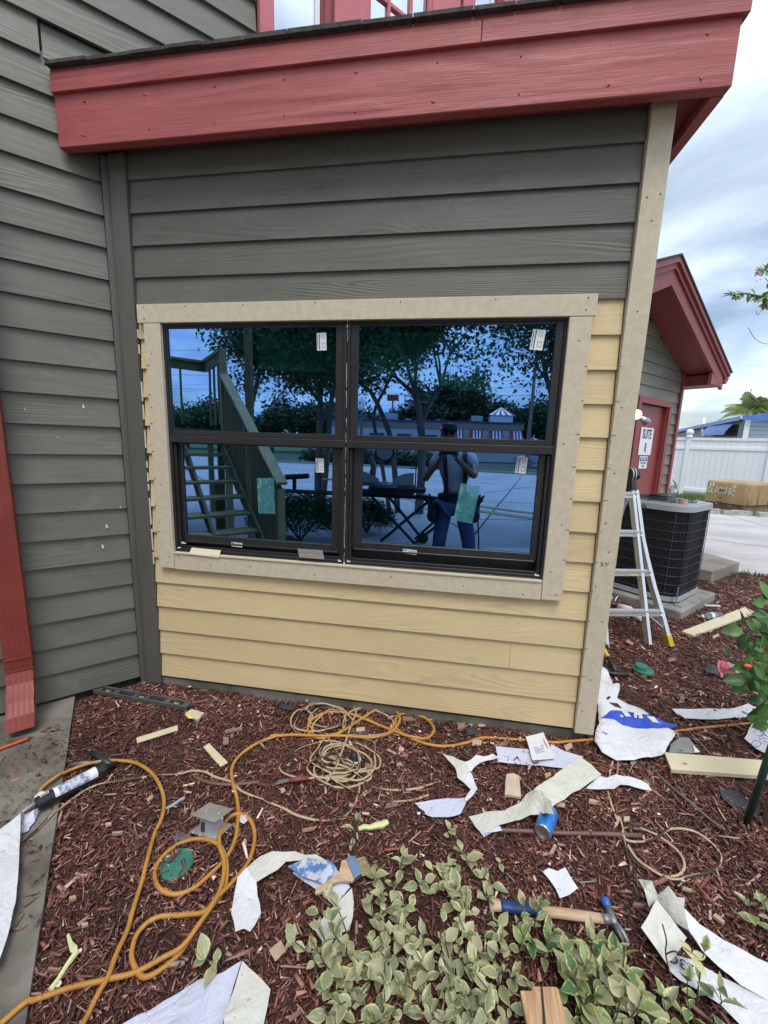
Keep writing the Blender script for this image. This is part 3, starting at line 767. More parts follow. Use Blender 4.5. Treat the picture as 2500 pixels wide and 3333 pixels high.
# parking lot, kerb, verge, road behind the photographer (seen in the windows)
lot = flat('parking_lot', [(-26, -3.6), (-3.2, -3.6), (16, -3.6), (16, -20), (6.5, -22.5), (-3, -24.3), (-11, -24.6), (-12, -30), (-26, -30)], -0.10, M['lot'], 0.03)
b = MB()
for p, q in (((3.0, -11.8), (6.3, -16.6)), ((0.0, -9.0), (4.3, -9.9)), ((-6, -12), (3.5, -15.5)), ((-14, -20), (5, -18.5)), ((1.5, -6.4), (6, -7.6)), ((-7, -30), (2.2, -5.0)), ((5.8, -21), (2.0, -4.0)), ((-12, -17), (-5, -9))):
    b.bar((p[0], p[1], -0.098), (q[0], q[1], -0.098), 0.035, 0.004)
b.build('slab_joints', M['sheath'], lot)
flat('verge', [(-11, -24.8), (-3, -24.5), (6.5, -22.7), (16, -20.2), (16, -28.6), (-12, -28.6)], -0.06, M['grass'], 0.1)
b = MB()
for p, q in (((-11, -24.7), (-3, -24.4)), ((-3, -24.4), (6.5, -22.6)), ((6.5, -22.6), (16, -20.1))): b.bar((p[0], p[1], -0.05), (q[0], q[1], -0.05), 0.18, 0.16)
struct(b.build('kerb', M['concrete']))
flat('road', [(-90, -28.8), (90, -28.8), (90, -36.5), (-90, -36.5)], -0.10, M['asphalt'], 0.03)
flat('road', [(-90, -30.2), (-12.2, -30.2), (-12.2, -25), (-90, -25)], -0.104, M['asphalt'])
b = MB(); b.bar((-90, -29.2, -0.097), (90, -29.2, -0.097), 0.12, 0.004); struct(b.build('road_marking', M['white_pl']))

def mulch_z(x, y):
    return ZG - 0.006 + 0.010 * mnoise.noise(Vector((x * 1.7, y * 1.7, 0))) + 0.006 * mnoise.noise(Vector((x * 6, y * 6, 3)))
M['mulch_soil'] = mat('mulch_soil', (0.040, 0.019, 0.015), 0.9, col2=(0.12, 0.050, 0.040), nscale=34, nrange=(0.35, 0.62), bs=150, bstr=1.0, bdist=0.01)
b = MB()
X0, X1, Y0, Y1 = -4.0, 9.0, -3.6, 4.4
b.grid(lambda u, v: Vector((X0 + (X1 - X0) * u, Y0 + (Y1 - Y0) * v, mulch_z(X0 + (X1 - X0) * u, Y0 + (Y1 - Y0) * v) - 0.004)), 170, 100)
# trim the sheet where the driveway begins
def drive_y(x): return 3.722 - 0.12 * (x - 5.565) if x > 5.2 else 4.3
keep = [f for f in b.f if all(b.v[i][1] < drive_y(b.v[i][0]) + 0.05 for i in f)]
b.f = keep; b.m = [0] * len(keep)
struct(b.build('mulch_bed', M['mulch_soil'], smooth=True, org=(0, 0, ZG)))

def chips(n, xr, yr, seed, lscale, reject, zoff=0.0, big=0.02, lift=0.012):
    g = np.random.default_rng(seed)
    x = g.uniform(xr[0], xr[1], n); y = g.uniform(yr[0], yr[1], n)
    k = ~reject(x, y); x = x[k]; y = y[k]; n = len(x)
    L = np.exp(g.normal(math.log(0.021), 0.50, n)) * lscale; L = np.clip(L, 0.006, 0.085)
    bg_ = g.random(n) < big; L[bg_] *= 1.7
    W_ = L * g.uniform(0.10, 0.36, n); fl = g.random(n) < 0.28; W_[fl] = L[fl] * g.uniform(0.35, 0.75, fl.sum()); W_ = np.clip(W_, 0.0018, 0.020); T = W_ * g.uniform(0.15, 0.5, n)
    a = g.uniform(0, 2 * np.pi, n); pit = g.normal(0, 0.20, n); rol = g.normal(0, 0.5, n)
    zz = np.array([mulch_z(float(a_), float(b_)) for a_, b_ in zip(x[::1], y[::1])]) if n < 30000 else None
    if zz is None:
        # bilinear lookup keeps this fast
        gx = np.linspace(xr[0], xr[1], 120); gy = np.linspace(yr[0], yr[1], 120)
        T_ = np.array([[mulch_z(float(p), float(q)) for p in gx] for q in gy])
        fx = (x - xr[0]) / (xr[1] - xr[0]) * 118.99; fy = (y - yr[0]) / (yr[1] - yr[0]) * 118.99
        ix = fx.astype(int); iy = fy.astype(int); tx = fx - ix; ty = fy - iy
        zz = (T_[iy, ix] * (1 - tx) + T_[iy, ix + 1] * tx) * (1 - ty) + (T_[iy + 1, ix] * (1 - tx) + T_[iy + 1, ix + 1] * tx) * ty
    z = zz + g.uniform(0, lift, n) + np.abs(np.sin(pit)) * L * 0.35 + zoff
    # local triangular prism, 6 verts
    e0 = g.uniform(0.12, 1.0, n); e1 = g.uniform(0.05, 0.8, n); sk = g.normal(0, 0.25, n)
    P = np.zeros((n, 6, 3))
    for j, (sx, ee) in enumerate(((-1, e0), (1, e1))):
        P[:, 3 * j + 0] = np.stack([sx * L / 2, -W_ / 2 * ee, np.zeros(n)], 1)
        P[:, 3 * j + 1] = np.stack([sx * L / 2 * (1 + sk * 0.3), W_ / 2 * ee, T * 0.15], 1)
        P[:, 3 * j + 2] = np.stack([sx * L / 2 * (1 - 0.12 * e0), W_ * 0.1 * sk, T * ee], 1)
    cr, sr = np.cos(rol), np.sin(rol)
    y_, z_ = P[:, :, 1] * cr[:, None] - P[:, :, 2] * sr[:, None], P[:, :, 1] * sr[:, None] + P[:, :, 2] * cr[:, None]
    P[:, :, 1], P[:, :, 2] = y_, z_
    cp, sp = np.cos(pit), np.sin(pit)
    x_, z_ = P[:, :, 0] * cp[:, None] - P[:, :, 2] * sp[:, None], P[:, :, 0] * sp[:, None] + P[:, :, 2] * cp[:, None]
    P[:, :, 0], P[:, :, 2] = x_, z_
    ca, sa = np.cos(a), np.sin(a)
    x_, y_ = P[:, :, 0] * ca[:, None] - P[:, :, 1] * sa[:, None], P[:, :, 0] * sa[:, None] + P[:, :, 1] * ca[:, None]
    P[:, :, 0], P[:, :, 1] = x_ + x[:, None], y_ + y[:, None]; P[:, :, 2] += z[:, None]
    faces = np.array([[0, 2, 1], [3, 4, 5], [0, 3, 5], [0, 5, 2], [1, 2, 5], [1, 5, 4], [0, 1, 4], [0, 4, 3]])
    pal = np.array([(0.070, 0.022, 0.017), (0.105, 0.034, 0.026), (0.145, 0.050, 0.038), (0.045, 0.018, 0.015), (0.20, 0.095, 0.075), (0.27, 0.17, 0.14), (0.085, 0.045, 0.035), (0.42, 0.29, 0.22)])
    pr = np.array([0.24, 0.22, 0.15, 0.16, 0.10, 0.06, 0.06, 0.02])
    ci = g.choice(len(pal), n, p=pr / pr.sum()); colr = pal[ci] * g.uniform(0.7, 1.3, (n, 1)) * np.array([2.1, 2.3, 2.3])
    return P.reshape(-1, 3), n, faces, colr
def chip_obj(name, parts_, label=None, kind='stuff', m=None):
    V = np.concatenate([p[0] for p in parts_]); n = sum(p[1] for p in parts_); F = parts_[0][2]
    Cc_ = np.concatenate([p[3] for p in parts_])
    me = bpy.data.meshes.new(name)
    me.vertices.add(n * 6); me.vertices.foreach_set('co', V.ravel())
    idx = (np.arange(n)[:, None, None] * 6 + F[None]).reshape(-1)
    nf = n * 8
    me.loops.add(nf * 3); me.loops.foreach_set('vertex_index', idx.astype(np.int32))
    me.polygons.add(nf); me.polygons.foreach_set('loop_start', np.arange(nf, dtype=np.int32) * 3)
    at = me.attributes.new('chip', 'FLOAT_COLOR', 'FACE')
    cc = np.concatenate([np.repeat(Cc_, 8, axis=0), np.ones((nf, 1))], 1); at.data.foreach_set('color', cc.ravel().astype(np.float32))
    me.update(calc_edges=True); me.materials.append(m or M['chip'])
    o = bpy.data.objects.new(name, me); COL.objects.link(o); ORG[o.name] = Vector((0, 0, 0)); o['kind'] = kind
    if label: o['label'] = label
    return o
def chip_mat():
    m, t, b, o = newmat('mulch_chip')
    a = t.nodes.new('ShaderNodeAttribute'); a.attribute_name = 'chip'
    f = noise_n(t, tex_vec(t, (1, 1, 1)), 220, 3, 0.6)
    c = mixc(t, 1.0, a.outputs['Color'], ramp(t, f, [(0.3, (0.65,) * 3), (0.7, (1.35,) * 3)]), 'MULTIPLY')
    big_ = ramp(t, noise_n(t, tex_vec(t, (1, 1, 1)), 2.6, 3, 0.6), [(0.38, (0.62,) * 3), (0.6, (1.1,) * 3)])
    c = mixc(t, 1.0, c, big_, 'MULTIPLY')
    t.links.new(c, b.inputs['Base Color']); b.inputs['Roughness'].default_value = 0.55
    bump(t, b, noise_n(t, tex_vec(t, (1, 1, 1)), 500, 2), 0.4, 0.001)
    return m
M['chip'] = chip_mat()
def inpoly(x, y, poly):
    ins = np.zeros(len(x), bool); n = len(poly)
    for i in range(n):
        x0, y0 = poly[i][:2]; x1, y1 = poly[(i + 1) % n][:2]
        c = ((y0 > y) != (y1 > y)) & (x < (x1 - x0) * (y - y0) / ((y1 - y0) if y1 != y0 else 1e-9) + x0); ins ^= c
    return ins
PATHP = [(-0.44, -0.175), (0.075, -0.735), (0.70, -1.42), (1.2, -1.95), (-0.8, -3.9), (-2.5, -2.15)]
HOUSEP = [(-0.12, 0.014), (2.52, 0.014), (2.52, 2.6), (4.6, 4.6), (-4, 4.6)]
PADP = []
_c = Vector((3.905, 2.5, 0))
for a_, b_ in ((-1, -1), (1, -1), (1, 1), (-1, 1)): PADP.append(tuple((_c + WD * 0.46 * a_ + Vector((-WD.y, WD.x, 0)) * 0.46 * b_))[:2])
STP = [(4.90, 3.14), (5.55, 3.70), (5.15, 4.9), (3.9, 4.3)]
def rej(x, y):
    r = inpoly(x, y, HOUSEP) | inpoly(x, y, PADP) | inpoly(x, y, STP) | (y > 3.70 - 0.12 * (x - 5.5) + 0.06 * np.sin(x * 9))
    r |= ((x - W0.x) * WN.x + y * WN.y) < 0.0
    # the path: mulch spills over its edge only
    rng = np.random.default_rng(5)
    inp = inpoly(x, y, PATHP)
    dd = np.abs((x + 0.44) * 0.739 + (y + 0.175) * 0.674)      # distance to the path's right edge
    low = np.clip((-y - 0.55) / 0.5, 0, 1)
    spill = (np.sin(x * 7 + y * 4) + np.sin(x * 17 - y * 11) * 0.6) > 0.9
    keep_ = inp & (((dd > 0.10) & spill & (rng.random(len(x)) < 0.55) & (low < 0.6)) | (rng.random(len(x)) < 0.03))
    return r | (inp & ~keep_)
near = chips(85000, (-1.3, 3.1), (-1.75, 0.02), 1, 0.84, rej, big=0.03, lift=0.016)
fine = chips(80000, (-1.0, 3.1), (-1.75, 0.02), 3, 0.46, rej, lift=0.018)
mid = chips(110000, (2.5, 7.2), (-1.2, 3.9), 2, 1.25, rej, lift=0.016)
back = chips(12000, (-3.8, 4.5), (-3.55, -1.75), 4, 1.6, rej)
chip_obj('mulch', [near, fine, mid, back], 'red brown shredded bark mulch covering the bed')
M['palechip'] = mat('pale_splinter', (0.55, 0.47, 0.38), 0.8, objvar=0.2)
flk = chips(900, (-0.9, 5.5), (-1.7, 2.2), 9, 0.42, rej, zoff=0.010)
flk = (flk[0], flk[1], flk[2], np.tile(np.array([[0.62, 0.58, 0.52]]), (flk[1], 1)) * np.random.default_rng(3).uniform(0.6, 1.2, (flk[1], 1)))
chip_obj('wood_flakes', [flk], 'tiny pale wood and paint flakes strewn over the mulch')
# dirt on the path
drt = chips(11000, (-2.2, 0.6), (-2.0, -0.2), 12, 0.62, lambda x, y: ~inpoly(x, y, PATHP) | ((np.sin(x * 5 + 1) + np.sin(y * 6 + x * 3)) < 0.1), zoff=0.028)
chip_obj('path_litter', [drt], 'scattered bark bits on the dirty concrete path')
# grass along the fence
def tufts(name, n, fn, h, seed, label, m, parent=None):
    g = random.Random(seed); b = MB()
    for i in range(n):
        p = Vector(fn(g)); a = g.uniform(0, 6.28); hh = h * g.uniform(0.5, 1.3); l = Vector((math.cos(a), math.sin(a), 0)) * hh * g.uniform(0.1, 0.6)
        sdv = Vector((-math.sin(a), math.cos(a), 0)) * hh * 0.06
        b.add([p - sdv, p + sdv, p + l * 0.5 + Vector((0, 0, hh * 0.7)) + sdv * .6, p + l * 0.5 + Vector((0, 0, hh * 0.7)) - sdv * .6, p + l + Vector((0, 0, hh))], [(0, 1, 2, 3), (3, 2, 4)])
    o = b.build(name, m); o['kind'] = 'stuff'; o['label'] = label; return o
M['blade'] = mat('grass_blade', (0.07, 0.12, 0.03), 0.7, col2=(0.16, 0.19, 0.07), nscale=6)
tufts('grass', 9000, lambda g: (lambda t, s: (8.2 + 7.0 * t + 1.4 * s, 16.3 - 4.6 * t - (4.2 - 0.9 * t) * s * 0.9, -0.14))(g.random(), g.random()), 0.11, 4, 'short grass between the fence and the broken kerb', M['blade'])
tufts('weeds', 260, lambda g: (5.2 + g.gauss(0, 0.16) + 0.9 * (g.random() ** 2), 3.58 + g.gauss(0, 0.05), -0.09), 0.07, 5, 'weeds growing by the stoop and driveway edge', M['blade'])
tufts('weeds', 60, lambda g: (0.62 + g.gauss(0, 0.04), -0.93 + g.gauss(0, 0.03), -0.07), 0.035, 6, 'tiny weeds in the mulch beside the path', M['blade'])

# ------------------------------------------------------------------ right background
fence = thing('fence', 'white vinyl privacy fence with ball capped posts behind the tan box', 'fence', (10.68, 15.0, -0.14))
FL = Vector((10.68, 15.0, 0)); FR = Vector((12.62, 13.74, 0)); fd = (FR - FL).normalized(); fn_ = Vector((-fd.y, fd.x, 0)); SP = (FR - FL).length
Mf = Matrix.Translation(FL) @ Matrix.Rotation(math.atan2(fd.y, fd.x), 4, 'Z')
M['rust_dirt'] = M['white_pl']
pk = MB().box((0, 0.0, -0.03), (0.150, 0.022, 2.0)).mesh('picket', M['white_pl'])
for j in range(-3, 5):
    b = MB(); x = j * SP; b.box((x - 0.065, -0.065, -0.14), (x + 0.065, 0.065, 2.06), M=Mf)
    post = b.build('post', M['white_pl'], fence)
    Mb = Mf @ Matrix.Translation((x, 0, 2.06))
    c_ = MB(); c_.lathe([(0.11, 0.0), (0.11, 0.03), (0.075, 0.05), (0.065, 0.07), (0.105, 0.11), (0.125, 0.17), (0.105, 0.235), (0.06, 0.28), (0.001, 0.30)], 16, Mb)
    c_.build('post_cap', M['white_pl'], post, smooth=True)
    for z0, z1 in ((0.02, 0.14), (1.60, 1.70), (1.94, 2.035)):
        MB().box((x + 0.067, -0.03, z0), (x + SP - 0.067, 0.045, z1), M=Mf).build('rail', M['white_pl'], fence)
    n = 13; st = (SP - 0.14) / n
    for i in range(n):
        place('picket', pk, fence, Mf @ Vector((x + 0.072 + i * st, 0.0, 0.0)), (0, 0, math.atan2(fd.y, fd.x)), ((st - 0.006) / 0.150, 1, 1 if True else 1))
# tan utility box
M['tan'] = mat('tan_enamel_rusting', (0.34, 0.22, 0.10), 0.55, col2=(0.42, 0.29, 0.15), nscale=2.2, nrange=(0.4, 0.6), bs=40, bstr=0.1)
def rust_mat():
    m, t, b, o = newmat('tan_enamel_with_rust_runs')
    v = tex_vec(t, (1, 1, 1)); base = ramp(t, noise_n(t, v, 3, 4), [(0.3, (0.34, 0.22, 0.10)), (0.7, (0.44, 0.30, 0.16))])
    v2 = tex_vec(t, (7, 7, 0.5)); st = ramp(t, noise_n(t, v2, 1.4, 3, 0.5), [(0.52, (0, 0, 0)), (0.62, (1, 1, 1))])
    c = mixc(t, st, base, (0.11, 0.045, 0.03)); t.links.new(c, b.inputs['Base Color']); b.inputs['Roughness'].default_value = 0.6
    return m
M['tanrust'] = rust_mat()
ub = thing('utility_box', 'rusty tan utility box with white graffiti standing before the white fence', 'utility box', (10.1, 10.9, -0.10))
pL_, pM_, pR_ = Vector((9.20, 10.98, 0)), Vector((9.72, 10.08, 0)), Vector((10.75, 10.95, 0))
du = (pM_ - pL_); LU = du.length; du.normalize(); dv = Vector((-du.y, du.x, 0)); LV = 1.05
Mu = Matrix.Translation(pL_) @ Matrix.Rotation(math.atan2(du.y, du.x), 4, 'Z')
def rbox(b, x0, y0, z0, x1, y1, z1, r, M_, top=True, n=5, mi=0):
    """box whose four upright corners and top edge are rounded"""
    def ring(x0, y0, x1, y1, r):
        pts = []
        for cx, cy, a0 in ((x1 - r, y1 - r, 0), (x0 + r, y1 - r, 90), (x0 + r, y0 + r, 180), (x1 - r, y0 + r, 270)):
            for k in range(n + 1):
                a = R(a0 + 90 * k / n); pts.append((cx + r * math.cos(a), cy + r * math.sin(a)))
        return pts
    rings = [(0, z0), (0, z1 - (r if top else 0))]
    if top:
        for k in range(1, n + 1):
            a = R(90 * k / n); rings.append((r * (1 - math.cos(a)), z1 - r + r * math.sin(a)))
    vs = []; 
    for ins, z in rings:
        rr = max(r - ins, 0.0005)
        vs += [M_ @ Vector((x, y, z)) for x, y in ring(x0 + ins, y0 + ins, x1 - ins, y1 - ins, rr)]
    m_ = 4 * (n + 1); L = len(rings)
    fs = [(i * m_ + k, i * m_ + (k + 1) % m_, (i + 1) * m_ + (k + 1) % m_, (i + 1) * m_ + k) for i in range(L - 1) for k in range(m_)]
    fs += [tuple(range(m_ - 1, -1, -1)), tuple((L - 1) * m_ + k for k in range(m_))]
    b.add(vs, fs, mi); return b
auto_smooth(rbox(MB(), 0, 0.0, 0.10, LU, LV, 0.72, 0.09, Mu).build('lid', M['tan'], ub), 40)
b = MB(); rbox(b, LU - 0.06, 0.05, 0.10, LU + 0.004, LV - 0.05, 0.66, 0.02, Mu); b.build('side_panel', M['tanrust'], ub)
rbox(MB(), 0.03, 0.03, -0.15, LU - 0.03, LV - 0.03, 0.095, 0.02, Mu, False).build('base', mat('rusty_base', (0.12, 0.07, 0.045), 0.8, col2=(0.25, 0.17, 0.1), nscale=6), ub)
b = MB(); b.tube([Mu @ Vector((0.40 + 0.07 * math.cos(a), -0.02, 0.10 + 0.05 * math.sin(a))) for a in [i * math.pi / 8 for i in range(17)]], 0.010, 6); b.build('hasp', M['tanrust'], ub)
RZU = math.atan2(du.y, du.x)
M['graf'] = mat('white_spray_paint', (0.72, 0.66, 0.60), 0.8)
gr = MB()
def stroke(b, pts, r, M_, y=-0.004):
    P = [M_ @ Vector((x, y, z)) for x, z in pts]
    for i in range(len(P) - 1): b.bar(P[i], P[i + 1], 0.004, r * 2, up=(0, 0, 1))
for st in ([(0.02, 0.33), (0.10, 0.54), (0.13, 0.36), (0.02, 0.40), (0.13, 0.54)], [(0.17, 0.52), (0.17, 0.36), (0.26, 0.38), (0.29, 0.54)], [(0.31, 0.38), (0.36, 0.52), (0.43, 0.50), (0.41, 0.38), (0.35, 0.36)], [(0.46, 0.35), (0.48, 0.53)],
           [(0.52, 0.35), (0.54, 0.55)], [(0.62, 0.33), (0.60, 0.54), (0.76, 0.46), (0.60, 0.42), (0.74, 0.33)]):
    stroke(gr, st, 0.010, Mu)
gr.build('graffiti', M['graf'], ub)
for bx_, body in ((0.16, '2'), (0.70, '21')):
    b = MB(); b.box((bx_ - 0.055, -0.006, 0.54), (bx_ + 0.055, -0.001, 0.63), M=Mu); pl = b.build('number_plate', M['white_pl'], ub)
    text_obj(body, 0.10, M['ink'], pl, Mu @ Vector((bx_, -0.008, 0.585)), (R(90), 0, RZU), 'number', 0.0005, 1.0, bold=0.002)
b = MB(); b.box((0.36, -0.006, 0.405), (0.50, -0.001, 0.48), M=Mu); b.build('plate', M['grey_trim'], ub)
text_obj('Leo', 0.07, M['ink'], ub, Mu @ Vector((0.42, -0.004, 0.235)), (R(90), 0, RZU), 'number', 0.0005, 1.0)
# broken kerb stones in front of it
M['kerbs'] = mat('weathered_kerb', (0.26, 0.25, 0.23), 0.9, col2=(0.45, 0.44, 0.42), nscale=9, bs=50, bstr=0.9, bdist=0.01)
for i, (x0, x1, y, lab) in enumerate(((7.7, 8.78, 9.52, 'left broken concrete kerb piece along the driveway'), (8.80, 9.42, 9.42, 'cracked concrete kerb piece in front of the utility box'), (9.56, 11.2, 9.36, 'mossy grey kerb piece right of the utility box'))):
    b = MB(); n = 10; rr = random.Random(i)
    pts = []
    for k in range(n + 1):
        x = x0 + (x1 - x0) * k / n; yy = y - 0.06 * k / n - 0.04 * i
        j = lambda: rr.uniform(-0.012, 0.012)
        pts.append([(x, yy + j(), -0.12), (x + j(), yy + 0.01 + j(), 0.03 + j()), (x + j(), yy + 0.14 + j(), 0.04 + j()), (x, yy + 0.18, -0.12)])
    vs = [p for r_ in pts for p in r_]
    fs = [(a * 4 + k, (a + 1) * 4 + k, (a + 1) * 4 + k + 1, a * 4 + k + 1) for a in range(n) for k in range(3)] + [(0, 1, 2, 3), (n * 4 + 3, n * 4 + 2, n * 4 + 1, n * 4)]
    b.add(vs, fs); tag(b.build('kerb_stone', M['kerbs']), lab, 'kerb', 'broken kerb stones by the driveway')
# blue roofed mobile home
M['blue_m'] = mat('blue_painted_metal', (0.07, 0.17, 0.55), 0.4, col2=(0.09, 0.21, 0.62), nscale=1)
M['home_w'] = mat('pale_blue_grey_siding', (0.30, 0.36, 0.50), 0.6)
M['home_g'] = mat('grey_siding', (0.24, 0.27, 0.31), 0.6)  # plain grey, the long side wall's own colour
hm = thing('mobile_home', 'pale mobile home with blue roof edge and blue window awning beyond the fence', 'mobile home', (17, 22, -0.14))
K0 = Vector((16.89, 22, 0)); ka = Vector((0.3, 0.954, 0)); kb = Vector((0.954, -0.3, 0))
def hq(name, base, d, L, z0, z1, m, th=0.04, off=0.0, zslope=0.0):
    nrm = Vector((d.y, -d.x, 0)); nrm = nrm if (CP - base).dot(nrm) > 0 else -nrm
    p0 = base + nrm * off
    b = MB(); b.prism([p0 + Vector((0, 0, z0)), p0 + d * L + Vector((0, 0, z0 + zslope * L * 0)), p0 + d * L + Vector((0, 0, z1 + zslope * L)), p0 + Vector((0, 0, z1))], nrm * th)
    return b.build(name, m, hm)
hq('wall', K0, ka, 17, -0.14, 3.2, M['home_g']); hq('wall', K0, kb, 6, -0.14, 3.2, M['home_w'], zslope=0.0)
zz = 0.4
while zz < 3.2:
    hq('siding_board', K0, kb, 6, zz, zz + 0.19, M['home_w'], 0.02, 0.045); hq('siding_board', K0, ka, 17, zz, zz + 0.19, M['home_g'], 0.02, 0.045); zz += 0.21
hq('corner_board', K0 + kb * -0.02, kb, 0.22, -0.1, 3.25, M['white_pl'], 0.03, 0.07)
hq('roof_edge', K0 - ka * 0.3, ka, 17.5, 3.2, 3.42, M['blue_m'], 0.04, 0.30)
hq('roof_edge', K0 - kb * 0.2, kb, 3.2, 3.22, 3.42, M['blue_m'], 0.04, 0.25, 0.14)
b = MB(); b.prism([K0 - kb * .3 + Vector((0, 0, 3.30)), K0 + kb * 3 + Vector((0, 0, 3.86)), K0 + kb * 6.4 + Vector((0, 0, 3.3))], ka * 17); b.build('roof', M['white_pl'], hm)
nA = Vector((-ka.y, ka.x, 0))
def onA(px, off=0.09): return onplane(px[0], px[1], K0 + nA * off, nA)
q = [onA(c5r(*p)) for p in ((1165, 508), (1385, 495), (1355, 598), (1135, 598))]
b = MB()
for i in range(9):
    t0, t1 = i / 9, (i + 0.86) / 9
    a0, a1 = q[0].lerp(q[3], t0), q[0].lerp(q[3], t1); b0, b1 = q[1].lerp(q[2], t0), q[1].lerp(q[2], t1)
    f = lambda t: nA * (0.15 + 0.30 * math.sin(t * 1.4))
    b.add([a0 + f(t0), b0 + f(t0), b1 + f(t1), a1 + f(t1), a0 + f(t0) + nA * .03, b0 + f(t0) + nA * .03, b1 + f(t1) + nA * .03, a1 + f(t1) + nA * .03], [(0, 1, 2, 3), (7, 6, 5, 4), (0, 3, 7, 4), (1, 5, 6, 2)])
b.build('window_awning', M['blue_m'], hm)
q = [onA(c5r(*p), 0.07) for p in ((1180, 530), (1400, 500), (1380, 610), (1170, 610))]
b = MB(); b.prism(q, nA * 0.02); b.build('window', M['ink'], hm)
pv = [onA(c5r(*p), 0.15) for p in ((1080, 445), (1075, 520), (1085, 610))]
b = MB(); b.tube([pv[0], pv[1]], 0.10, 8); b.tube([pv[1], pv[2]], 0.12, 8); b.build('vent_pipe', M['white_pl'], hm)
# palm and antenna pole beyond
M['palm'] = mat('palm_frond', (0.18, 0.25, 0.08), 0.6, col2=(0.42, 0.44, 0.20), nscale=1.5)
M['bark'] = mat('tree_bark', (0.10, 0.08, 0.065), 0.9, col2=(0.20, 0.17, 0.14), nscale=7, stretch=(1, 1, 0.3), bs=30, bstr=0.8, bdist=0.01)
pc_ = onplane(*c5r(1545, 372), (0, 38, 0), (0, 1, 0))
palm = thing('palm_tree', 'feathery palm rising behind the blue roofed mobile home', 'palm tree', (pc_.x, pc_.y, -0.14))
b = MB(); b.tube([(pc_.x, pc_.y, -0.14), (pc_.x + .1, pc_.y, 2.5), pc_], [0.25, 0.18, 0.16], 8); b.build('trunk', M['bark'], palm)
g = random.Random(3)
for i in range(30):
    a = 2 * math.pi * i / 30 + g.uniform(-.2, .2); el = g.uniform(0.2, 1.25); L = g.uniform(2.2, 3.0)
    d0 = Vector((math.cos(a) * math.cos(el), math.sin(a) * math.cos(el), math.sin(el)))
    dr = g.uniform(0.35, 0.55)
    pts = [pc_ + d0 * L * t - Vector((0, 0, 1)) * (t ** 2) * L * dr for t in [k / 8 for k in range(9)]]
    b = MB(); b.tube(pts, 0.02, 4)
    sidev = d0.cross(Vector((0, 0, 1))).normalized()
    for k in range(1, 9):
        for s_ in (-1, 1):
            for h in (0, 0.33, 0.66):
                p = pts[k].lerp(pts[k - 1], h); l = 0.80 * math.sin(math.pi * (k / 9) ** 0.7) + 0.15
                e_ = p + sidev * s_ * l * 0.8 + d0 * 0.28 * l - Vector((0, 0, l * 0.75)); w_ = d0 * 0.06
                b.add([p - w_, p + w_, e_], [(0, 1, 2)])
    b.build('frond', M['palm'], palm)
b = MB(); pa = onplane(*c5r(1508, 180), (0, 36, 0), (0, 1, 0)); b.tube([(pa.x, 36, -0.14), (pa.x, 36, pa.z)], 0.03, 6)
tag(b.build('antenna_pole', M['nail']), 'thin antenna pole standing in front of the palm crown', 'pole')

# ------------------------------------------------------------------ air conditioner on its pad
ux = WD; uy = Vector((-WD.y, WD.x, 0)); ACC = Vector((3.905, 2.50, 0)); Ma = Matrix.Translation(ACC) @ Matrix.Rotation(WROT, 4, 'Z')
b = MB(); b.box((-0.47, -0.47, -0.14), (0.47, 0.47, 0.012), M=Ma); pad = b.build('equipment_pad', mat('mossy_pad_concrete', (0.16, 0.155, 0.135), 0.9, col2=(0.30, 0.285, 0.26), nscale=5, bs=60, bstr=0.5)); bevel(pad, 0.012, 2)
tag(pad, 'square weathered concrete pad under the air conditioner', 'concrete pad')
ac = thing('air_conditioner', 'dark grey outdoor air conditioner with light grey lid beside the ladder', 'air conditioner', (ACC.x, ACC.y, 0.012))
M['ac_lid'] = mat('light_grey_enamel', (0.38, 0.40, 0.44), 0.4)
M['ac_dark'] = mat('dark_fins', (0.012, 0.013, 0.018), 0.55)
M['ac_fin'] = mat('dark_fin_edges', (0.032, 0.034, 0.042), 0.5)
M['ac_wire'] = mat('grille_wire', (0.065, 0.07, 0.08), 0.5, 0.3)
H = 0.362
rbox(MB(), -H + .01, -H + .01, 0.06, H - .01, H - .01, 0.91, 0.15, Ma, False).build('coil', M['ac_dark'], ac)
rbox(MB(), -H - .01, -H - .01, 0.030, H + .01, H + .01, 0.075, 0.165, Ma, False).build('base_pan', M['ac_lid'], ac)
auto_smooth(rbox(MB(), -H - .02, -H - .02, 0.915, H + .02, H + .02, 0.968, 0.17, Ma, False).build('lid', M['ac_lid'], ac), 40)
auto_smooth(rbox(MB(), -H + .03, -H + .03, 0.95, H - .03, H - .03, 0.978, 0.14, Ma, False).build('lid', M['ac_lid'], ac), 40)
def ringpath(h, r, z, n=8):
    pts = []
    for cx, cy, a0 in ((h - r, h - r, 0), (-h + r, h - r, 90), (-h + r, -h + r, 180), (h - r, -h + r, 270)):
        for k in range(n + 1): a = R(a0 + 90 * k / n); pts.append(Ma @ Vector((cx + r * math.cos(a), cy + r * math.sin(a), z)))
    return pts
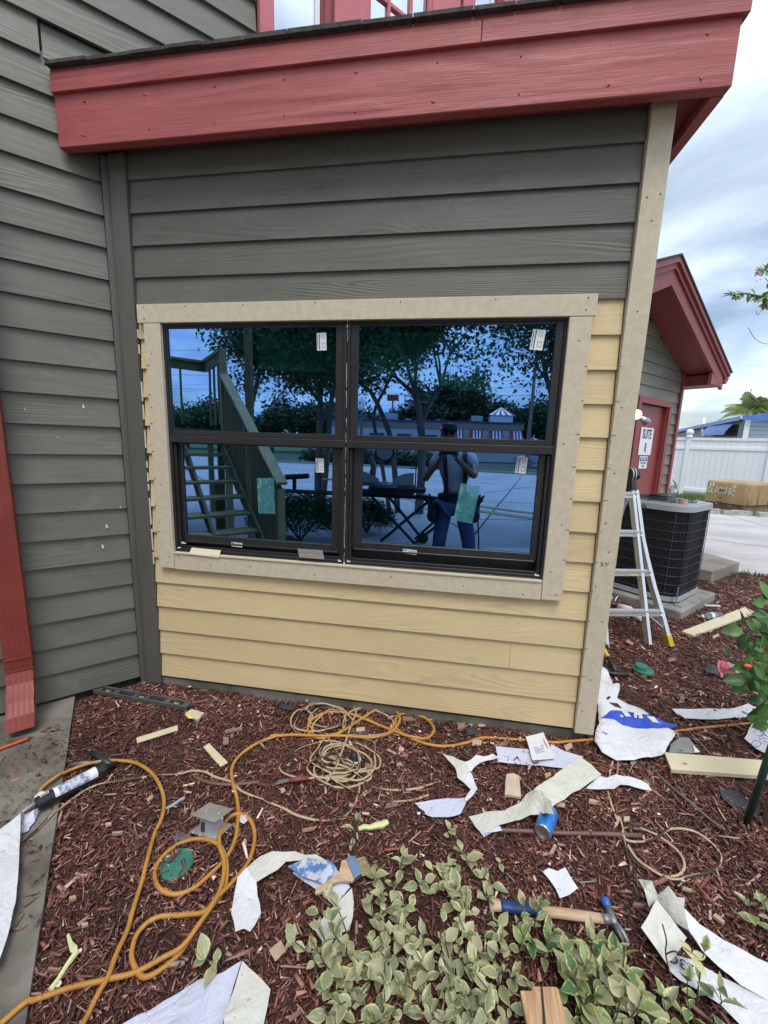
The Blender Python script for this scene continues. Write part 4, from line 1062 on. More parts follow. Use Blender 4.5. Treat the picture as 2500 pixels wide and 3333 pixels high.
# fins all round
b = MB(); rp = ringpath(H, 0.155, 0, 14)
import bisect
cum = [0]
for i in range(len(rp)): cum.append(cum[-1] + (rp[(i + 1) % len(rp)] - rp[i]).length)
tot = cum[-1]; nf = 190
for i in range(nf):
    s_ = tot * i / nf; k = bisect.bisect_right(cum, s_) - 1; p = rp[k].lerp(rp[(k + 1) % len(rp)], (s_ - cum[k]) / max(cum[k + 1] - cum[k], 1e-6))
    n_ = (p - ACC); n_.z = 0; n_.normalize()
    b.bar(p + Vector((0, 0, 0.078)) - n_ * .008, p + Vector((0, 0, 0.912)) - n_ * .008, 0.004, 0.012, up=n_)
fo = b.build('fins', M['ac_fin'], ac); fo['kind'] = 'stuff'
for i in range(10):
    z = 0.11 + i * 0.087
    pts = ringpath(H + .006, 0.16, z); pts.append(pts[0]); MB().tube(pts, 0.0024, 5, caps=False).build('grille_wire', M['ac_wire'], ac)
rw = ringpath(H + .007, 0.16, 0, 8)
for k in (2, 8, 11, 17, 20, 24, 29, 33):
    p = rw[k]
    MB().tube([p + Vector((0, 0, 0.08)), p + Vector((0, 0, 0.915))], 0.003, 5).build('grille_wire', M['ac_wire'], ac)
for l in ((0, -H - .007), (H + .007, 0), (0, H + .007), (-H - .007, 0)):
    MB().tube([Ma @ Vector((l[0], l[1], 0.08)), Ma @ Vector((l[0], l[1], 0.915))], 0.003, 5).build('grille_wire', M['ac_wire'], ac)
# top fan guard
for i in range(9):
    r_ = 0.06 + i * 0.03; z = 1.012 - 0.025 * (i / 8) ** 2
    MB().tube([Ma @ Vector((r_ * math.cos(a), r_ * math.sin(a), z)) for a in [2 * math.pi * k / 30 for k in range(31)]], 0.0032, 5, caps=False).build('fan_guard_ring', M['ac_dark'], ac)
for i in range(8):
    a = i * math.pi / 4; MB().tube([Ma @ Vector((0.05 * math.cos(a), 0.05 * math.sin(a), 1.015)), Ma @ Vector((0.31 * math.cos(a), 0.31 * math.sin(a), 0.984))], 0.004, 5).build('fan_guard_spoke', M['ac_dark'], ac)
b = MB(); b.lathe([(0.001, 1.035), (0.09, 1.035), (0.10, 1.025), (0.10, 1.005), (0.001, 1.005)], 20, Ma); b.build('fan_motor_cover', M['ac_dark'], ac)
b = MB(); sp = Ma @ Vector((-H + .03, -H - 0.012, 0)); b.bar(sp + Vector((0, 0, 0.0)), sp + Vector((0, 0, 0.20)), 0.032, 0.003, up=-uy)
b.bar(sp + Vector((0, 0, 0.014)) - uy * .05, sp + Vector((0, 0, 0.014)), 0.032, 0.003)
b.build('hold_down_strap', mat('galvanised_strap', (0.35, 0.36, 0.38), 0.4, 0.7, col2=(0.2, 0.2, 0.2), nscale=40), ac)
# bottle, tape rolls on the lid
M['pet'] = mat('clear_plastic', (0.75, 0.80, 0.85), 0.08); 
def pet():
    m, t, b, o = newmat('clear_pet')
    b.inputs['Base Color'].default_value = (0.85, 0.9, 0.95, 1); b.inputs['Roughness'].default_value = 0.06; b.inputs['Transmission Weight'].default_value = 0.9; b.inputs['IOR'].default_value = 1.12
    return m
M['pet'] = pet(); M['pet_label'] = mat('blue_green_bottle_label', (0.25, 0.5, 0.5), 0.4, col2=(0.7, 0.78, 0.8), nscale=40, nrange=(0.4, 0.6))
def bottle(Mx, label, name='water_bottle'):
    t_ = thing(name, label, 'bottle', Mx.translation)
    prof = [(0.001, 0), (0.028, 0.002), (0.033, 0.01)]
    for i in range(7): prof += [(0.0335, 0.02 + i * 0.011), (0.0315, 0.0255 + i * 0.011)]
    prof += [(0.0325, 0.10), (0.0325, 0.145), (0.033, 0.15), (0.031, 0.165), (0.022, 0.188), (0.014, 0.20), (0.0125, 0.215)]
    MB().lathe(prof, 20, Mx).build('bottle_body', M['pet'], t_, smooth=True)
    MB().lathe([(0.0334, 0.103), (0.0334, 0.142)], 20, Mx).build('bottle_label', M['pet_label'], t_, smooth=True)
    MB().lathe([(0.001, 0.228), (0.0145, 0.228), (0.0145, 0.212), (0.012, 0.212)], 16, Mx).build('bottle_cap', M['white_pl'], t_)
    return t_
pb = onplane(*e2(150, 605), (0, 0, 0.978), (0, 0, 1))
bottle(Matrix.Translation((pb.x, pb.y, 0.9785)), 'clear water bottle standing on the air conditioner lid')
M['tape'] = mat('silver_tape', (0.42, 0.42, 0.46), 0.4, 0.2); M['card'] = mat('cardboard_core', (0.45, 0.32, 0.22), 0.9, col2=(0.52, 0.38, 0.27), nscale=20)
p1_ = onplane(*e2(255, 610), (0, 0, 0.978), (0, 0, 1))
b = MB(); b.lathe([(0.026, 0), (0.040, 0), (0.040, 0.05), (0.026, 0.05), (0.026, 0)], 20, Matrix.Translation((p1_.x, p1_.y, 0.9785))); o = b.build('tape_roll', M['tape']); auto_smooth(o); tag(o, 'grey tape roll standing beside the bottle on the lid', 'tape roll')
p2_ = onplane(*e2(325, 622), (0, 0, 0.978), (0, 0, 1))
b = MB(); b.lathe([(0.025, 0), (0.036, 0), (0.036, 0.048), (0.025, 0.048), (0.025, 0)], 20, Matrix.Translation((p2_.x, p2_.y, 0.9785))); o = b.build('tape_roll', M['card']); auto_smooth(o); tag(o, 'brown cored tape roll right of the grey tape roll', 'tape roll')

# ------------------------------------------------------------------ ladder
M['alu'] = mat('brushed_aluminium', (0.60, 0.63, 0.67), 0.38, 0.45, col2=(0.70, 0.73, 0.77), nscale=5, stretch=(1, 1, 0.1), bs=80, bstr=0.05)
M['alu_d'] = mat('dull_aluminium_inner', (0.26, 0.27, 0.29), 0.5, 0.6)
M['yel_pl'] = mat('yellow_rubber_foot', (0.62, 0.42, 0.02), 0.5)
M['blk_pl'] = mat('black_plastic', (0.02, 0.02, 0.022), 0.4)
lu = Vector((0.977, 0.213, 0)); lv = Vector((-0.213, 0.977, 0)); LC = Vector((3.19, 1.215, ZG))
lad = thing('ladder', 'aluminium folding ladder with yellow feet standing open beside the wall corner', 'ladder', LC)
HZ = 1.33; DP = 0.47
def Lp(u, t, front=True, dz=0.0):
    """u across, t 0..1 from foot to hinge"""
    v = DP * t if front else 2 * DP - DP * t
    return LC + lu * u + lv * v + Vector((0, 0, HZ * t + dz))
for sgn in (-1, 1):
    for fr in (True, False):
        # outer flared rail
        us = [(0.0, 0.352), (0.15, 0.318), (0.34, 0.262), (0.5, 0.226), (0.62, 0.206), (0.9, 0.192)]
        pts = [Lp(sgn * u, t, fr) for t, u in us]
        b = MB()
        for i in range(len(pts) - 1): b.bar(pts[i], pts[i + 1] + (pts[i + 1] - pts[i]) * 0.01, 0.028, 0.062, up=lv)
        b.build('outer_rail', M['alu'], lad)
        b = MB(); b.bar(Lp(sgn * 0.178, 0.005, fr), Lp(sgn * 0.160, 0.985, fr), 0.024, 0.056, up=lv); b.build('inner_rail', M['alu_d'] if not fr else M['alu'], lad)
        b = MB(); b.bar(Lp(sgn * 0.354, -0.005, fr), Lp(sgn * 0.340, 0.055, fr), 0.036, 0.072, up=lv); ft = b.build('foot', M['yel_pl'], lad)
        b = MB(); b.bar(Lp(sgn * 0.356, -0.018, fr), Lp(sgn * 0.354, -0.004, fr), 0.040, 0.080, up=lv); b.build('foot_pad', M['blk_pl'], ft)
        b = MB(); b.bar(Lp(sgn * 0.330, 0.09, fr), Lp(sgn * 0.175, 0.185, fr), 0.008, 0.026, up=lv); b.build('brace', M['alu'], lad)
    # hinge
    hp = Lp(sgn * 0.165, 1.0)
    b = MB(); b.cyl(hp - lu * 0.022, hp + lu * 0.022, 0.062, n=20); b.bar(hp, Lp(sgn * 0.165, 0.9), 0.040, 0.075, up=lv); b.bar(hp, Lp(sgn * 0.165, 0.9, False), 0.040, 0.075, up=lv); b.build('hinge', M['blk_pl'], lad)
    b = MB()
    for q_ in (-0.012, 0.012): b.cyl(hp + lu * (q_ - .003), hp + lu * (q_ + .003), 0.066, n=20)
    b.build('hinge_plate', M['alu'], lad)
    b = MB(); b.cyl(hp + lu * sgn * 0.03, hp + lu * sgn * 0.065, 0.034, 0.040, n=8); b.build('hinge_knob', M['blk_pl'], lad)
    for fr in (True, False):
        kp = Lp(sgn * 0.215, 0.80, fr); b = MB(); b.cyl(kp, kp + lu * sgn * 0.045, 0.026, 0.034, n=8); b.build('lock_knob', M['blk_pl'], lad)
for fr in (True, False):
    for t_, u_ in ((0.183, 0.304), (0.411, 0.246), (0.643, 0.204), (0.876, 0.193)):
        b = MB()
        for dz, hh in ((0.014, 0.018), (-0.014, 0.022)): b.bar(Lp(-u_, t_, fr, dz) - lv * (0.012 if fr else -0.012), Lp(u_, t_, fr, dz) - lv * (0.012 if fr else -0.012), 0.034, hh, up=(0, 0, 1))
        b.bar(Lp(-u_, t_, fr), Lp(u_, t_, fr), 0.02, 0.05, up=(0, 0, 1))
        rg = b.build('rung', M['alu'], lad)
        if fr:
            b = MB()
            for s_ in (-1, 1):
                for dz in (-0.016, 0.016):
                    p = Lp(s_ * (u_ - 0.012), t_, fr, dz) - lv * 0.032; b.ball(p, 0.008, 8, 6)
            b.build('rivets', M['alu'], rg)
            if abs(t_ - 0.411) < .01:
                b = MB(); p = Lp(0.09, t_, fr, -0.014) - lv * 0.0305; b.bar(p - lu * .035, p + lu * .035, 0.002, 0.014); b.build('warning_label', mat('yellow_label', (0.7, 0.65, 0.1), 0.5), rg)

# ------------------------------------------------------------------ what stands behind the photographer and shows in the window glass
M['deckwood'] = grain_mat('treated_deck_lumber', (0.34, 0.27, 0.12), (0.46, 0.38, 0.19), 0.75, rings=8, strength=0.4, lines=0.2)
M['deckdark'] = grain_mat('weathered_deck_lumber', (0.19, 0.155, 0.075), (0.27, 0.22, 0.11), 0.8, rings=8, strength=0.4)
sdir = Vector((-0.69, -0.724, 0)); sper = Vector((-0.724, 0.69, 0))      # up the stair; towards the wing wall
S0 = Vector((-0.33, -2.30, -0.10))
stair = thing('staircase', 'open wooden deck staircase with slatted railing reflected in left window', 'staircase', (S0.x, S0.y, -0.10))
RUN, RIS = 0.306, 0.19
TW = 1.05
def spt(k, w_, z): return S0 + sdir * (RUN * k) + sper * w_ + Vector((0, 0, z))
for k in range(1, 9):
    b = MB(); z = RIS * k
    b.prism([spt(k - 0.10, 0.0, z - 0.035), spt(k + 0.85, 0.0, z - 0.035), spt(k + 0.85, TW, z - 0.035), spt(k - 0.10, TW, z - 0.035)], (0, 0, 0.035))
    b.build('tread', M['deckwood'], stair)
for w_ in (-0.045, TW * 0.5, TW + 0.005):
    b = MB(); b.prism([spt(0.6, w_, -0.03), spt(8.4, w_, RIS * 8 - 0.24), spt(8.4, w_, RIS * 8 + 0.02), spt(1.2, w_, RIS * 1.2 + 0.02), spt(0.4, w_, 0.0)], sper * 0.038); b.build('stringer', M['deckdark'], stair)
# railing on the far side
rt = spt(0, -0.09, 1.06); re_ = spt(7.9, -0.09, 1.06 + RIS * 7.9 + 0.03)
b = MB(); b.bar(rt - sdir * 0.05, re_, 0.14, 0.038, up=(0, 0, 1)); b.build('handrail', M['deckwood'], stair)
b = MB(); b.bar(rt - Vector((0, 0, .09)), re_ - Vector((0, 0, .09)), 0.038, 0.09); b.build('handrail_support', M['deckdark'], stair)
for k in range(0, 30):
    q = k / 29 * 7.8 + 0.15
    if k % 1 == 0:
        b = MB(); p = spt(q, -0.10, RIS * q - 0.20); b.bar(p, spt(q, -0.10, 1.0 + RIS * q), 0.034, 0.034, up=sdir); b.build('baluster', M['deckdark'], stair)
for q, ztop in ((0.1, 1.0), (4.0, 1.0 + RIS * 4)):
    b = MB(); b.bar(spt(q, -0.10, 0.0), spt(q, -0.10, ztop), 0.09, 0.09, up=sdir); b.build('post', M['deckwood'], stair)
tp = spt(8.0, -0.10, 0); b = MB(); b.bar(tp, tp + Vector((0, 0, 2.98)), 0.10, 0.10, up=sdir); b.build('post', M['deckwood'], stair)
LZ = RIS * 9
b = MB(); b.prism([spt(8.4, -0.15, LZ - .04), spt(12.6, -0.15, LZ - .04), spt(12.6, TW + .1, LZ - .04), spt(8.4, TW + .1, LZ - .04)], (0, 0, 0.04)); b.build('landing', M['deckdark'], stair)
for a_, b_ in ((spt(8.0, -0.10, 2.95), spt(12.4, -0.10, 2.95)), (spt(12.4, -0.10, 2.95), spt(12.4, TW, 2.95))):
    b = MB(); b.bar(a_, b_, 0.14, 0.038); b.build('handrail', M['deckwood'], stair)
    b = MB(); b.bar(a_ - Vector((0, 0, .10)), b_ - Vector((0, 0, .10)), 0.04, 0.15); b.build('handrail_support', M['deckdark'], stair)
    n = 8 if (b_ - a_).length < 1.2 else 12
    b0 = a_; 
    for i in range(1, n):
        if i % 3: continue
        p = a_.lerp(b_, i / n); b = MB(); b.bar(p - Vector((0, 0, 1.15)), p - Vector((0, 0, .1)), 0.035, 0.035, up=sdir); b.build('baluster', M['deckdark'], stair)
for q, w_ in ((8.5, TW), (12.4, -0.1), (12.4, TW), (8.6, -0.02), (5.2, TW * .25), (5.2, TW * .8)):
    b = MB(); b.bar(spt(q, w_, 0), spt(q, w_, (LZ if q > 8 else RIS * 5.2) - .04), 0.09, 0.09, up=sdir); b.build('post', M['deckdark'], stair)
dk = MB(); dk.bar((-1.93, -4.96, -0.1), (-1.93, -4.96, 4.4), 0.11, 0.11, up=(0, 1, 0)); tag(dk.build('timber_post', M['deckdark']), 'dark square timber post beyond the stair railing in the left window', 'post')

# trees: crepe myrtles with leaf clusters
def leafmat(name, c1, c2, scale=1.2):
    m, t, b, o = newmat(name)
    v = tex_vec(t, (1, 1, 1)); c = ramp(t, noise_n(t, v, scale, 4, 0.7), [(0.3, c1), (0.7, c2)])
    t.links.new(c, b.inputs['Base Color']); b.inputs['Roughness'].default_value = 0.5
    return m
M['leaf'] = leafmat('broad_leaf', (0.040, 0.085, 0.025), (0.085, 0.15, 0.04), 2.0)
M['leaf_far'] = leafmat('distant_foliage', (0.030, 0.060, 0.022), (0.075, 0.115, 0.040), 0.9)
def leaf_cloud(b, centers, n, size, g, droop=0.3, spread=0.35):
    for i in range(n):
        c = g.choice(centers); p = Vector(c) + Vector((g.gauss(0, 1), g.gauss(0, 1), g.gauss(0, 0.8))) * spread
        d = Vector((g.gauss(0, 1), g.gauss(0, 1), g.gauss(-droop, 0.6))).normalized(); s_ = d.orthogonal().normalized()
        s_ = (s_ * math.cos(g.uniform(0, 3.1)) + d.cross(s_) * math.sin(g.uniform(0, 3.1))).normalized()
        L = size * g.uniform(0.7, 1.35); W_ = L * 0.26; up = d.cross(s_) * L * 0.06
        b.add([p, p + d * L * 0.45 + s_ * W_ + up, p + d * L, p + d * L * 0.45 - s_ * W_ + up], [(0, 1, 2), (0, 2, 3)])
def branchy(b, p, d, L, r, depth, g, tips, spread=0.6, kids=3):
    n = 5; pts = [p]; dd = Vector(d)
    for i in range(n):
        dd = (dd + Vector((g.gauss(0, .10), g.gauss(0, .10), g.gauss(0.02, .05)))).normalized(); pts.append(pts[-1] + dd * L / n)
    b.tube(pts, [r * (1 - 0.45 * i / n) for i in range(n + 1)], 6)
    if depth == 0: tips.append(pts[-1]); tips.append(pts[-3]); return
    for k in range(kids):
        a = g.uniform(0, 6.28); nd = (dd + Vector((math.cos(a), math.sin(a), g.uniform(-0.25, 0.4))) * spread).normalized()
        branchy(b, pts[-1 - (k % 2)], nd, L * g.uniform(0.6, 0.85), r * 0.55, depth - 1, g, tips, spread * 1.15, kids)
def crepe(base, stems, label, seed, nleaf, size=0.105, depth=3, spread=0.22, low=2.3, L0=0.95):
    g = random.Random(seed); t_ = thing('crepe_myrtle', label, 'tree', base, 'crepe myrtles behind the photographer')
    tr = MB(); tips = []
    for pts, r in stems:
        P = smooth_path(pts, 4); tr.tube(P, [r * (1 - 0.35 * i / (len(P) - 1)) for i in range(len(P))], 9)
        d = (P[-1] - P[-3]).normalized()
        br = tr
        for k in range(3):
            a = g.uniform(0, 6.28); nd = (d + Vector((math.cos(a), math.sin(a), 0.1)) * 0.75).normalized()
            branchy(br, P[-1], nd, L0, r * 0.5, depth - 1, g, tips, 0.62)
    tr.build('trunk', M['bark'], t_, smooth=True)
    tips = [p for p in tips if p.z > low] or tips
    cx_, cy_ = tips[0].x, base[1]
    hi = [Vector((cx_ + g.gauss(0, 0.75), cy_ + g.gauss(0, .5), max(low + .15, 3.9 + g.gauss(0, .6)))) for _ in range(34)]
    tips = tips + hi + [p + Vector((g.gauss(0, .3), 0, g.uniform(-.35, .1))) for p in hi]
    b = MB(); leaf_cloud(b, tips, nleaf, size, g, 0.5, spread)
    b.f = [f for f in b.f]; cr = b.build('crown', M['leaf'], t_); cr['kind'] = 'stuff'
    return t_
crepe((-1.25, -6.95, -0.1), [([(-1.30, -6.95, -0.1), (-1.30, -6.95, 0.8), (-1.22, -6.9, 1.7), (-1.22, -6.9, 2.35)], 0.10), ([(-1.18, -6.9, -0.1), (-1.10, -6.9, 0.9), (-1.02, -6.9, 1.7), (-0.95, -6.9, 2.5)], 0.085)],
      'crepe myrtle beyond the stair post with twin trunks', 11, 24000, low=2.75)
crepe((0.35, -6.9, -0.1), [([(0.62, -6.9, -0.1), (0.44, -6.9, 1.4), (0.20, -6.9, 2.1), (-0.05, -6.9, 2.55)], 0.070), ([(0.40, -7.1, -0.1), (0.1, -7.1, 1.4), (0.0, -7.0, 2.1), (0.25, -7.0, 2.7)], 0.05)],
      'thin leaning crepe myrtle between saw stand and photographer', 12, 15000, low=2.8)
crepe((1.1, -6.95, -0.1), [([(1.10, -6.95, -0.1), (1.12, -6.95, 0.9), (1.06, -6.95, 1.9), (0.93, -6.95, 2.5)], 0.105), ([(1.06, -6.95, 1.9), (1.22, -6.95, 2.3), (1.45, -6.9, 2.7)], 0.06)],
      'thick crepe myrtle trunk left of the photographer in the window', 13, 24000, low=2.75)
crepe((3.7, -7.6, -0.1), [([(4.2, -7.8, -0.1), (4.2, -7.8, 1.4), (4.0, -7.7, 2.4), (3.7, -7.6, 3.1)], 0.08)],
      'crepe myrtle at the right edge of the window reflection', 14, 13000, low=2.6, spread=0.33)
crepe((-3.6, -8.2, -0.1), [([(-3.9, -8.2, -0.1), (-3.8, -8.2, 1.4), (-3.5, -8.2, 2.5), (-3.2, -8.0, 3.2)], 0.08)],
      'crepe myrtle behind the stair landing', 15, 11000, low=3.2, spread=0.33)
# shrubs (dark hedges) in the bed
def bush(name, c, r, n, size, label, m, seed, group=None, cat='shrub'):
    g = random.Random(seed); t_ = thing(name, label, cat, (c[0], c[1], -0.1), group); b = MB(); st = MB()
    for i in range(n):
        a = g.uniform(0, 6.28); e_ = g.uniform(-0.1, 1.0); rr = g.uniform(0.55, 1.05); u = math.sqrt(max(0, 1 - e_ * e_)) if e_ < 1 else 0
        p = Vector((c[0] + r[0] * rr * u * math.cos(a), c[1] + r[1] * rr * u * math.sin(a), c[2] + r[2] * rr * e_))
        d = Vector((g.gauss(0, 1), g.gauss(0, 1), g.gauss(0.3, .8))).normalized(); s_ = d.orthogonal().normalized(); L = size * g.uniform(0.6, 1.3)
        b.add([p, p + d * L * .5 + s_ * L * .27, p + d * L, p + d * L * .5 - s_ * L * .27], [(0, 1, 2, 3)])
    for i in range(12):
        a = g.uniform(0, 6.28); q = Vector((c[0] + r[0] * .6 * math.cos(a), c[1] + r[1] * .6 * math.sin(a), c[2] + r[2] * .7)); st.tube([(c[0], c[1], -0.1), q], [0.012, 0.004], 5)
    o = b.build('foliage', m, t_); o['kind'] = 'stuff'; st.build('stems', M['bark'], t_); return t_
bush('hedge_shrub', (-0.55, -3.75, 0.18), (0.85, 0.5, 0.50), 13000, 0.045, 'dark clipped shrub beside the stair foot in the left window', M['leaf'], 1)
bush('hedge_shrub', (0.35, -4.6, 0.10), (0.50, 0.4, 0.42), 5000, 0.05, 'low shrub under the saw stand', M['leaf'], 2)
# ---- photographer
M['skin'] = mat('skin', (0.22, 0.12, 0.075), 0.5, col2=(0.27, 0.15, 0.10), nscale=8)
M['shirt'] = mat('pale_grey_tee_shirt', (0.42, 0.44, 0.50), 0.85, col2=(0.50, 0.52, 0.58), nscale=7, bs=12, bstr=0.5, bdist=0.02)
M['jeans'] = mat('blue_jeans', (0.055, 0.085, 0.19), 0.85, col2=(0.09, 0.13, 0.27), nscale=6, bs=14, bstr=0.6, bdist=0.02)
M['blk'] = mat('black_nylon', (0.018, 0.018, 0.02), 0.7)
M['hair'] = mat('dark_hair', (0.012, 0.010, 0.010), 0.7)
def skin_body(name, verts, edges, radii, m, parent, sub=2, root=0):
    me = bpy.data.meshes.new(name); me.from_pydata([tuple(v) for v in verts], edges, [])
    ob = bpy.data.objects.new('tmp_' + name, me); COL.objects.link(ob)
    md = ob.modifiers.new('skin', 'SKIN'); md.use_smooth_shade = True
    for i, r_ in enumerate(radii):
        sv = me.skin_vertices[0].data[i]; sv.radius = (r_, r_) if not isinstance(r_, tuple) else r_; sv.use_root = (i == root)
    sb = ob.modifiers.new('sub', 'SUBSURF'); sb.levels = sub; sb.render_levels = sub
    dg = bpy.context.evaluated_depsgraph_get(); me2 = bpy.data.meshes.new_from_object(ob.evaluated_get(dg)); me2.name = name
    bpy.data.objects.remove(ob); bpy.data.meshes.remove(me)
    me2.materials.clear(); me2.materials.append(m)
    me2.polygons.foreach_set('use_smooth', [True] * len(me2.polygons))
    return place(name, me2, parent, (ORG[parent.name] if parent else (0, 0, 0)), (0, 0, 0)), me2
PX, PY = 1.78, -2.46           # body axis behind the camera
person = thing('person', 'person in pale tee shirt, blue jeans and black tool belt taking the picture', 'person', (PX, PY, -0.10))
ORIG0 = ORG[person.name].copy()
def sk(name, verts, edges, radii, m, sub=2, root=0):
    vs = [Vector(v) - ORIG0 for v in verts]; return skin_body(name, vs, edges, radii, m, person, sub, root)[0]
L_ = Vector
pel = L_((PX, PY, 0.86)); che = L_((PX - 0.02, PY - 0.01, 1.22)); nec = L_((PX - 0.05, PY + 0.03, 1.40)); hd = L_((PX - 0.085, PY + 0.07, 1.50))
shR = L_((PX - 0.20, PY + 0.03, 1.33)); shL = L_((PX + 0.18, PY - 0.01, 1.31))
elR = L_((PX - 0.34, PY + 0.10, 1.07)); elL = L_((PX + 0.20, PY + 0.24, 1.14))
wrR = L_((1.62, -2.12, 1.335)); wrL = L_((1.76, -2.12, 1.345))
# continuous body: torso, neck, arms
bodyv = [pel, L_((PX - .005, PY, 1.02)), che, nec, hd, shR, elR, wrR, shL, elL, wrL,
         L_((PX - 0.10, PY, 0.80)), L_((PX - 0.14, PY + 0.03, 0.40)), L_((PX - 0.15, PY - 0.02, -0.03)), L_((PX + 0.10, PY, 0.80)), L_((PX + 0.19, PY + 0.02, 0.40)), L_((PX + 0.24, PY - 0.04, -0.03)),
         L_((PX - 0.17, PY + 0.12, -0.06)), L_((PX + 0.26, PY + 0.10, -0.06))]
bode = [(0, 1), (1, 2), (2, 3), (3, 4), (2, 5), (5, 6), (6, 7), (2, 8), (8, 9), (9, 10), (0, 11), (11, 12), (12, 13), (0, 14), (14, 15), (15, 16), (13, 17), (16, 18)]
bodr = [(0.14, 0.10), (0.125, 0.095), (0.14, 0.10), 0.052, 0.05, 0.062, 0.042, 0.026, 0.062, 0.042, 0.026, 0.085, 0.055, 0.04, 0.085, 0.055, 0.04, 0.035, 0.035]
sk('body', bodyv, bode, bodr, M['skin'])
# clothes
sk('tee_shirt', [pel + L_((0, 0, .06)), L_((PX - .005, PY, 1.04)), che, nec - L_((-.01, 0, .03)), shR, shR.lerp(elR, 0.55), shL, shL.lerp(elL, 0.55)], [(0, 1), (1, 2), (2, 3), (2, 4), (4, 5), (2, 6), (6, 7)], [(0.185, 0.135), (0.178, 0.13), (0.182, 0.13), 0.066, 0.090, 0.082, 0.090, 0.082], M['shirt'])
sk('jeans', [pel, L_((PX - 0.10, PY, 0.78)), L_((PX - 0.14, PY + 0.03, 0.40)), L_((PX - 0.15, PY - 0.02, 0.0)), L_((PX + 0.10, PY, 0.78)), L_((PX + 0.19, PY + 0.02, 0.40)), L_((PX + 0.24, PY - 0.04, 0.0))], [(0, 1), (1, 2), (2, 3), (0, 4), (4, 5), (5, 6)], [(0.168, 0.125), 0.108, 0.085, 0.075, 0.108, 0.085, 0.075], M['jeans'])
for nm, p in (('shoe', L_((PX - 0.16, PY + 0.05, -0.055))), ('shoe', L_((PX + 0.25, PY + 0.03, -0.055)))):
    b = MB(); b.ball(p, (0.05, 0.14, 0.05), 12, 8); b.build(nm, M['blk'], person, smooth=True)
# head with face, cap and dark glasses
b = MB(); hc = hd + L_((-0.01, 0.0, 0.085))
b.ball(hc, (0.078, 0.098, 0.118), 20, 14); b.ball(hc + L_((0, 0.098, -0.02)), (0.014, 0.022, 0.022), 8, 6); b.ball(hc + L_((0, 0.055, -0.085)), (0.045, 0.045, 0.04), 12, 8)
for s_ in (-1, 1): b.ball(hc + L_((s_ * 0.080, -0.005, -0.01)), (0.012, 0.022, 0.032), 8, 6)
b.build('head', M['skin'], person, smooth=True)
b = MB(); b.ball(hc + L_((0, 0.082, -0.058)), (0.024, 0.012, 0.008), 10, 6); b.build('mouth', mat('lips', (0.18, 0.07, 0.06), 0.5), person, smooth=True)
b = MB(); b.ball(hc + L_((0, -0.012, 0.025)), (0.084, 0.102, 0.105), 20, 12); b.build('hair', M['hair'], person, smooth=True)
b = MB(); b.lathe([(0.088, 0.0), (0.088, 0.03), (0.075, 0.07), (0.045, 0.092), (0.001, 0.10)], 20, Matrix.Translation(hc + L_((0, -0.004, 0.032))) @ Matrix.Diagonal((1, 1.15, 1, 1)))
b.prism([hc + L_((x * 0.085, 0.075 + 0.075 * (1 - x * x), 0.040)) for x in (-1, -.6, -.2, .2, .6, 1)] + [hc + L_((0.08, 0.04, 0.040)), hc + L_((-0.08, 0.04, 0.040))], (0, 0, 0.006)); b.build('cap', M['blk'], person, smooth=False)
b = MB()
for s_ in (-1, 1): b.ball(hc + L_((s_ * 0.034, 0.090, 0.012)), (0.031, 0.014, 0.020), 12, 8); b.bar(hc + L_((s_ * 0.062, 0.088, 0.016)), hc + L_((s_ * 0.083, 0.0, 0.014)), 0.004, 0.006)
b.build('sunglasses', mat('dark_lenses', (0.01, 0.01, 0.012), 0.15), person, smooth=True)
# hands round the phone: five bent fingers each, thumb from the side of the palm
def hand(wr, sgn):
    palm = wr + L_((sgn * 0.010, 0.018, 0.050)); vs = [wr, palm]; es = [(0, 1)]; rs = [0.026, (0.036, 0.018)]
    for i, (ln, rad) in enumerate(((0.070, 0.0088), (0.078, 0.0092), (0.073, 0.0090), (0.058, 0.0080))):
        base = palm + L_((sgn * (0.004 + 0.004 * i), 0.010, 0.030 - 0.022 * i)); d1 = L_((-sgn * 0.75, 0.25, 0.25 - 0.12 * i)).normalized(); d2 = L_((-sgn * 0.92, -0.30, 0.05)).normalized()
        a = base + d1 * ln * 0.45; c = a + d2 * ln * 0.35; e_ = c + (d2 + L_((0, -0.5, 0))).normalized() * ln * 0.25
        k = len(vs); vs += [base, a, c, e_]; es += [(1, k), (k, k + 1), (k + 1, k + 2), (k + 2, k + 3)]; rs += [rad * 1.15, rad, rad * 0.95, rad * 0.8]
    tb = wr + L_((-sgn * 0.018, -0.002, 0.020)); k = len(vs)
    vs += [tb, tb + L_((-sgn * 0.024, -0.012, 0.022)), tb + L_((-sgn * 0.030, -0.018, 0.048))]; es += [(0, k), (k, k + 1), (k + 1, k + 2)]; rs += [0.014, 0.0105, 0.009]
    sk('hand', vs, es, rs, M['skin'], 1)
hand(wrR, -1); hand(wrL, 1)
ph = MB(); ph.box((1.615, -2.068, 1.375), (1.765, -2.060, 1.452)); bevel(ph.build('phone', M['blk'], None), 0.003, 2)
tag(bpy.data.objects['phone'], 'black phone held sideways in the photographer’s hands'.replace('’', "'"), 'phone')
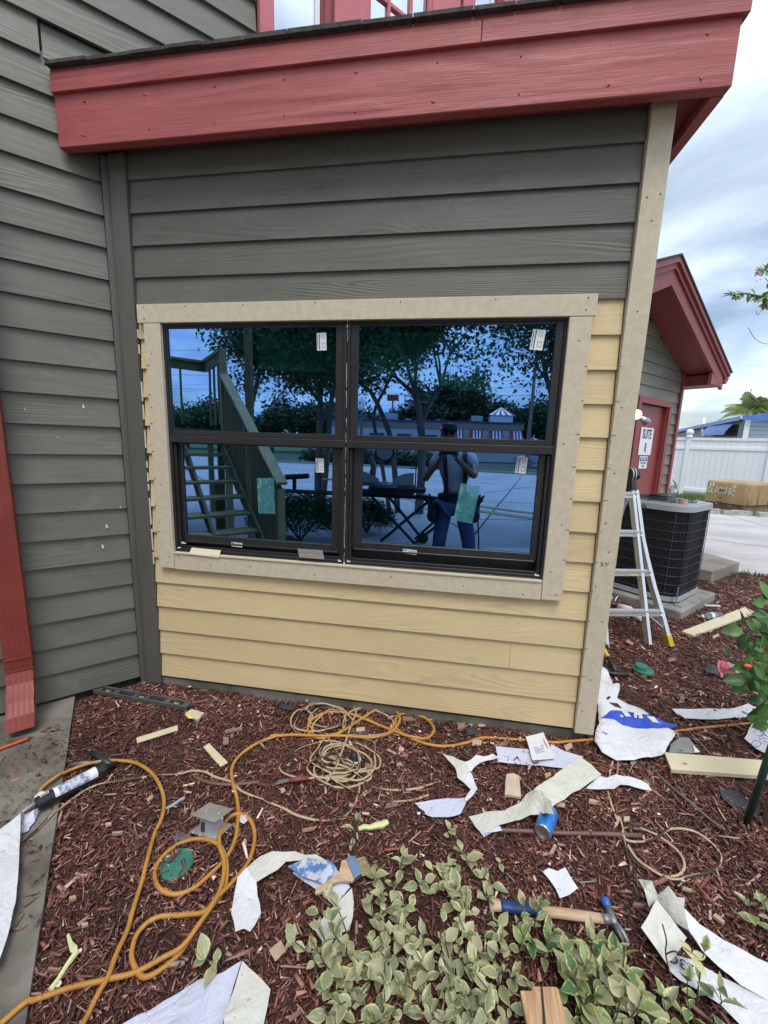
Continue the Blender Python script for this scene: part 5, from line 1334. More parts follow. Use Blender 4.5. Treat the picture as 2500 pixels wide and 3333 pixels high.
# tool belt, pouches, suspenders
def band(z0, z1, rx, ry, m, nm, tilt=0.0):
    b = MB(); vs = []; n = 28
    for zz, ex in ((z0, 0), (z0, 0.012), (z1, 0.012), (z1, 0)):
        for k in range(n): a = 2 * math.pi * k / n; vs.append(L_((PX + (rx + ex) * math.cos(a), PY + (ry + ex) * math.sin(a), zz + tilt * math.cos(a))))
    fs = [(j * n + k, j * n + (k + 1) % n, ((j + 1) % 4) * n + (k + 1) % n, ((j + 1) % 4) * n + k) for j in range(4) for k in range(n)]
    b.add(vs, fs); b.build(nm, m, person)
band(0.86, 0.93, 0.172, 0.135, M['blk'], 'tool_belt', 0.01)
for s_, zz, sc in ((-1, 0.72, 1.0), (1, 0.74, 1.0)):
    b = MB(); c = L_((PX + s_ * 0.215, PY + 0.05, zz))
    for dx_, dy_, dz_, r_ in ((0, 0, 0, (0.075, 0.085, 0.13)), (s_ * 0.02, 0.06, -0.04, (0.06, 0.05, 0.08)), (s_ * 0.03, -0.03, 0.05, (0.05, 0.05, 0.12))): b.ball(c + L_((dx_, dy_, dz_)), r_, 12, 8)
    po = b.build('tool_pouch', M['blk'], person, smooth=True)
    b = MB()
    for j in range(4):
        q = c + L_((s_ * 0.05 * (j / 3), 0.03 * j, 0.08)); b.cyl(q, q + L_((s_ * 0.05, 0.02, 0.10 + 0.02 * (j % 2))), 0.012, n=8)
    b.cyl(c + L_((s_ * .06, 0, -0.05)), c + L_((s_ * 0.10, 0.0, -0.46)), 0.008, n=8) if s_ > 0 else None
    b.build('hand_tools', M['blk_pl'], po)
for s_ in (-1, 1):
    pts = [L_((PX + s_ * 0.10, PY + 0.145, 0.90)), L_((PX + s_ * 0.10, PY + 0.165, 1.08)), L_((PX + s_ * 0.105 - .01, PY + 0.170, 1.22)), L_((PX + s_ * 0.11 - .02, PY + 0.11, 1.37)), L_((PX + s_ * 0.10 - .02, PY - 0.02, 1.42))]
    b = MB(); P = smooth_path(pts, 5)
    for i in range(len(P) - 1): b.bar(P[i], P[i + 1] + (P[i + 1] - P[i]) * 0.05, 0.045, 0.010, up=(0, 1, 0.2))
    b.build('suspender', M['blk'], person)
# ---- mitre saw on its stand
M['saw_gry'] = mat('cast_grey_metal', (0.16, 0.16, 0.17), 0.45, 0.4)
M['saw_alu'] = mat('silver_fence', (0.42, 0.43, 0.45), 0.35, 0.5)
M['lumber'] = mat('pale_lumber', (0.50, 0.42, 0.24), 0.7, col2=(0.58, 0.50, 0.32), nscale=4, stretch=(0.2, 1, 1))
sw = thing('saw_stand', 'black folding saw stand carrying a mitre saw, seen in the right window', 'saw stand', (0.9, -4.1, -0.10))
Y = -4.05
b = MB(); b.tube([(-0.9, Y, 0.66), (2.25, Y, 0.66)], 0.028, 8); b.tube([(-0.9, Y + .12, 0.66), (1.35, Y + .12, 0.66)], 0.022, 8); b.build('main_rail', M['blk'], sw)
b = MB(); b.box((0.30, Y - .10, 0.69), (1.20, Y + .16, 0.74)); b.box((0.50, Y - .12, 0.74), (1.38, Y + .16, 0.80)); b.build('saw_mount', M['blk'], sw)
for p, q, z_ in (((0.55, Y + .1, 0.64), (1.25, Y + .1, -0.06), 0), ((0.78, Y - .1, 0.64), (1.38, Y - .1, -0.06), 0), ((1.45, Y, 0.62), (0.70, Y, -0.08), 0), ((2.0, Y, 0.60), (1.25, Y - .05, -0.08), 0)):
    b = MB(); b.tube([p, q], 0.023, 8); b.build('leg', M['blk'], sw)
b = MB(); b.tube(smooth_path([(1.35, Y, 0.64), (1.6, Y, 0.50), (1.9, Y, 0.44), (2.15, Y, 0.5)], 5), 0.02, 8); b.tube(smooth_path([(1.25, Y + .05, 0.0), (1.6, Y + .05, 0.36), (1.85, Y, 0.58), (2.0, Y, 0.56), (2.1, Y, 0.44)], 5), 0.02, 8); b.build('handle_tube', M['blk'], sw)
for z_ in ((1.36, -0.02),):
    b = MB(); b.cyl((z_[0], Y - .16, z_[1]), (z_[0], Y - .12, z_[1]), 0.085, n=20); b.build('wheel', M['blk'], sw)
b = MB(); b.cyl((-0.95, Y - .14, 0.86), (-0.55, Y - .1, 0.90), 0.045, n=12); b.bar((-0.75, Y, 0.66), (-0.75, Y, 0.86), 0.05, 0.05, up=(0, 1, 0)); b.build('roller_support', M['blk'], sw)
saw = thing('mitre_saw', 'grey sliding mitre saw with round blade guard on the stand', 'mitre saw', (0.75, Y, 0.80))
b = MB(); b.lathe([(0.001, 0), (0.22, 0), (0.22, 0.05), (0.001, 0.05)], 24, Matrix.Translation((0.75, Y, 0.80))); b.box((0.28, Y - .12, 0.80), (1.22, Y + .05, 0.845)); b.build('table', M['saw_gry'], saw)
for pts in ([(0.30, 0.85), (0.30, 1.02), (0.40, 1.02), (0.62, 0.93), (0.66, 0.85)], [(0.84, 0.85), (0.88, 0.93), (0.98, 0.99), (1.06, 1.02), (1.18, 1.03), (1.18, 0.85)]):
    b = MB(); b.prism([(x, Y, z) for x, z in pts], (0, -0.02, 0)); b.build('fence_plate', M['saw_alu'], saw)
b = MB(); b.tube([(0.50, Y - .1, 0.86), (0.53, Y - .12, 1.10), (0.46, Y - .1, 1.28)], [0.06, 0.05, 0.05], 8); b.ball((0.40, Y - .1, 1.32), (0.13, 0.08, 0.10), 14, 10); b.ball((0.34, Y - .05, 1.42), (0.08, 0.07, 0.10), 12, 8); b.build('motor_arm', M['saw_gry'], saw, smooth=True)
b = MB(); b.cyl((0.72, Y - .03, 1.34), (0.72, Y + .01, 1.34), 0.155, n=30); b.build('blade_guard', M['blk'], saw)
b = MB(); b.cyl((0.72, Y + .015, 1.34), (0.72, Y + .018, 1.34), 0.128, n=40); b.build('saw_blade', M['saw_alu'], saw)
b = MB(); b.tube([(0.02, Y - .05, 1.22), (0.15, Y - .05, 1.25), (0.36, Y - .05, 1.22)], 0.022, 8); b.bar((0.05, Y - .05, 1.25), (0.32, Y - .05, 1.20), 0.05, 0.05); b.build('handle', M['blk'], saw)
b = MB(); b.tube([(1.21, Y, 0.85), (1.21, Y, 1.16)], 0.010, 6); b.tube([(1.21, Y, 1.10), (1.12, Y, 1.10)], 0.010, 6); b.cyl((1.21, Y, 1.16), (1.21, Y, 1.19), 0.032, n=10); b.build('clamp', M['blk'], saw)
bd = MB(); bd.box((-0.3, Y - .13, 0.848), (0.78, Y - .03, 0.868)); tag(bd.build('board', M['lumber']), 'pale board lying on the mitre saw table', 'board')
for i, (x0, x1, z, dy) in enumerate(((1.35, 5.2, 0.60, 0.0), (1.5, 5.0, 0.53, 0.12))):
    b = MB(); b.prism([(x0, Y - .25 + dy, z), (x0, Y - .10 + dy, z), (x0, Y - .10 + dy, z + .022), (x0, Y - .25 + dy, z + .022)], (x1 - x0, -1.0, -0.45))
    tag(b.build('board', M['lumber']), ('upper' if i == 0 else 'lower') + ' long yellow board sloping from the saw stand to the ground', 'board')
# ---- across the lot
tk = MB(); tk.tube([(1.41 + .03, -24.3, -0.1), (1.41 + .03, -24.3, 2.35)], 0.035, 8)
sg = thing('stop_sign', 'red octagonal stop sign beyond the parking lot', 'sign', (1.44, -24.3, -0.1)); tk.build('post', M['alu'], sg)
M['stopred'] = mat('stop_red', (0.40, 0.02, 0.03), 0.5)
b = MB(); b.prism([(1.44 + 0.38 * math.cos(R(22.5 + 45 * k)), -24.22, 2.5 + 0.38 * math.sin(R(22.5 + 45 * k))) for k in range(8)], (0, 0.02, 0)); b.build('plate', M['stopred'], sg)
text_obj('STOP', 0.30, M['white_pl'], sg, (1.44, -24.19, 2.5), (R(90), 0, R(180)), 'sign_lettering', 0.002, 0.9, bold=0.004)
M['stucco'] = mat('pale_blue_stucco', (0.50, 0.53, 0.55), 0.8); M['navy'] = mat('navy_coping', (0.04, 0.05, 0.16), 0.5); M['taupe'] = mat('taupe_band', (0.27, 0.23, 0.19), 0.8)
M['aw_r'] = mat('red_awning_stripe', (0.5, 0.03, 0.05), 0.6)
RB = thing('restaurant', 'long low restaurant with navy coping, striped awnings and striped cupola across the road', 'building', (-5, -40, -0.1))
by = -39.5
b = MB(); b.box((-10.5, by - 10, -0.1), (8.7, by, 3.3)); b.build('wall', M['stucco'], RB)
b = MB(); b.box((-10.7, by - 10.2, 3.1), (8.9, by + .12, 3.72)); b.build('band', M['taupe'], RB)
b = MB(); b.box((-10.8, by - 10.3, 3.72), (9.0, by + .2, 3.9)); b.build('coping', M['navy'], RB)
for i, x in enumerate((7.6, 5.6, 3.7, 1.9)):
    for k in range(8):
        b = MB(); xa = x + k * 0.15; b.prism([(xa, by + .02, 3.02), (xa + .148, by + .02, 3.02), (xa + .148, by + .8, 2.2), (xa, by + .8, 2.2)], (0, 0.02, 0.03)); b.build('awning_stripe', (M['aw_r'], M['aw_r'], M['white_pl'], M['navy'], M['white_pl'], M['navy'], M['white_pl'], M['aw_r'])[k], RB)
for x in (-1.0, -3.6, -6.4):
    b = MB(); b.box((x, by + .001, 0.9), (x + 1.5, by + .06, 2.5)); b.build('window', M['navy'], RB)
b = MB(); b.box((5.9, by - 5, 3.9), (8.1, by - 2.6, 4.75)); b.build('cupola', M['white_pl'], RB)
pk_ = L_((7.0, by - 3.8, 5.65)); cs = [L_((5.7, by - 2.4, 4.76)), L_((8.3, by - 2.4, 4.76)), L_((8.3, by - 5.2, 4.76)), L_((5.7, by - 5.2, 4.76))]
for i in range(4):
    for k in range(8):
        a_, c_ = cs[i].lerp(cs[(i + 1) % 4], k / 8), cs[i].lerp(cs[(i + 1) % 4], (k + 1) / 8); b = MB(); b.add([a_, c_, pk_], [(0, 1, 2)]); b.build('cupola_roof_stripe', M['aw_r'] if k % 2 else M['white_pl'], RB)
for x, w_, h_ in ((-5.7, 1.6, 0.9), (4.0, 1.2, 0.8), (-3.2, 0.6, 0.4), (0.2, 0.5, 0.35)): b = MB(); b.box((x, by - 5, 3.9), (x + w_, by - 4, 3.9 + h_)); b.build('roof_unit', M['saw_alu'], RB)
# street furniture
lp = thing('lamp_post', 'green lamp post with white globe beyond the lot', 'street lamp', (-3.2, -20.5, -0.1))
b = MB(); b.tube([(-3.2, -20.5, -0.1), (-3.2, -20.5, 3.3)], [0.11, 0.07], 10); b.build('post', mat('green_post', (0.06, 0.12, 0.10), 0.5), lp)
b = MB(); b.lathe([(0.06, 3.3), (0.12, 3.36), (0.20, 3.6), (0.16, 3.85), (0.05, 3.98), (0.001, 4.05)], 14, Matrix.Translation((-3.2, -20.5, 0))); b.build('lamp_globe', M['white_pl'], lp, smooth=True)
M['wood_pole'] = mat('grey_utility_pole', (0.20, 0.18, 0.15), 0.9)
def upole(x, y, h, label, r=0.14):
    t_ = thing('utility_pole', label, 'utility pole', (x, y, -0.1), None)
    b = MB(); b.tube([(x, y, -0.1), (x, y, h)], [r, r * .6], 8); b.build('pole', M['wood_pole'], t_)
    b = MB(); b.box((x - 1.1, y - .06, h - .7), (x + 1.1, y + .06, h - .58)); b.build('crossarm', M['wood_pole'], t_)
    return t_
upole(7.2, -27.5, 8.8, 'tall utility pole at the right in the window reflection', 0.15)
upole(13.5, -46, 9.0, 'utility pole beyond the restaurant')
upole(-22.0, -27.5, 9.0, 'utility pole far left behind the stairs')
upole(-2.0, -46, 7.0, 'utility pole behind the restaurant roof')
for i, (y_, z0, z1) in enumerate(((-27.5, 8.1, 8.3), (-27.5, 7.2, 7.5), (-27.5, 6.3, 6.5), (-27.5, 5.2, 5.6), (-46, 8.3, 8.6), (-46, 7.6, 7.7), (-46, 6.3, 6.2))):
    P = [(x, y_, z0 + (z1 - z0) * k / 16 - 0.5 * math.sin(math.pi * ((k * 3) % 16) / 16)) for k, x in enumerate([-60 + 120 * k / 16 for k in range(17)])]
    b = MB(); b.tube(P, 0.013, 4); o = b.build('overhead_wire', M['ink']); tag(o, 'overhead power wire crossing above the road', 'wire', 'overhead wires')
sgp = thing('pole_sign', 'small dark sign on a tall pole behind the restaurant', 'sign', (-5.3, -48, -0.1))
b = MB(); b.tube([(-5.3, -48, -0.1), (-5.3, -48, 6.9)], 0.10, 8); b.build('pole', M['wood_pole'], sgp)
b = MB(); b.box((-6.0, -48.1, 6.6), (-4.6, -47.9, 7.3)); b.build('panel', M['stopred'], sgp)
def car(x, y, col, label, L=4.5, dirs=1):
    t_ = thing('car', label, 'car', (x, y, -0.1)); P = [(-.5, .35), (-.5, .72), (-.47, .88), (-.33, .95), (-.22, 1.38), (-.05, 1.47), (.12, 1.42), (.26, .98), (.44, .85), (.5, .66), (.49, .33)]
    b = MB(); b.prism([(x + dirs * p * L, y - .85, z - .1) for p, z in P], (0, 1.7, 0)); bd_ = b.build('body', col, t_); bevel(bd_, 0.06, 2)
    b = MB(); b.prism([(x + dirs * p * L, y - .86, z - .1) for p, z in ((-.30, .98), (-.20, 1.34), (-.05, 1.41), (.11, 1.36), (.21, .99))], (0, 1.72, 0)); b.build('windows', M['navy'], t_)
    for wx in (-.31, .31):
        for wy in (-.87, .70):
            b = MB(); c = L_((x + wx * L, y + wy, 0.22)); b.cyl(c, c + L_((0, .18, 0)), 0.33, n=20); wl = b.build('wheel', M['blk_pl'], t_)
            b = MB()
            c2 = c + L_((0, .185 if wy > 0 else -.005, 0))
            for k in range(5): a = k * 1.2566; b.bar(c2, c2 + L_((math.cos(a) * .23, 0, math.sin(a) * .23)), 0.05, 0.02, up=(0, 1, 0))
            b.tube([c2 + L_((math.cos(a) * .23, 0, math.sin(a) * .23)) for a in [k * math.pi / 10 for k in range(21)]], 0.02, 5); b.build('rim', M['alu'], wl)
M['car_d'] = mat('dark_car_paint', (0.02, 0.025, 0.04), 0.2, 0.2); M['car_s'] = mat('silver_car_paint', (0.35, 0.37, 0.42), 0.25, 0.5)
car(9.2, -31.2, M['car_s'], 'silver car on the road right of the photographer'); car(-18.7, -37.5, M['car_d'], 'dark car with bright wheels in the left window', dirs=-1); car(14.6, -33.5, M['car_d'], 'dark car at the right edge on the road', dirs=-1)
# tree row, hedge
TREES = ['tree %s beyond the road' % q for q in ('far left past the stair landing', 'second from the left', 'behind the dark car', 'left of the lamp post', 'behind the small pole sign', 'behind the roof unit', 'left of the tall pair', 'tallest and', 'low and right of the tallest,', 'behind the striped cupola', 'right of the cupola', 'by the far right pole', 'at the extreme left', 'at the extreme right')]
def btree(x, y, h, w_, label, seed, n=1500, size=0.55):
    g = random.Random(seed); t_ = thing('broadleaf_tree', label, 'tree', (x, y, -0.1), 'trees beyond the road')
    b = MB(); b.tube([(x, y, -0.1), (x + .2, y, h * .5)], [0.3, 0.15], 7); b.build('trunk', M['bark'], t_)
    cs_ = [(x + g.gauss(0, w_ * .38), y + g.gauss(0, w_ * .3), h * g.uniform(.45, .95)) for _ in range(16)]
    b = MB(); leaf_cloud(b, cs_, n, size, g, 0.2, w_ * .14); o = b.build('crown', M['leaf_far'], t_); o['kind'] = 'stuff'
for i, (x, y, h, w_) in enumerate(((-30, -55, 5.5, 6), (-23, -52, 5.2, 5), (-17, -55, 6.8, 6), (-13, -50, 6.0, 5), (-8.5, -56, 5.6, 5), (-3, -54, 6.2, 5), (1.2, -52, 8.6, 6), (4.0, -50, 9.6, 6), (6.5, -55, 6.2, 5), (10, -56, 6.4, 5), (13, -50, 6.4, 6), (18, -55, 7, 6), (-38, -55, 6, 7), (25, -56, 7, 7))):
    btree(x, y, h, w_, TREES[i], i, 6500, 0.50)
g = random.Random(9)
hb = MB(); leaf_cloud(hb, [(x * 0.5, -25.6 + 0.3 * math.sin(x), 0.35) for x in range(-16, 5)], 6000, 0.30, g, -0.4, 0.28); o = hb.build('border_plants', M['leaf_far']); o['kind'] = 'stuff'; o['label'] = 'leafy border plants behind the far kerb'

# ------------------------------------------------------------------ things lying on the mulch
import bmesh
from mathutils.geometry import tessellate_polygon
M['wrap'] = mat('white_house_wrap', (0.70, 0.71, 0.76), 0.55, col2=(0.62, 0.62, 0.66), nscale=7, nrange=(0.45, 0.75), bs=16, bstr=0.5, bdist=0.01)
M['wrapb'] = mat('bluish_wrap_back', (0.56, 0.59, 0.74), 0.5, col2=(0.63, 0.66, 0.78), nscale=6, bs=18, bstr=0.45, bdist=0.01)
M['cream'] = mat('cream_backing_paper', (0.60, 0.61, 0.55), 0.5, col2=(0.68, 0.68, 0.63), nscale=8, bs=14, bstr=0.45, bdist=0.01)
M['dirtypaper'] = mat('dirty_paper', (0.62, 0.60, 0.56), 0.6, col2=(0.68, 0.67, 0.64), nscale=8, speck=(60, 0.16, (0.08, 0.05, 0.04)), bs=16, bstr=0.4, bdist=0.01)
M['foil'] = mat('torn_blue_wrapper', (0.12, 0.24, 0.50), 0.35, 0.2, col2=(0.60, 0.63, 0.68), nscale=26, nrange=(0.47, 0.55), speck=(18, 0.16, (0.08, 0.06, 0.06)))
M['blueink'] = mat('blue_print', (0.03, 0.08, 0.55), 0.45)
M['greytxt'] = mat('grey_blue_print', (0.20, 0.22, 0.42), 0.6); M['redink'] = mat('red_print', (0.55, 0.05, 0.05), 0.6)
def wrapmat(name, c1, c2, rough=0.55, dirt=0.5):
    m, t, b, o = newmat(name); v = tex_vec(t, (1, 1, 1), 3.0)
    base = ramp(t, noise_n(t, v, 7, 4), [(0.4, c1), (0.7, c2)])
    sp = ramp(t, noise_n(t, v, 75, 2, 0.5), [(0.70, (0, 0, 0)), (0.76, (dirt,) * 3)]); base = mixc(t, sp, base, (0.16, 0.09, 0.07))
    sm = ramp(t, noise_n(t, v, 11, 6, 0.7), [(0.55, (0, 0, 0)), (0.80, (0.35,) * 3)]); base = mixc(t, sm, base, (0.33, 0.27, 0.23))
    t.links.new(base, b.inputs['Base Color']); b.inputs['Roughness'].default_value = rough
    h = None
    for sc, seed_ in ((9, 0), (23, 5)):
        n = noise_n(t, v, sc, 2, 0.5, 1.2); s_ = t.nodes.new('ShaderNodeMath'); s_.operation = 'SUBTRACT'; s_.inputs[1].default_value = 0.5; t.links.new(n, s_.inputs[0])
        a = t.nodes.new('ShaderNodeMath'); a.operation = 'ABSOLUTE'; t.links.new(s_.outputs[0], a.inputs[0]); h = a.outputs[0] if h is None else mixc(t, 0.35, h, a.outputs[0])
    bump(t, b, h, 0.6, 0.03); return m
M['wrap'] = wrapmat('white_house_wrap', (0.70, 0.71, 0.76), (0.64, 0.64, 0.68)); M['wrapb'] = wrapmat('bluish_wrap_back', (0.56, 0.59, 0.74), (0.62, 0.65, 0.77), 0.5, 0.4); M['cream'] = wrapmat('cream_backing_paper', (0.60, 0.60, 0.54), (0.67, 0.67, 0.61), 0.5, 0.4); M['dirtypaper'] = wrapmat('dirty_paper', (0.60, 0.58, 0.54), (0.66, 0.65, 0.61), 0.6, 0.9)
LAST = {}
def sheet_mesh(b3, c, pts, base=0.010, amp=0.004, seed=0, mi=0, th=0.0009, onto=None):
    """pts: (x, y, lift) in crop pixels; a thin crumpled sheet lying at its real place on the ground"""
    P = []; base += 0.007
    for p in pts:
        l = p[2] if len(p) > 2 else 0.0
        q = G(*c(p[0], p[1]), ZG + base + l) if c else Vector((p[0], p[1], ZG + base + l)); P.append(q)
    src, amp_, sd_ = (P, amp, seed) if onto is None else onto
    LAST['p'] = (P, amp, seed)
    bm = bmesh.new()
    vs = [bm.verts.new((q.x, q.y, 0)) for q in P]
    f = bm.faces.new(vs); bmesh.ops.triangulate(bm, faces=[f])
    for _ in range(6):
        es = [e for e in bm.edges if e.calc_length() > 0.045]
        if not es or len(bm.verts) > 900: break
        bmesh.ops.subdivide_edges(bm, edges=es, cuts=1, use_grid_fill=False); bmesh.ops.triangulate(bm, faces=[f for f in bm.faces if len(f.verts) > 3])
    for v in bm.verts:
        wsum = 0; z = 0
        for q in src:
            d = (v.co.x - q.x) ** 2 + (v.co.y - q.y) ** 2; w_ = 1 / (d + 1e-6) ** 1.5; wsum += w_; z += w_ * q.z
        n = mnoise.noise(Vector((v.co.x * 9 + sd_, v.co.y * 9, sd_ * 3.1))) + 0.5 * mnoise.noise(Vector((v.co.x * 26 + sd_, v.co.y * 26, 7)))
        v.co.z = z / wsum + amp_ * n + (0.0 if onto is None else base)
    for v in bm.verts:
        if any(len(e.link_faces) == 1 for e in v.link_edges): q_ = v.co * 70; v.co += Vector((mnoise.noise(q_), mnoise.noise(q_ + Vector((9, 4, 1))), 0)) * 0.0035
    bm.verts.ensure_lookup_table(); idx = {v: i for i, v in enumerate(bm.verts)}
    V = [v.co.copy() for v in bm.verts]; F = [tuple(idx[v] for v in f.verts) for f in bm.faces]
    # make all faces point up
    F2 = []
    for f in F:
        n = (V[f[1]] - V[f[0]]).cross(V[f[2]] - V[f[0]]); F2.append(f if n.z > 0 else f[::-1])
    bnd = [e for e in bm.edges if len(e.link_faces) == 1]
    n0 = len(V); V2 = V + [v - Vector((0, 0, th)) for v in V]; F3 = F2 + [tuple(i + n0 for i in f[::-1]) for f in F2]
    for e in bnd:
        a, d = idx[e.verts[0]], idx[e.verts[1]]; F3.append((a, d, d + n0, a + n0))
    bm.free(); b3.add(V2, F3, mi)
def sheet(name, c, pts, m, label, cat, **k):
    b = MB(); sheet_mesh(b, c, pts, **k); o = b.build(name, m, smooth=False)
    o.data.polygons.foreach_set('use_smooth', [True] * len(o.data.polygons)); o.data.set_sharp_from_angle(angle=R(40))
    tag(o, label, cat); return o
def folded(name, label, cat, pieces, group=None):
    """one strip of several folds: an Empty with a child per fold"""
    cen = G(*pieces[0][0](*pieces[0][1][0][:2])); t_ = thing(name, label, cat, cen, group)
    for i, (c, pts, m, kw) in enumerate(pieces):
        b = MB(); sheet_mesh(b, c, pts, seed=i + len(label), **kw); o = b.build('fold', m, t_)
        o.data.polygons.foreach_set('use_smooth', [True] * len(o.data.polygons)); o.data.set_sharp_from_angle(angle=R(40))
    return t_
folded('wrap_strip', 'long white wrap strip lying over the concrete path at the left edge', 'wrap strip', [
    (d1, [(127, 82, .03), (118, 300, .02), (100, 540, .02), (72, 700, .02), (40, 830, .02), (-20, 1010, .02), (-150, 1010, .02), (-150, 300, .02), (0, 187, .03)], M['wrap'], dict(base=.03, amp=.008)),
    (e3, [(300, 1130), (405, 1060, .02), (495, 1020, .01), (470, 1090), (420, 1190), (352, 1270), (345, 1308), (256, 1342), (262, 1230)], M['wrapb'], dict(base=.022, amp=.004))])
folded('wrap_strip', 'broad folded bluish wrap strip at the bottom edge left of the variegated shrub', 'wrap strip', [
    (d1, [(1450, 966, .04), (1340, 1040, .02), (1200, 1088, .0), (1060, 1170), (740, 1351), (600, 1440), (1300, 1470), (1342, 1330, .01), (1360, 1250, .01)], M['wrapb'], dict(base=.02, amp=.006)),
    (d1, [(1452, 966, .045), (1540, 1045, .03), (1622, 1142, .02), (1600, 1260, .02), (1560, 1450, .01), (1330, 1450, .02), (1345, 1300, .03)], M['cream'], dict(base=.024, amp=.006))])
folded('wrap_strip', 'curved white wrap strip under the paint brush', 'wrap strip', [
    (d1, [(1410, 792), (1390, 680), (1408, 560), (1430, 470, .02), (1480, 415, .02), (1540, 500, .01), (1545, 580), (1568, 685), (1530, 750), (1497, 787), (1465, 768)], M['wrap'], dict(base=.016, amp=.007)),
    (d2, [(-90, 420), (-40, 370), (0, 345), (70, 318, .01), (200, 313, .01), (330, 335, .01), (440, 405), (330, 365), (200, 375), (150, 382), (100, 430), (0, 492), (-50, 515)], M['dirtypaper'], dict(base=.022, amp=.007)),
    (d2, [(190, 440), (330, 380), (440, 405), (535, 525, .01), (440, 645), (330, 545)], M['wrapb'], dict(base=.014, amp=.004)),
    (d2, [(545, 533, .02), (553, 620, .02), (552, 700, .01), (530, 782), (450, 815), (370, 857), (318, 772), (370, 720), (440, 642, .01)], M['cream'], dict(base=.02, amp=.005))])
sheet('wrapper', d2, [(163, 402), (265, 350, .01), (330, 362), (400, 368, .01), (440, 402), (430, 450), (375, 512), (300, 485), (240, 462)], M['foil'], 'torn blue and silver wrapper lying left of the paint brush', 'wrapper', base=.034, amp=.006)
folded('wrap_strip', 'twisted white wrap strip right of the tan cord coil', 'wrap strip', [
    (c8, [(928, 558, .02), (985, 572, .03), (1050, 600, .04), (1078, 648, .03), (1012, 682, .02), (998, 630, .02), (960, 590, .02)], M['cream'], dict(base=.02, amp=.004)),
    (c8, [(1045, 602, .04), (1105, 566, .03), (1190, 560, .02), (1242, 586), (1190, 592), (1130, 603, .01), (1078, 648, .02)], M['wrap'], dict(base=.016, amp=.005)),
    (c8, [(1012, 680, .02), (1078, 650, .03), (1112, 738, .03), (1085, 775, .02), (1055, 802, .01), (1045, 790, .01), (1078, 742, .02)], M['wrap'], dict(base=.018, amp=.004)),
    (c8, [(790, 808), (880, 795), (960, 788), (1055, 788, .01), (1060, 802), (1025, 868), (960, 884), (880, 882), (843, 870), (838, 855)], M['wrapb'], dict(base=.014, amp=.004))])
ws = folded('wrap_strip', 'flat white wrap strip under the instruction leaflet', 'wrap strip', [
    (c8, [(1205, 520), (1290, 528), (1400, 535), (1483, 548), (1490, 510), (1560, 545), (1660, 575), (1600, 620), (1560, 635), (1420, 618), (1330, 612), (1210, 600), (1218, 580)], M['wrapb'], dict(base=.014, amp=.003))])
def gtext(body, px0, px1, size, z, m, parent, name='lettering', xs=1.0, flip=False, bold=0.0):
    a = G(*px0, z); b_ = G(*px1, z); d = b_ - a; ang = math.atan2(d.y, d.x) + (math.pi if flip else 0)
    return text_obj(body, size, m, parent, a.lerp(b_, 0.5), (0, 0, ang), name, 0.0003, xs, bold=bold)
lf = sheet('leaflet', c8, [(1362, 470, .02), (1450, 447, .02), (1480, 510, .01), (1515, 582, .012), (1395, 593, .012), (1378, 530, .01)], M['wrap'], 'printed instruction leaflet lying on the flat wrap strip', 'leaflet', base=.020, amp=.002)
b = MB(); rr = random.Random(2)
for i in range(9):
    t_ = 0.22 + i * 0.065; a = c8(1375 + 35 * t_ + 12, 470 + 118 * t_); e_ = c8(1375 + 35 * t_ + 12 + rr.uniform(30, 52), 470 + 118 * t_ - 12)
    b.bar(G(*a, ZG + .0385), G(*e_, ZG + .0385), 0.0035, 0.0006)
b.build('printed_lines', M['greytxt'], lf)
b = MB(); b.bar(G(*c8(1450, 555), ZG + .0365), G(*c8(1468, 580), ZG + .0365), 0.008, 0.0006); b.bar(G(*c8(1440, 462), ZG + .042), G(*c8(1475, 530), ZG + .0385), 0.004, 0.0006); b.build('red_print', M['redink'], lf)
full = lambda x, y: (x, y)
folded('wrap_strip', 'long cream wrap strip folded over the blue can', 'wrap strip', [
    (full, [(1889, 2462, .01), (1925, 2490, .01), (1958, 2521, .01), (1900, 2560, .01), (1850, 2588, .02), (1799, 2624, .03), (1765, 2600, .04), (1736, 2571, .03), (1810, 2520, .01)], M['cream'], dict(base=.018, amp=.004)),
    (c8, [(1400, 745, .03), (1440, 750, .07), (1490, 800, .085), (1507, 870, .085), (1460, 862, .085), (1430, 870, .03), (1330, 895, .015), (1225, 925, .01), (1145, 988, .005), (1105, 935), (1070, 880), (1250, 852), (1320, 815, .01)], M['cream'], dict(base=.016, amp=.004)),
    (c8, [(1145, 988), (1150, 962, .015), (1225, 928, .02), (1240, 955, .005)], M['wrapb'], dict(base=.018, amp=.002))])
folded('wrap_strip', 'small crumpled white wrap strip crossed by the cord right of the long strip', 'wrap strip', [
    (c6r, [(140, 1700), (205, 1640), (240, 1595, .01), (320, 1612), (400, 1583, .01), (500, 1600), (600, 1632), (665, 1665), (697, 1722), (600, 1702), (500, 1675), (430, 1672, .01), (380, 1706), (260, 1706)], M['wrap'], dict(base=.012, amp=.006))])
bw = thing('house_wrap', 'large white house wrap sheet with blue print at the wall corner', 'house wrap', G(*c6r(450, 1300)))
b = MB(); sheet_mesh(b, c6r, [(262, 676, .05), (310, 700, .03), (350, 780, .02), (372, 835, .02), (425, 830, .06), (426, 880, .04), (408, 945, .02), (500, 1000, .01), (630, 1050, .01), (700, 1120, .02), (790, 1170, .01), (892, 1240, .03), (830, 1340, .05), (780, 1422, .07), (700, 1445, .03), (500, 1467, .01), (400, 1462, .01), (280, 1392, .01), (215, 1310, .01), (225, 1222, .02), (255, 1160, .03), (245, 1000, .03), (222, 955, .03), (235, 760, .04)], base=.018, amp=.008, seed=4)
o = b.build('sheet', M['wrap'], bw); o.data.polygons.foreach_set('use_smooth', [True] * len(o.data.polygons))
WZ = 0.045; BWP = LAST['p']
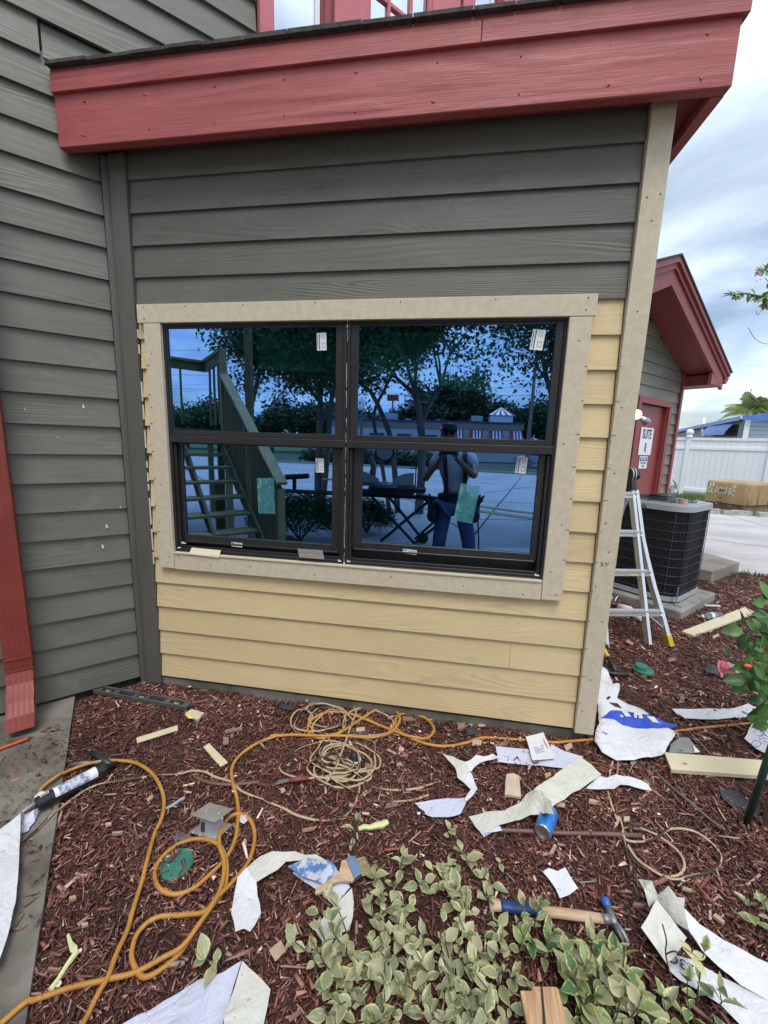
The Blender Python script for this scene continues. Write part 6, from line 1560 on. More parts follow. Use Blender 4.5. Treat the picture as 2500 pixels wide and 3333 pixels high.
def onsheet(nm, pts, m, z=WZ, parent=bw, c=c6r): b = MB(); sheet_mesh(b, c, [(x, y, 0) for x, y in pts], base=z - .007, amp=0.0, onto=BWP); return b.build(nm, m, parent)
onsheet('blue_swoosh', [(262, 1185), (345, 1122), (420, 1108), (500, 1113), (560, 1128), (640, 1145), (720, 1170), (800, 1202), (890, 1218), (886, 1240), (740, 1275), (640, 1272), (520, 1262), (440, 1240), (370, 1200)], M['blueink'], .0015)
for pts in ([(438, 1112), (478, 1108), (512, 1160), (470, 1168)], [(540, 1130), (600, 1132), (612, 1185), (578, 1178), (572, 1150), (556, 1152), (560, 1180), (536, 1172)], [(640, 1160), (700, 1168), (745, 1215), (690, 1212)]): onsheet('white_letter', pts, M['wrap'], .0060)
for pts in ([(520, 1120), (532, 1122), (532, 1175), (520, 1172)], [(612, 1148), (650, 1150), (690, 1205), (620, 1200)], [(785, 1200), (805, 1202), (800, 1222), (788, 1220)]): onsheet('blue_letter', pts, M['blueink'], .0040)
gtext('7585', c6r(248, 1205), c6r(318, 1250), 0.026, ZG + .046, M['ink'], bw, 'printed_number')
gtext('EBwo - 20', c6r(600, 1300), c6r(765, 1275), 0.022, ZG + .060, M['greytxt'], bw, 'printed_number')
for pts in ([(305, 1010), (335, 985), (345, 1000), (318, 1025)], [(330, 1045), (400, 1045), (440, 1085), (380, 1075)]): onsheet('bark_on_sheet', pts, M['mulch_soil'], .0020)
folded('wrap_strip', 'flat white wrap strip with ragged end near the hibiscus', 'wrap strip', [
    (c6r, [(862, 1035), (1000, 1040), (1200, 1036), (1380, 1030), (1495, 995), (1545, 1020), (1612, 1035), (1600, 1060), (1625, 1110), (1500, 1108), (1400, 1110), (1250, 1125), (1100, 1128), (945, 1112), (900, 1075)], M['wrap'], dict(base=.014, amp=.003))])
pr = sheet('paper_bag', c6r, [(1545, 1120, .02), (1720, 1080, .04), (1760, 1400, .03), (1659, 1412, .02), (1560, 1370), (1465, 1285)], M['wrap'], 'white paper bag with blue round print behind the green stake', 'bag', base=.02, amp=.008)
b = MB()
for cx, cy, r_ in ((1590, 1235, 42), (1560, 1330, 38), (1590, 1165, 30)):
    b.tube([G(*c6r(cx + r_ * math.cos(a), cy + r_ * .7 * math.sin(a)), ZG + .055) for a in [k * math.pi / 8 for k in range(17)]], 0.0016, 4)
for k in range(7): b.bar(G(*c6r(1570 + k * 8, 1140 + k * 28), ZG + .055), G(*c6r(1615 + k * 8, 1150 + k * 28), ZG + .055), 0.004, 0.001)
b.build('blue_print', M['blueink'], pr)
rc = sheet('receipt', d3, [(303, 435), (345, 420, .01), (395, 442), (440, 418, .01), (482, 480, .01), (522, 535), (470, 570), (412, 597), (385, 540)], M['wrap'], 'small torn paper receipt above the hammer', 'receipt', base=.016, amp=.006)
b = MB()
for k in range(4): b.bar(G(*d3(375 + 10 * k, 520 + 12 * k), ZG + .0235), G(*d3(450 + 8 * k, 490 + 12 * k), ZG + .0235), 0.002, 0.0005)
b.build('faint_print', mat('faint_print', (0.5, 0.42, 0.42), 0.6), rc)
fw = folded('wrap_strip', 'long cream and white wrap folded in a loop at the lower right corner', 'wrap strip', [
    (d3, [(878, 483, .06), (960, 490, .09), (1060, 520, .10), (1165, 595, .08), (1160, 660, .06), (1185, 790, .02), (1110, 745, .02), (1040, 660, .03), (990, 600, .04), (945, 655, .03)], M['cream'], dict(base=.018, amp=.004)),
    (d3, [(990, 600, .05), (1080, 715, .04), (1172, 835, .03), (1140, 890, .02), (1100, 950, .02), (1050, 985, .015), (960, 860, .03), (895, 770, .04)], M['cream'], dict(base=.022, amp=.004)),
    (d3, [(1050, 985), (1105, 935), (1200, 962), (1400, 1080), (1560, 1150), (1720, 1220), (1860, 1400), (1560, 1420), (1380, 1240), (1240, 1150), (1130, 1090), (1065, 1030)], M['wrap'], dict(base=.016, amp=.003)),
    (d3, [(1152, 655, .05), (1250, 752, .03), (1400, 850, .02), (1659, 985), (1860, 1090), (1860, 1300), (1659, 1208), (1500, 1120, .01), (1380, 1020, .02), (1270, 920, .02), (1180, 790, .02)], M['wrap'], dict(base=.018, amp=.003))])
gtext('23C', d3(1090, 955), d3(1185, 1010), 0.040, ZG + .030, M['ink'], fw, 'printed_number', 1.0, True)

# ---- boards and scraps
def slabobj(name, c, pts, z0, th, m, label, cat, parent=None, group=None, bv=0.0015):
    P = [G(*c(x, y), ZG + z0 + th) for x, y in pts]
    b = MB(); b.prism([p - Vector((0, 0, th)) for p in P], (0, 0, th)); o = b.build(name, m, parent)
    if bv: bevel(o, bv, 1)
    if label: tag(o, label, cat, group)
    return o
slabobj('board', c6r, [(942, 392), (1470, 190), (1553, 238), (1042, 428)], 0.012, 0.020, M['yel_flat'], 'pale yellow board beside the lying bottle, near the air conditioner', 'board')
slabobj('board', c6r, [(795, 1397), (1720, 1472), (1700, 1600), (855, 1540)], 0.010, 0.022, M['yel_flat'], 'long pale board with mulch crumbs right of the house wrap', 'board')
slabobj('offcut', c7, [(818, 738), (1064, 663), (1068, 690), (822, 768)], 0.012, 0.008, M['yel_flat'], 'narrow yellow siding offcut below the spirit level', 'offcut')
slabobj('offcut', c7, [(1220, 793), (1254, 770), (1368, 885), (1322, 910)], 0.012, 0.008, M['yel_flat'], 'short yellow siding offcut left of the cord coil', 'offcut')
slabobj('offcut', c7, [(1108, 592), (1150, 566), (1225, 588), (1186, 630)], 0.012, 0.016, M['fibre'], 'small trim block with yellow tape at the end of the spirit level', 'offcut')
M['tapey'] = mat('yellow_green_tape', (0.75, 0.72, 0.15), 0.5); M['curl'] = mat('pale_yellow_green_foam', (0.68, 0.72, 0.36), 0.7, bs=60, bstr=0.6)
slabobj('tape', c7, [(1112, 598), (1138, 602), (1162, 624), (1130, 622)], 0.029, 0.002, M['tapey'], 'scrap of yellow tape on the small trim block', 'tape scrap', bv=0)
slabobj('offcut', c8, [(1262, 660), (1300, 657), (1328, 672), (1337, 780), (1253, 765), (1256, 700)], 0.014, 0.014, mat('marked_offcut', (0.48, 0.38, 0.28), 0.8, col2=(0.60, 0.52, 0.42), nscale=14, bs=50, bstr=0.4), 'stained wood offcut between the twisted strip and the long strip', 'offcut')
M['ply'] = mat('raw_pine', (0.36, 0.19, 0.09), 0.75, col2=(0.58, 0.38, 0.22), nscale=1.0, nrange=(0.35, 0.62), stretch=(110, 7, 110), bs=2.5, bstr=0.5)
slabobj('plank', d3, [(172, 1147), (240, 1150), (242, 1122), (385, 1125), (400, 1135), (478, 1430), (232, 1440)], 0.10, 0.018, M['ply'], 'short split pine plank lying on the variegated shrub', 'plank')
M['card'].name = 'cardboard'
slabobj('card_square', d2, [(140, 785), (205, 742), (226, 806), (158, 845)], 0.014, 0.003, M['card'], 'upper small brown card square left of the shrub', 'card square')
slabobj('card_square', d2, [(45, 905), (118, 845), (153, 905), (85, 975)], 0.014, 0.003, M['card'], 'lower small brown card square left of the shrub', 'card square')
M['slate'] = mat('grey_slate_piece', (0.22, 0.23, 0.22), 0.7, col2=(0.30, 0.31, 0.29), nscale=10, bs=30, bstr=0.4)
slabobj('slate', c6r, [(905, 1288), (940, 1275), (1002, 1276), (1052, 1345), (1045, 1402), (835, 1396), (850, 1330)], 0.012, 0.008, M['slate'], 'grey slate piece between the house wrap and the long board', 'slate')
slabobj('chip', c6r, [(1035, 1335), (1095, 1395), (1050, 1402)], 0.022, 0.003, M['white_cl'], 'white triangular chip on the grey slate', 'chip', bv=0)
M['rubber'] = mat('black_rubber_sheet', (0.035, 0.036, 0.045), 0.6, col2=(0.055, 0.057, 0.07), nscale=9)
slabobj('membrane_scrap', c6r, [(1255, 1715), (1330, 1703), (1400, 1722), (1520, 1772), (1600, 1830), (1580, 1945), (1500, 1920), (1420, 1850), (1330, 1830), (1285, 1790)], 0.012, 0.004, M['rubber'], 'dark membrane scrap by the green stake', 'membrane scrap')
slabobj('membrane_scrap', e4, [(168, 150), (275, 172), (262, 208), (150, 186)], 0.012, 0.004, M['rubber'], 'small black membrane scrap near the wall left of the coil', 'membrane scrap')
slabobj('membrane_scrap', c8, [(1050, 425), (1095, 418), (1120, 452), (1062, 460)], 0.014, 0.006, M['rubber'], 'crumpled black scrap near the wall right of the hose', 'membrane scrap')
b = MB(); b.tube([G(*d1(x, y), ZG + .018) for x, y in ((408, 815), (425, 870), (445, 905), (455, 925), (400, 1000), (350, 1080), (300, 1150))], [.004, .006, .010, .009, .007, .006, .008], 6); tag(b.build('foam_strip', M['curl']), 'bright yellow foam strip near the path edge', 'foam strip')
b = MB(); b.tube([G(*c8(x, y), ZG + .018) for x, y in ((500, 945), (530, 935), (560, 938), (590, 928), (620, 925), (650, 910))], [.008, .010, .009, .012, .013, .011], 6); tag(b.build('foam_strip', M['curl']), 'ragged pale yellow foam strip beside the seedling', 'foam strip')
b = MB(); b.tube([G(*c7(x, y), ZG + .016) for x, y in ((995, 1166), (1040, 1142), (1070, 1120), (1106, 1100))], [.005, .007, .006, .007], 6); tag(b.build('plastic_strip', mat('grey_blue_plastic', (0.32, 0.38, 0.42), 0.5)), 'grey blue plastic strip left of the metal bracket', 'plastic strip')
M['pinkwood'] = mat('pinkish_wood_scrap', (0.26, 0.13, 0.10), 0.8, col2=(0.38, 0.22, 0.17), nscale=30, objvar=0.25)
M['tanwood'] = mat('tan_wood_scrap', (0.40, 0.29, 0.19), 0.8, col2=(0.52, 0.41, 0.29), nscale=30, objvar=0.2)
scr = [(e4, 425, 155, 75, 30, 15, 0), (e4, 380, 110, 40, 40, 60, 1), (e4, 825, 365, 90, 35, 5, 1), (e4, 1220, 275, 110, 35, -3, 0), (e4, 1195, 580, 60, 45, -30, 0), (e4, 1165, 528, 50, 40, -20, 1), (e4, 900, 670, 95, 45, -5, 0), (e4, 1085, 995, 140, 40, 10, 0), (e4, 1085, 550, 110, 18, -28, 1),
       (e4, 1145, 655, 50, 30, 10, 1), (e4, 750, 995, 45, 30, -30, 1), (e4, 180, 870, 45, 45, 30, 1), (c8, 1030, 412, 50, 35, 10, 0), (c8, 1135, 410, 42, 16, 0, 1), (c8, 1240, 505, 60, 20, 5, 0), (c8, 1110, 500, 60, 30, 0, 1), (c8, 1580, 520, 50, 35, 30, 1), (c8, 1475, 665, 40, 26, 20, 1), (c8, 1540, 818, 50, 28, -10, 1), (c8, 1500, 1050, 18, 60, -30, 1),
       (c8, 245, 945, 85, 22, 12, 0), (c8, 670, 820, 80, 25, 8, 0), (c7, 1400, 690, 130, 20, 10, 0), (c7, 1030, 470, 50, 25, 20, 0), (c7, 95, 990, 75, 22, 15, 0), (c7, 1355, 755, 40, 50, 0, 0), (c7, 900, 1100, 55, 22, 40, 1), (d1, 705, 200, 80, 14, 5, 1), (d1, 650, 148, 45, 16, 5, 1), (d1, 435, 590, 50, 22, 12, 1), (d1, 508, 750, 50, 22, 15, 1), (d1, 325, 1018, 95, 20, -5, 0),
       (d1, 400, 100, 60, 18, 50, 0), (d3, 372, 300, 26, 70, -25, 1), (d3, 415, 32, 60, 30, -15, 1), (d3, 1175, 540, 72, 22, -15, 1), (d3, 1365, 715, 95, 26, -38, 1), (d3, 1610, 588, 95, 20, 0, 0), (d3, 885, 632, 90, 24, -8, 0), (d3, 610, 12, 60, 24, -10, 1), (c6r, 510, 485, 75, 35, -30, 0), (c6r, 1225, 432, 70, 24, 25, 1), (c6r, 945, 960, 45, 60, -20, 0), (c6r, 485, 1950, 60, 45, 0, 1),
       (c6r, 1170, 1455, 30, 60, -10, 0), (c6r, 205, 1800, 80, 28, -15, 1), (c6r, 540, 1480, 60, 40, 20, 1), (c6r, 860, 630, 70, 20, 5, 0), (c6r, 1140, 1220, 40, 24, -20, 1), (c6r, 1015, 1170, 26, 24, 30, 1), (d2, 200, 1300, 110, 34, 35, 0), (d2, 610, 1060, 70, 40, 0, 0)]
for (c, x, y, w_, h_, a, k) in scr:
    ca, sa = math.cos(R(a)), math.sin(R(a)); w_ *= .42; h_ *= .42
    q = [(x + ca * u * w_ + sa * v * h_, y - sa * u * w_ + ca * v * h_) for u, v in ((-1, 1), (.9 + .1 * rnd.random(), .8), (1, -.7 - .3 * rnd.random()), (-.85, -1))]
    slabobj('wood_scrap', c, q, 0.010 + rnd.uniform(0, .006), rnd.uniform(0.004, 0.012), M['tanwood'] if k else M['pinkwood'], ('small pale tan wood scrap lying on the mulch' if k else 'small pinkish wood scrap lying on the mulch'), 'wood scrap', None, 'wood scraps strewn on the mulch', 0)
wf_ = MB(); rr = random.Random(31)
for i in range(70):
    x, y = rr.choice([(rr.uniform(-.2, 3.0), rr.uniform(-1.6, -.02)), (rr.uniform(2.4, 4.4), rr.uniform(-.9, 1.6)), (rr.uniform(0.6, 2.6), rr.uniform(-.25, -.02))])
    s_ = rr.uniform(.003, .009); a = rr.uniform(0, 6); P = [(x + s_ * math.cos(a + k * 1.25) * rr.uniform(.6, 1.3), y + s_ * math.sin(a + k * 1.25) * rr.uniform(.6, 1.3), mulch_z(x, y) + .017) for k in range(5)]
    wf_.prism(P, (0, 0, 0.002))
o = wf_.build('paint_flakes', M['white_cl']); o['kind'] = 'stuff'; o['label'] = 'white paint flakes strewn over the mulch'

b = MB(); b.prism([G(*d3(x, y), ZG + .1195) for x, y in ((296, 1128), (306, 1128), (330, 1400), (312, 1400))], (0, 0, .0015)); b.build('split', M['sheath'], bpy.data.objects['plank'])
# ---- hoses and cords
M['hose'] = mat('orange_air_hose', (0.40, 0.185, 0.035), 0.5, col2=(0.54, 0.27, 0.06), nscale=11, speck=(34, 0.10, (0.15, 0.08, 0.03)), bs=120, bstr=0.2)
M['cord_t'] = mat('tan_cord', (0.42, 0.30, 0.18), 0.55, col2=(0.52, 0.40, 0.26), nscale=14); M['cord_b'] = mat('dark_cord_stripe', (0.045, 0.03, 0.022), 0.55)
def gpath(segs, z0=0.016, wob=0.003, seed=0, sub=6):
    P = []
    for c, pts in segs: P += [G(*c(x, y), ZG + z0) for x, y in pts]
    Q = smooth_path(P, sub); g = random.Random(seed); outp = []
    # rise where the hose crosses itself
    for i, q in enumerate(Q):
        up = 0.0
        for j in range(0, i - 12, 2):
            if (Q[j].xy - q.xy).length < z0 * 1.3: up = 1.0; break
        outp.append([q, up])
    ins = inpoly(np.array([q[0].x for q in outp]), np.array([q[0].y for q in outp]), PATHP)
    zz_ = [(-0.050 + z0 * .75) if k else q[0].z for q, k in zip(outp, ins)]
    for i in range(len(outp)): w_ = zz_[max(0, i - 3):i + 4]; outp[i][0].z = max(zz_[i], sum(w_) / len(w_))
    res = []
    for i in range(len(outp)):
        w_ = [outp[k][1] for k in range(max(0, i - 5), min(len(outp), i + 6))]
        res.append(outp[i][0] + Vector((0, 0, z0 * 1.05 * sum(w_) / len(w_) + wob * mnoise.noise(Vector((i * .13, seed, 0))))))
    return res
def hose_obj(name, P, r, m, label, cat, stripes=False):
    b = MB(); b.tube(P, r, 10 if not stripes else 8)
    if stripes:
        n = 8; L = len(P) - 1
        for i in range(L):
            ph = int(i * 0.22 + 2 * math.sin(i * .05)) % n
            for k in range(n):
                if ((k + ph) % n) in (0, 1, 2): b.m[i * n + k] = 1
    o = b.build(name, m if not stripes else [M['cord_t'], M['cord_b']]); o.data.polygons.foreach_set('use_smooth', [True] * len(o.data.polygons)); tag(o, label, cat); return o
pA = gpath([(c6r, [(1700, 1150), (1540, 1160), (1300, 1178), (1100, 1200), (900, 1225), (500, 1268), (180, 1295), (0, 1310)]),
            (c8, [(1500, 500), (1350, 488), (1200, 478), (1130, 478), (1060, 500), (950, 520), (850, 508), (765, 475), (705, 440), (690, 400), (705, 362), (760, 352), (840, 372), (888, 425), (870, 468), (820, 484), (740, 470), (640, 425), (520, 375), (430, 348), (340, 345), (270, 375), (240, 420), (255, 462), (310, 478), (380, 462), (450, 425), (520, 378), (590, 335), (650, 325), (700, 350), (712, 395), (670, 450), (580, 474), (420, 470), (300, 475), (150, 463), (50, 468)]),
            (c7, [(1659, 728), (1540, 775), (1440, 845), (1392, 920), (1395, 1000), (1420, 1095), (1430, 1180)]),
            (d1, [(1427, 130), (1412, 240), (1360, 350), (1260, 455), (1150, 540), (1040, 574), (955, 535), (928, 450), (965, 360), (1070, 272), (1195, 240), (1300, 268), (1350, 345), (1362, 440), (1345, 540), (1270, 650), (1180, 780), (1090, 910), (990, 1010), (870, 1070), (812, 1015), (790, 925), (830, 800), (940, 712), (1100, 698), (1230, 690), (1310, 600), (1410, 490), (1500, 360), (1528, 220), (1500, 130), (1430, 97), (1362, 130), (1322, 205), (1318, 300), (1345, 390), (1335, 520), (1285, 640), (1200, 765), (1105, 895), (1000, 958), (800, 1050), (600, 1095), (400, 1140), (200, 1222), (40, 1351), (-60, 1450)])], 0.013, 0.003, 1)
hose_obj('air_hose', pA, 0.0074, M['hose'], 'long orange air hose looping from the wall to the lower left corner', 'hose')
pB = gpath([(c7, [(225, 1110), (262, 1050), (330, 1000), (440, 925), (580, 885), (700, 876), (820, 895), (910, 950), (965, 1040), (985, 1130), (968, 1230)]), (d1, [(930, 200), (885, 360), (850, 500), (800, 660), (762, 790), (700, 930), (650, 1060), (600, 1150), (540, 1270), (470, 1400)])], 0.024, 0.004, 2)
hose_obj('air_hose', pB, 0.0072, M['hose'], 'orange air hose arching over the caulking gun on the left', 'hose')
def coil(cx, cy, rx, ry, n, seed, c=e4):
    g = random.Random(seed); pts = []
    for i in range(n * 10):
        a = 2 * math.pi * i / 10 + seed; k = 0.72 + 0.24 * math.sin(i * 0.29 + seed) + 0.08 * math.sin(i * 1.9) + g.uniform(-.13, .13); pts.append((cx + 95 * math.sin(i * .17 + seed) + rx * k * math.cos(a), cy + 48 * math.sin(i * .23 + 1) + ry * k * math.sin(a)))
    return pts
pC = gpath([(c7, [(60, 1460), (130, 1395), (230, 1310), (330, 1205), (430, 1110), (520, 1050), (620, 1015), (740, 1000), (900, 963), (985, 958), (1080, 955), (1150, 938), (1230, 945), (1290, 975), (1400, 1010), (1440, 1055), (1520, 1090), (1580, 1112)]),
            (e4, [(20, 950), (70, 975), (180, 1020), (280, 1075), (420, 1115), (560, 1130), (660, 1100), (760, 1020), (800, 930), (818, 820), (790, 720), (730, 675), (640, 640), (540, 600), (500, 570)]),
            (e4, coil(630, 640, 345, 190, 6, 0.4)), (e4, [(560, 440), (640, 400), (700, 330), (690, 250), (640, 190), (560, 180), (470, 200), (400, 270), (410, 350), (480, 400)]),
            (e4, coil(600, 285, 275, 140, 3, 1.9)), (e4, [(700, 260), (800, 200), (900, 200), (1020, 240), (1095, 300), (1080, 370), (1000, 410), (860, 420), (700, 420), (560, 480), (490, 560), (520, 640), (600, 650), (700, 690), (800, 760), (880, 820), (1000, 860), (1130, 872), (1280, 862), (1400, 830), (1520, 795), (1640, 750), (1700, 720)])], 0.010, 0.003, 3, 5)
hose_obj('extension_cord', pC, 0.0052, None, 'tangled coil of tan and dark striped cord in front of the yellow wall', 'extension cord', True)
pC2 = gpath([(e4, [(300, 420), (250, 340), (255, 260), (310, 210), (400, 205), (470, 150), (560, 125), (680, 120), (760, 165), (790, 240), (760, 300)]), (e4, coil(700, 660, 230, 150, 2, 2.6)), (e4, [(640, 820), (760, 880), (880, 940), (1040, 965), (1240, 955), (1390, 915)])], 0.014, 0.003, 5, 5)
hose_obj('extension_cord', pC2, 0.0052, None, 'second striped cord end trailing below the tangled coil', 'extension cord', True)
pD = gpath([(c6r, [(372, 1470), (350, 1540), (338, 1600), (330, 1700), (345, 1790), (375, 1880), (410, 1970)]), (d3, [(765, 100), (788, 190), (795, 260), (830, 340), (930, 420), (1060, 462), (1130, 450), (1157, 400), (1130, 330), (1030, 240), (930, 190), (850, 175), (790, 195), (805, 250), (900, 262), (1000, 230), (1080, 180), (1200, 190), (1300, 250), (1372, 335), (1360, 400), (1300, 440), (1200, 465), (1100, 487), (1000, 462), (880, 385), (815, 290)])], 0.010, 0.003, 7)
hose_obj('extension_cord', pD, 0.0052, None, 'striped cord with a loop above the folded wrap at right', 'extension cord', True)
pE = gpath([(c6r, [(0, 1770), (180, 1940)]), (d3, [(460, 0), (560, 85), (680, 180), (790, 245)])], 0.012, 0.003, 8)
hose_obj('cord', pE, 0.0036, mat('brown_cord', (0.10, 0.06, 0.04), 0.6), 'thin brown cord running down to the cord loop', 'cord')
M['pipe'] = mat('brown_pipe', (0.13, 0.075, 0.06), 0.45, col2=(0.18, 0.10, 0.08), nscale=8)
b = MB(); b.tube([G(*d3(x, y), ZG + .014) for x, y in ((-60, 175), (62, 188), (240, 195), (400, 205), (700, 212), (900, 222))], 0.0085, 10); tag(b.build('pipe', M['pipe'], smooth=True), 'straight brown irrigation pipe passing under the blue can', 'pipe')
b = MB(); b.tube(smooth_path([G(*c7(x, y), ZG + .012) for x, y in ((1130, 540), (1200, 522), (1290, 515), (1400, 522))], 4), 0.006, 8); tag(b.build('pipe', M['pipe'], smooth=True), 'short brown pipe beside the spirit level', 'pipe')
b = MB(); b.tube(smooth_path([G(*c7(x, y), ZG + .012) for x, y in ((1180, 980), (1250, 1008), (1380, 1022), (1560, 1005))], 4), 0.0075, 8); tag(b.build('pipe', M['pipe'], smooth=True), 'brown pipe half buried below the short offcut', 'pipe')
for pts, lab in ((((c6r, 1000, 1230), (c6r, 1100, 1330), (c6r, 1180, 1420)), 'thin brown root beside the slate'), (((c6r, 640, 1470), (c6r, 800, 1640), (c6r, 980, 1790), (c6r, 1180, 1960), (c6r, 1300, 2042)), 'long brown root running to the lower right')):
    b = MB(); b.tube(smooth_path([G(*p[0](p[1], p[2]), ZG + .010) for p in pts], 5), 0.006, 7); tag(b.build('root', M['bark'], smooth=True), lab, 'root')
# irrigation head inside the coil
hp_ = G(*e4(770, 630)); ih = thing('sprinkler_head', 'black sprinkler head in the middle of the cord coil', 'sprinkler', hp_)
b = MB(); b.lathe([(0.001, 0.045), (0.010, 0.045), (0.012, 0.035), (0.019, 0.03), (0.019, 0.0)], 14, Matrix.Translation(hp_)); b.build('cap', M['blk_pl'], ih, smooth=True)
b = MB(); b.lathe([(0.019, 0.012), (0.024, 0.012), (0.024, 0.0)], 14, Matrix.Translation(hp_ + Vector((.012, .0, 0)))); b.build('collar', M['white_pl'], ih)
# valve covers
M['green_pl'] = mat('green_valve_lid', (0.03, 0.16, 0.12), 0.5, col2=(0.05, 0.22, 0.17), nscale=9, speck=(22, 0.14, (0.05, 0.09, 0.06)))
vc = G(*d1(1062, 400)); r_ = (G(*d1(1160, 390)) - G(*d1(964, 412))).length / 2
b = MB(); b.lathe([(0.001, 0.014), (r_ * .93, 0.014), (r_, 0.010), (r_, 0.0)], 32, Matrix.Translation(vc)); 
o = b.build('valve_cover', M['green_pl']); auto_smooth(o); tag(o, 'round green valve cover inside a hose loop', 'valve cover')
vc2 = G(*c6r(620, 728)); r2 = (G(*c6r(700, 730)) - G(*c6r(540, 720))).length / 2
o = thing('valve_cover', 'stepped green valve cover in the mulch below the ladder', 'valve cover', vc2)
b = MB(); b.lathe([(0.001, 0.012), (r2, 0.012), (r2, 0.0)], 28, Matrix.Translation(vc2 + Vector((0, 0, .005)))); b.build('rim', M['green_pl'], o); b = MB(); b.lathe([(0.001, 0.035), (r2 * .6, 0.035), (r2 * .66, 0.013)], 28, Matrix.Translation(vc2 + Vector((-.01, 0.01, .005)))); b.build('lid', M['green_pl'], o)

# ---- tools
# spirit level
LA, LB = G(*c7(560, 485)), G(*c7(1118, 588)); ld = (LB - LA); LL = ld.length; ld.normalize(); lp_ = Vector((-ld.y, ld.x, 0)); wl_ = 0.052
lev = thing('spirit_level', 'black box spirit level with five openings near the wing wall', 'spirit level', LA)
M['lev'] = mat('black_aluminium', (0.10, 0.10, 0.105), 0.4, 0.3, col2=(0.14, 0.14, 0.145), nscale=8)
Ml = Matrix(((ld.x, lp_.x, 0, LA.x), (ld.y, lp_.y, 0, LA.y), (0, 0, 1, LA.z + .010), (0, 0, 0, 1)))
b = MB(); b.box((0, 0, 0), (LL, 0.009, .026), M=Ml); b.box((0, wl_ - .009, 0), (LL, wl_, .026), M=Ml)
for a_, e_ in ((0, .06), (.20, .25), (.42, .455), (.545, .58), (.75, .80), (.94, 1.0)): b.box((LL * a_, 0.0095, .004), (LL * e_, wl_ - .0095, .022), M=Ml)
bevel(b.build('body', M['lev'], lev), .0015, 1)
for a_, e_ in ((.06, .20), (.455, .545), (.80, .94)):
    b = MB()
    x0, x1 = LL * a_, LL * e_; b.box((x0 + .003, .011, .006), (x0 + (x1 - x0) * .3, wl_ - .011, .012), M=Ml); b.box((x1 - (x1 - x0) * .3, .011, .006), (x1 - .003, wl_ - .011, .012), M=Ml); b.build('vial_block', M['blk_pl'], lev)
    b = MB(); b.cyl(Ml @ Vector(((x0 + x1) / 2 - .016, wl_ / 2, .013)), Ml @ Vector(((x0 + x1) / 2 + .016, wl_ / 2, .013)), .007, n=10); b.build('vial', mat('yellow_green_vial', (0.25, 0.28, 0.08), 0.2), lev)
# caulking gun
def GP(c, x, y, z): return G(*c(x, y), ZG + z)
gun = thing('caulking_gun', 'caulking gun with white nozzle lying across the path edge', 'caulking gun', GP(e3, 850, 770, 0))
ga, gb = GP(e3, 640, 880, .055), GP(e3, 1150, 610, .045); gd = (gb - ga).normalized()
def caulk_mat():
    m, t, b, o = newmat('caulk_tube_print'); v = tex_vec(t, (1, 1, 1)); c = ramp(t, noise_n(t, v, 55, 3, 0.7), [(0.42, (0.20, 0.24, 0.38)), (0.55, (0.62, 0.64, 0.72))])
    t.links.new(c, b.inputs['Base Color']); b.inputs['Roughness'].default_value = 0.4; return m
b = MB(); b.cyl(ga, gb, .0265, n=22); b.build('cartridge', M['white_pl'], gun, smooth=False)
b = MB(); b.cyl(ga + gd * .015, ga.lerp(gb, .80), .0270, n=22); b.build('printed_label', caulk_mat(), gun)
sd_ = gd.cross(Vector((0, 0, 1))).normalized()
b = MB(); b.cyl(ga - gd * .055, ga, .026, n=18); b.bar(ga - gd * .05 + sd_ * .027, gb + gd * .02 + sd_ * .027 - Vector((0, 0, .012)), .006, .014); b.bar(ga - gd * .05 - sd_ * .027, gb + gd * .02 - sd_ * .027 - Vector((0, 0, .012)), .006, .014); b.cyl(gb, gb + gd * .03, .027, n=18); b.build('frame', M['blk_pl'], gun)
text_obj('300', .022, M['white_pl'], gun, ga - gd * .028 + Vector((0, 0, .0265)), (0, 0, math.atan2(gd.y, gd.x)), 'print', .0005)
b = MB(); tip = GP(e3, 272, 1075, .030); nb = GP(e3, 520, 925, .055); b.tube([tip, nb, ga - gd * .045], [.005, .012, .016], 10); b.build('nozzle', M['white_pl'], gun, smooth=True)
b = MB()
for x, y, z, r_ in ((455, 900, .05, .012), (500, 870, .06, .014), (560, 900, .065, .016), (575, 930, .055, .012), (520, 985, .035, .012), (470, 1000, .03, .010)): b.ball(GP(e3, x, y, z), (r_ * 1.3, r_, r_ * .8), 10, 6)
b.build('caulk_smears', M['white_cl'], gun, smooth=True)
b = MB(); h0 = gb + gd * .03; b.tube([h0, GP(e3, 1250, 560, .035), GP(e3, 1400, 490, .02)], [.018, .016, .010], 8); b.tube([GP(e3, 1330, 520, .03), GP(e3, 1200, 420, .02), GP(e3, 1090, 365, .016)], [.014, .014, .010], 8); b.build('handle', mat('dark_teal_handle', (0.02, 0.04, 0.05), 0.4), gun, smooth=True)
b = MB(); b.tube([GP(e3, 860, 515, .014), GP(e3, 1000, 490, .018), GP(e3, 1180, 490, .022)], [.008, .009, .007], 8); b.build('trigger', M['alu_d'], gun, smooth=True)
b = MB(); b.cyl(G(*c7(-40, 822), -.038), G(*c7(165, 745), -.038), .0065, n=8); pcl = thing('crayon', 'red orange marking crayon on the concrete path below the downspout', 'crayon', G(*c7(100, 770), -.045)); b.build('barrel', mat('red_orange_plastic', (0.62, 0.09, 0.03), 0.4), pcl)
b = MB(); b.cyl(G(*c7(165, 745), -.038), G(*c7(200, 732), -.040), .0065, .002, n=8); b.build('tip', M['red_flat'], pcl)
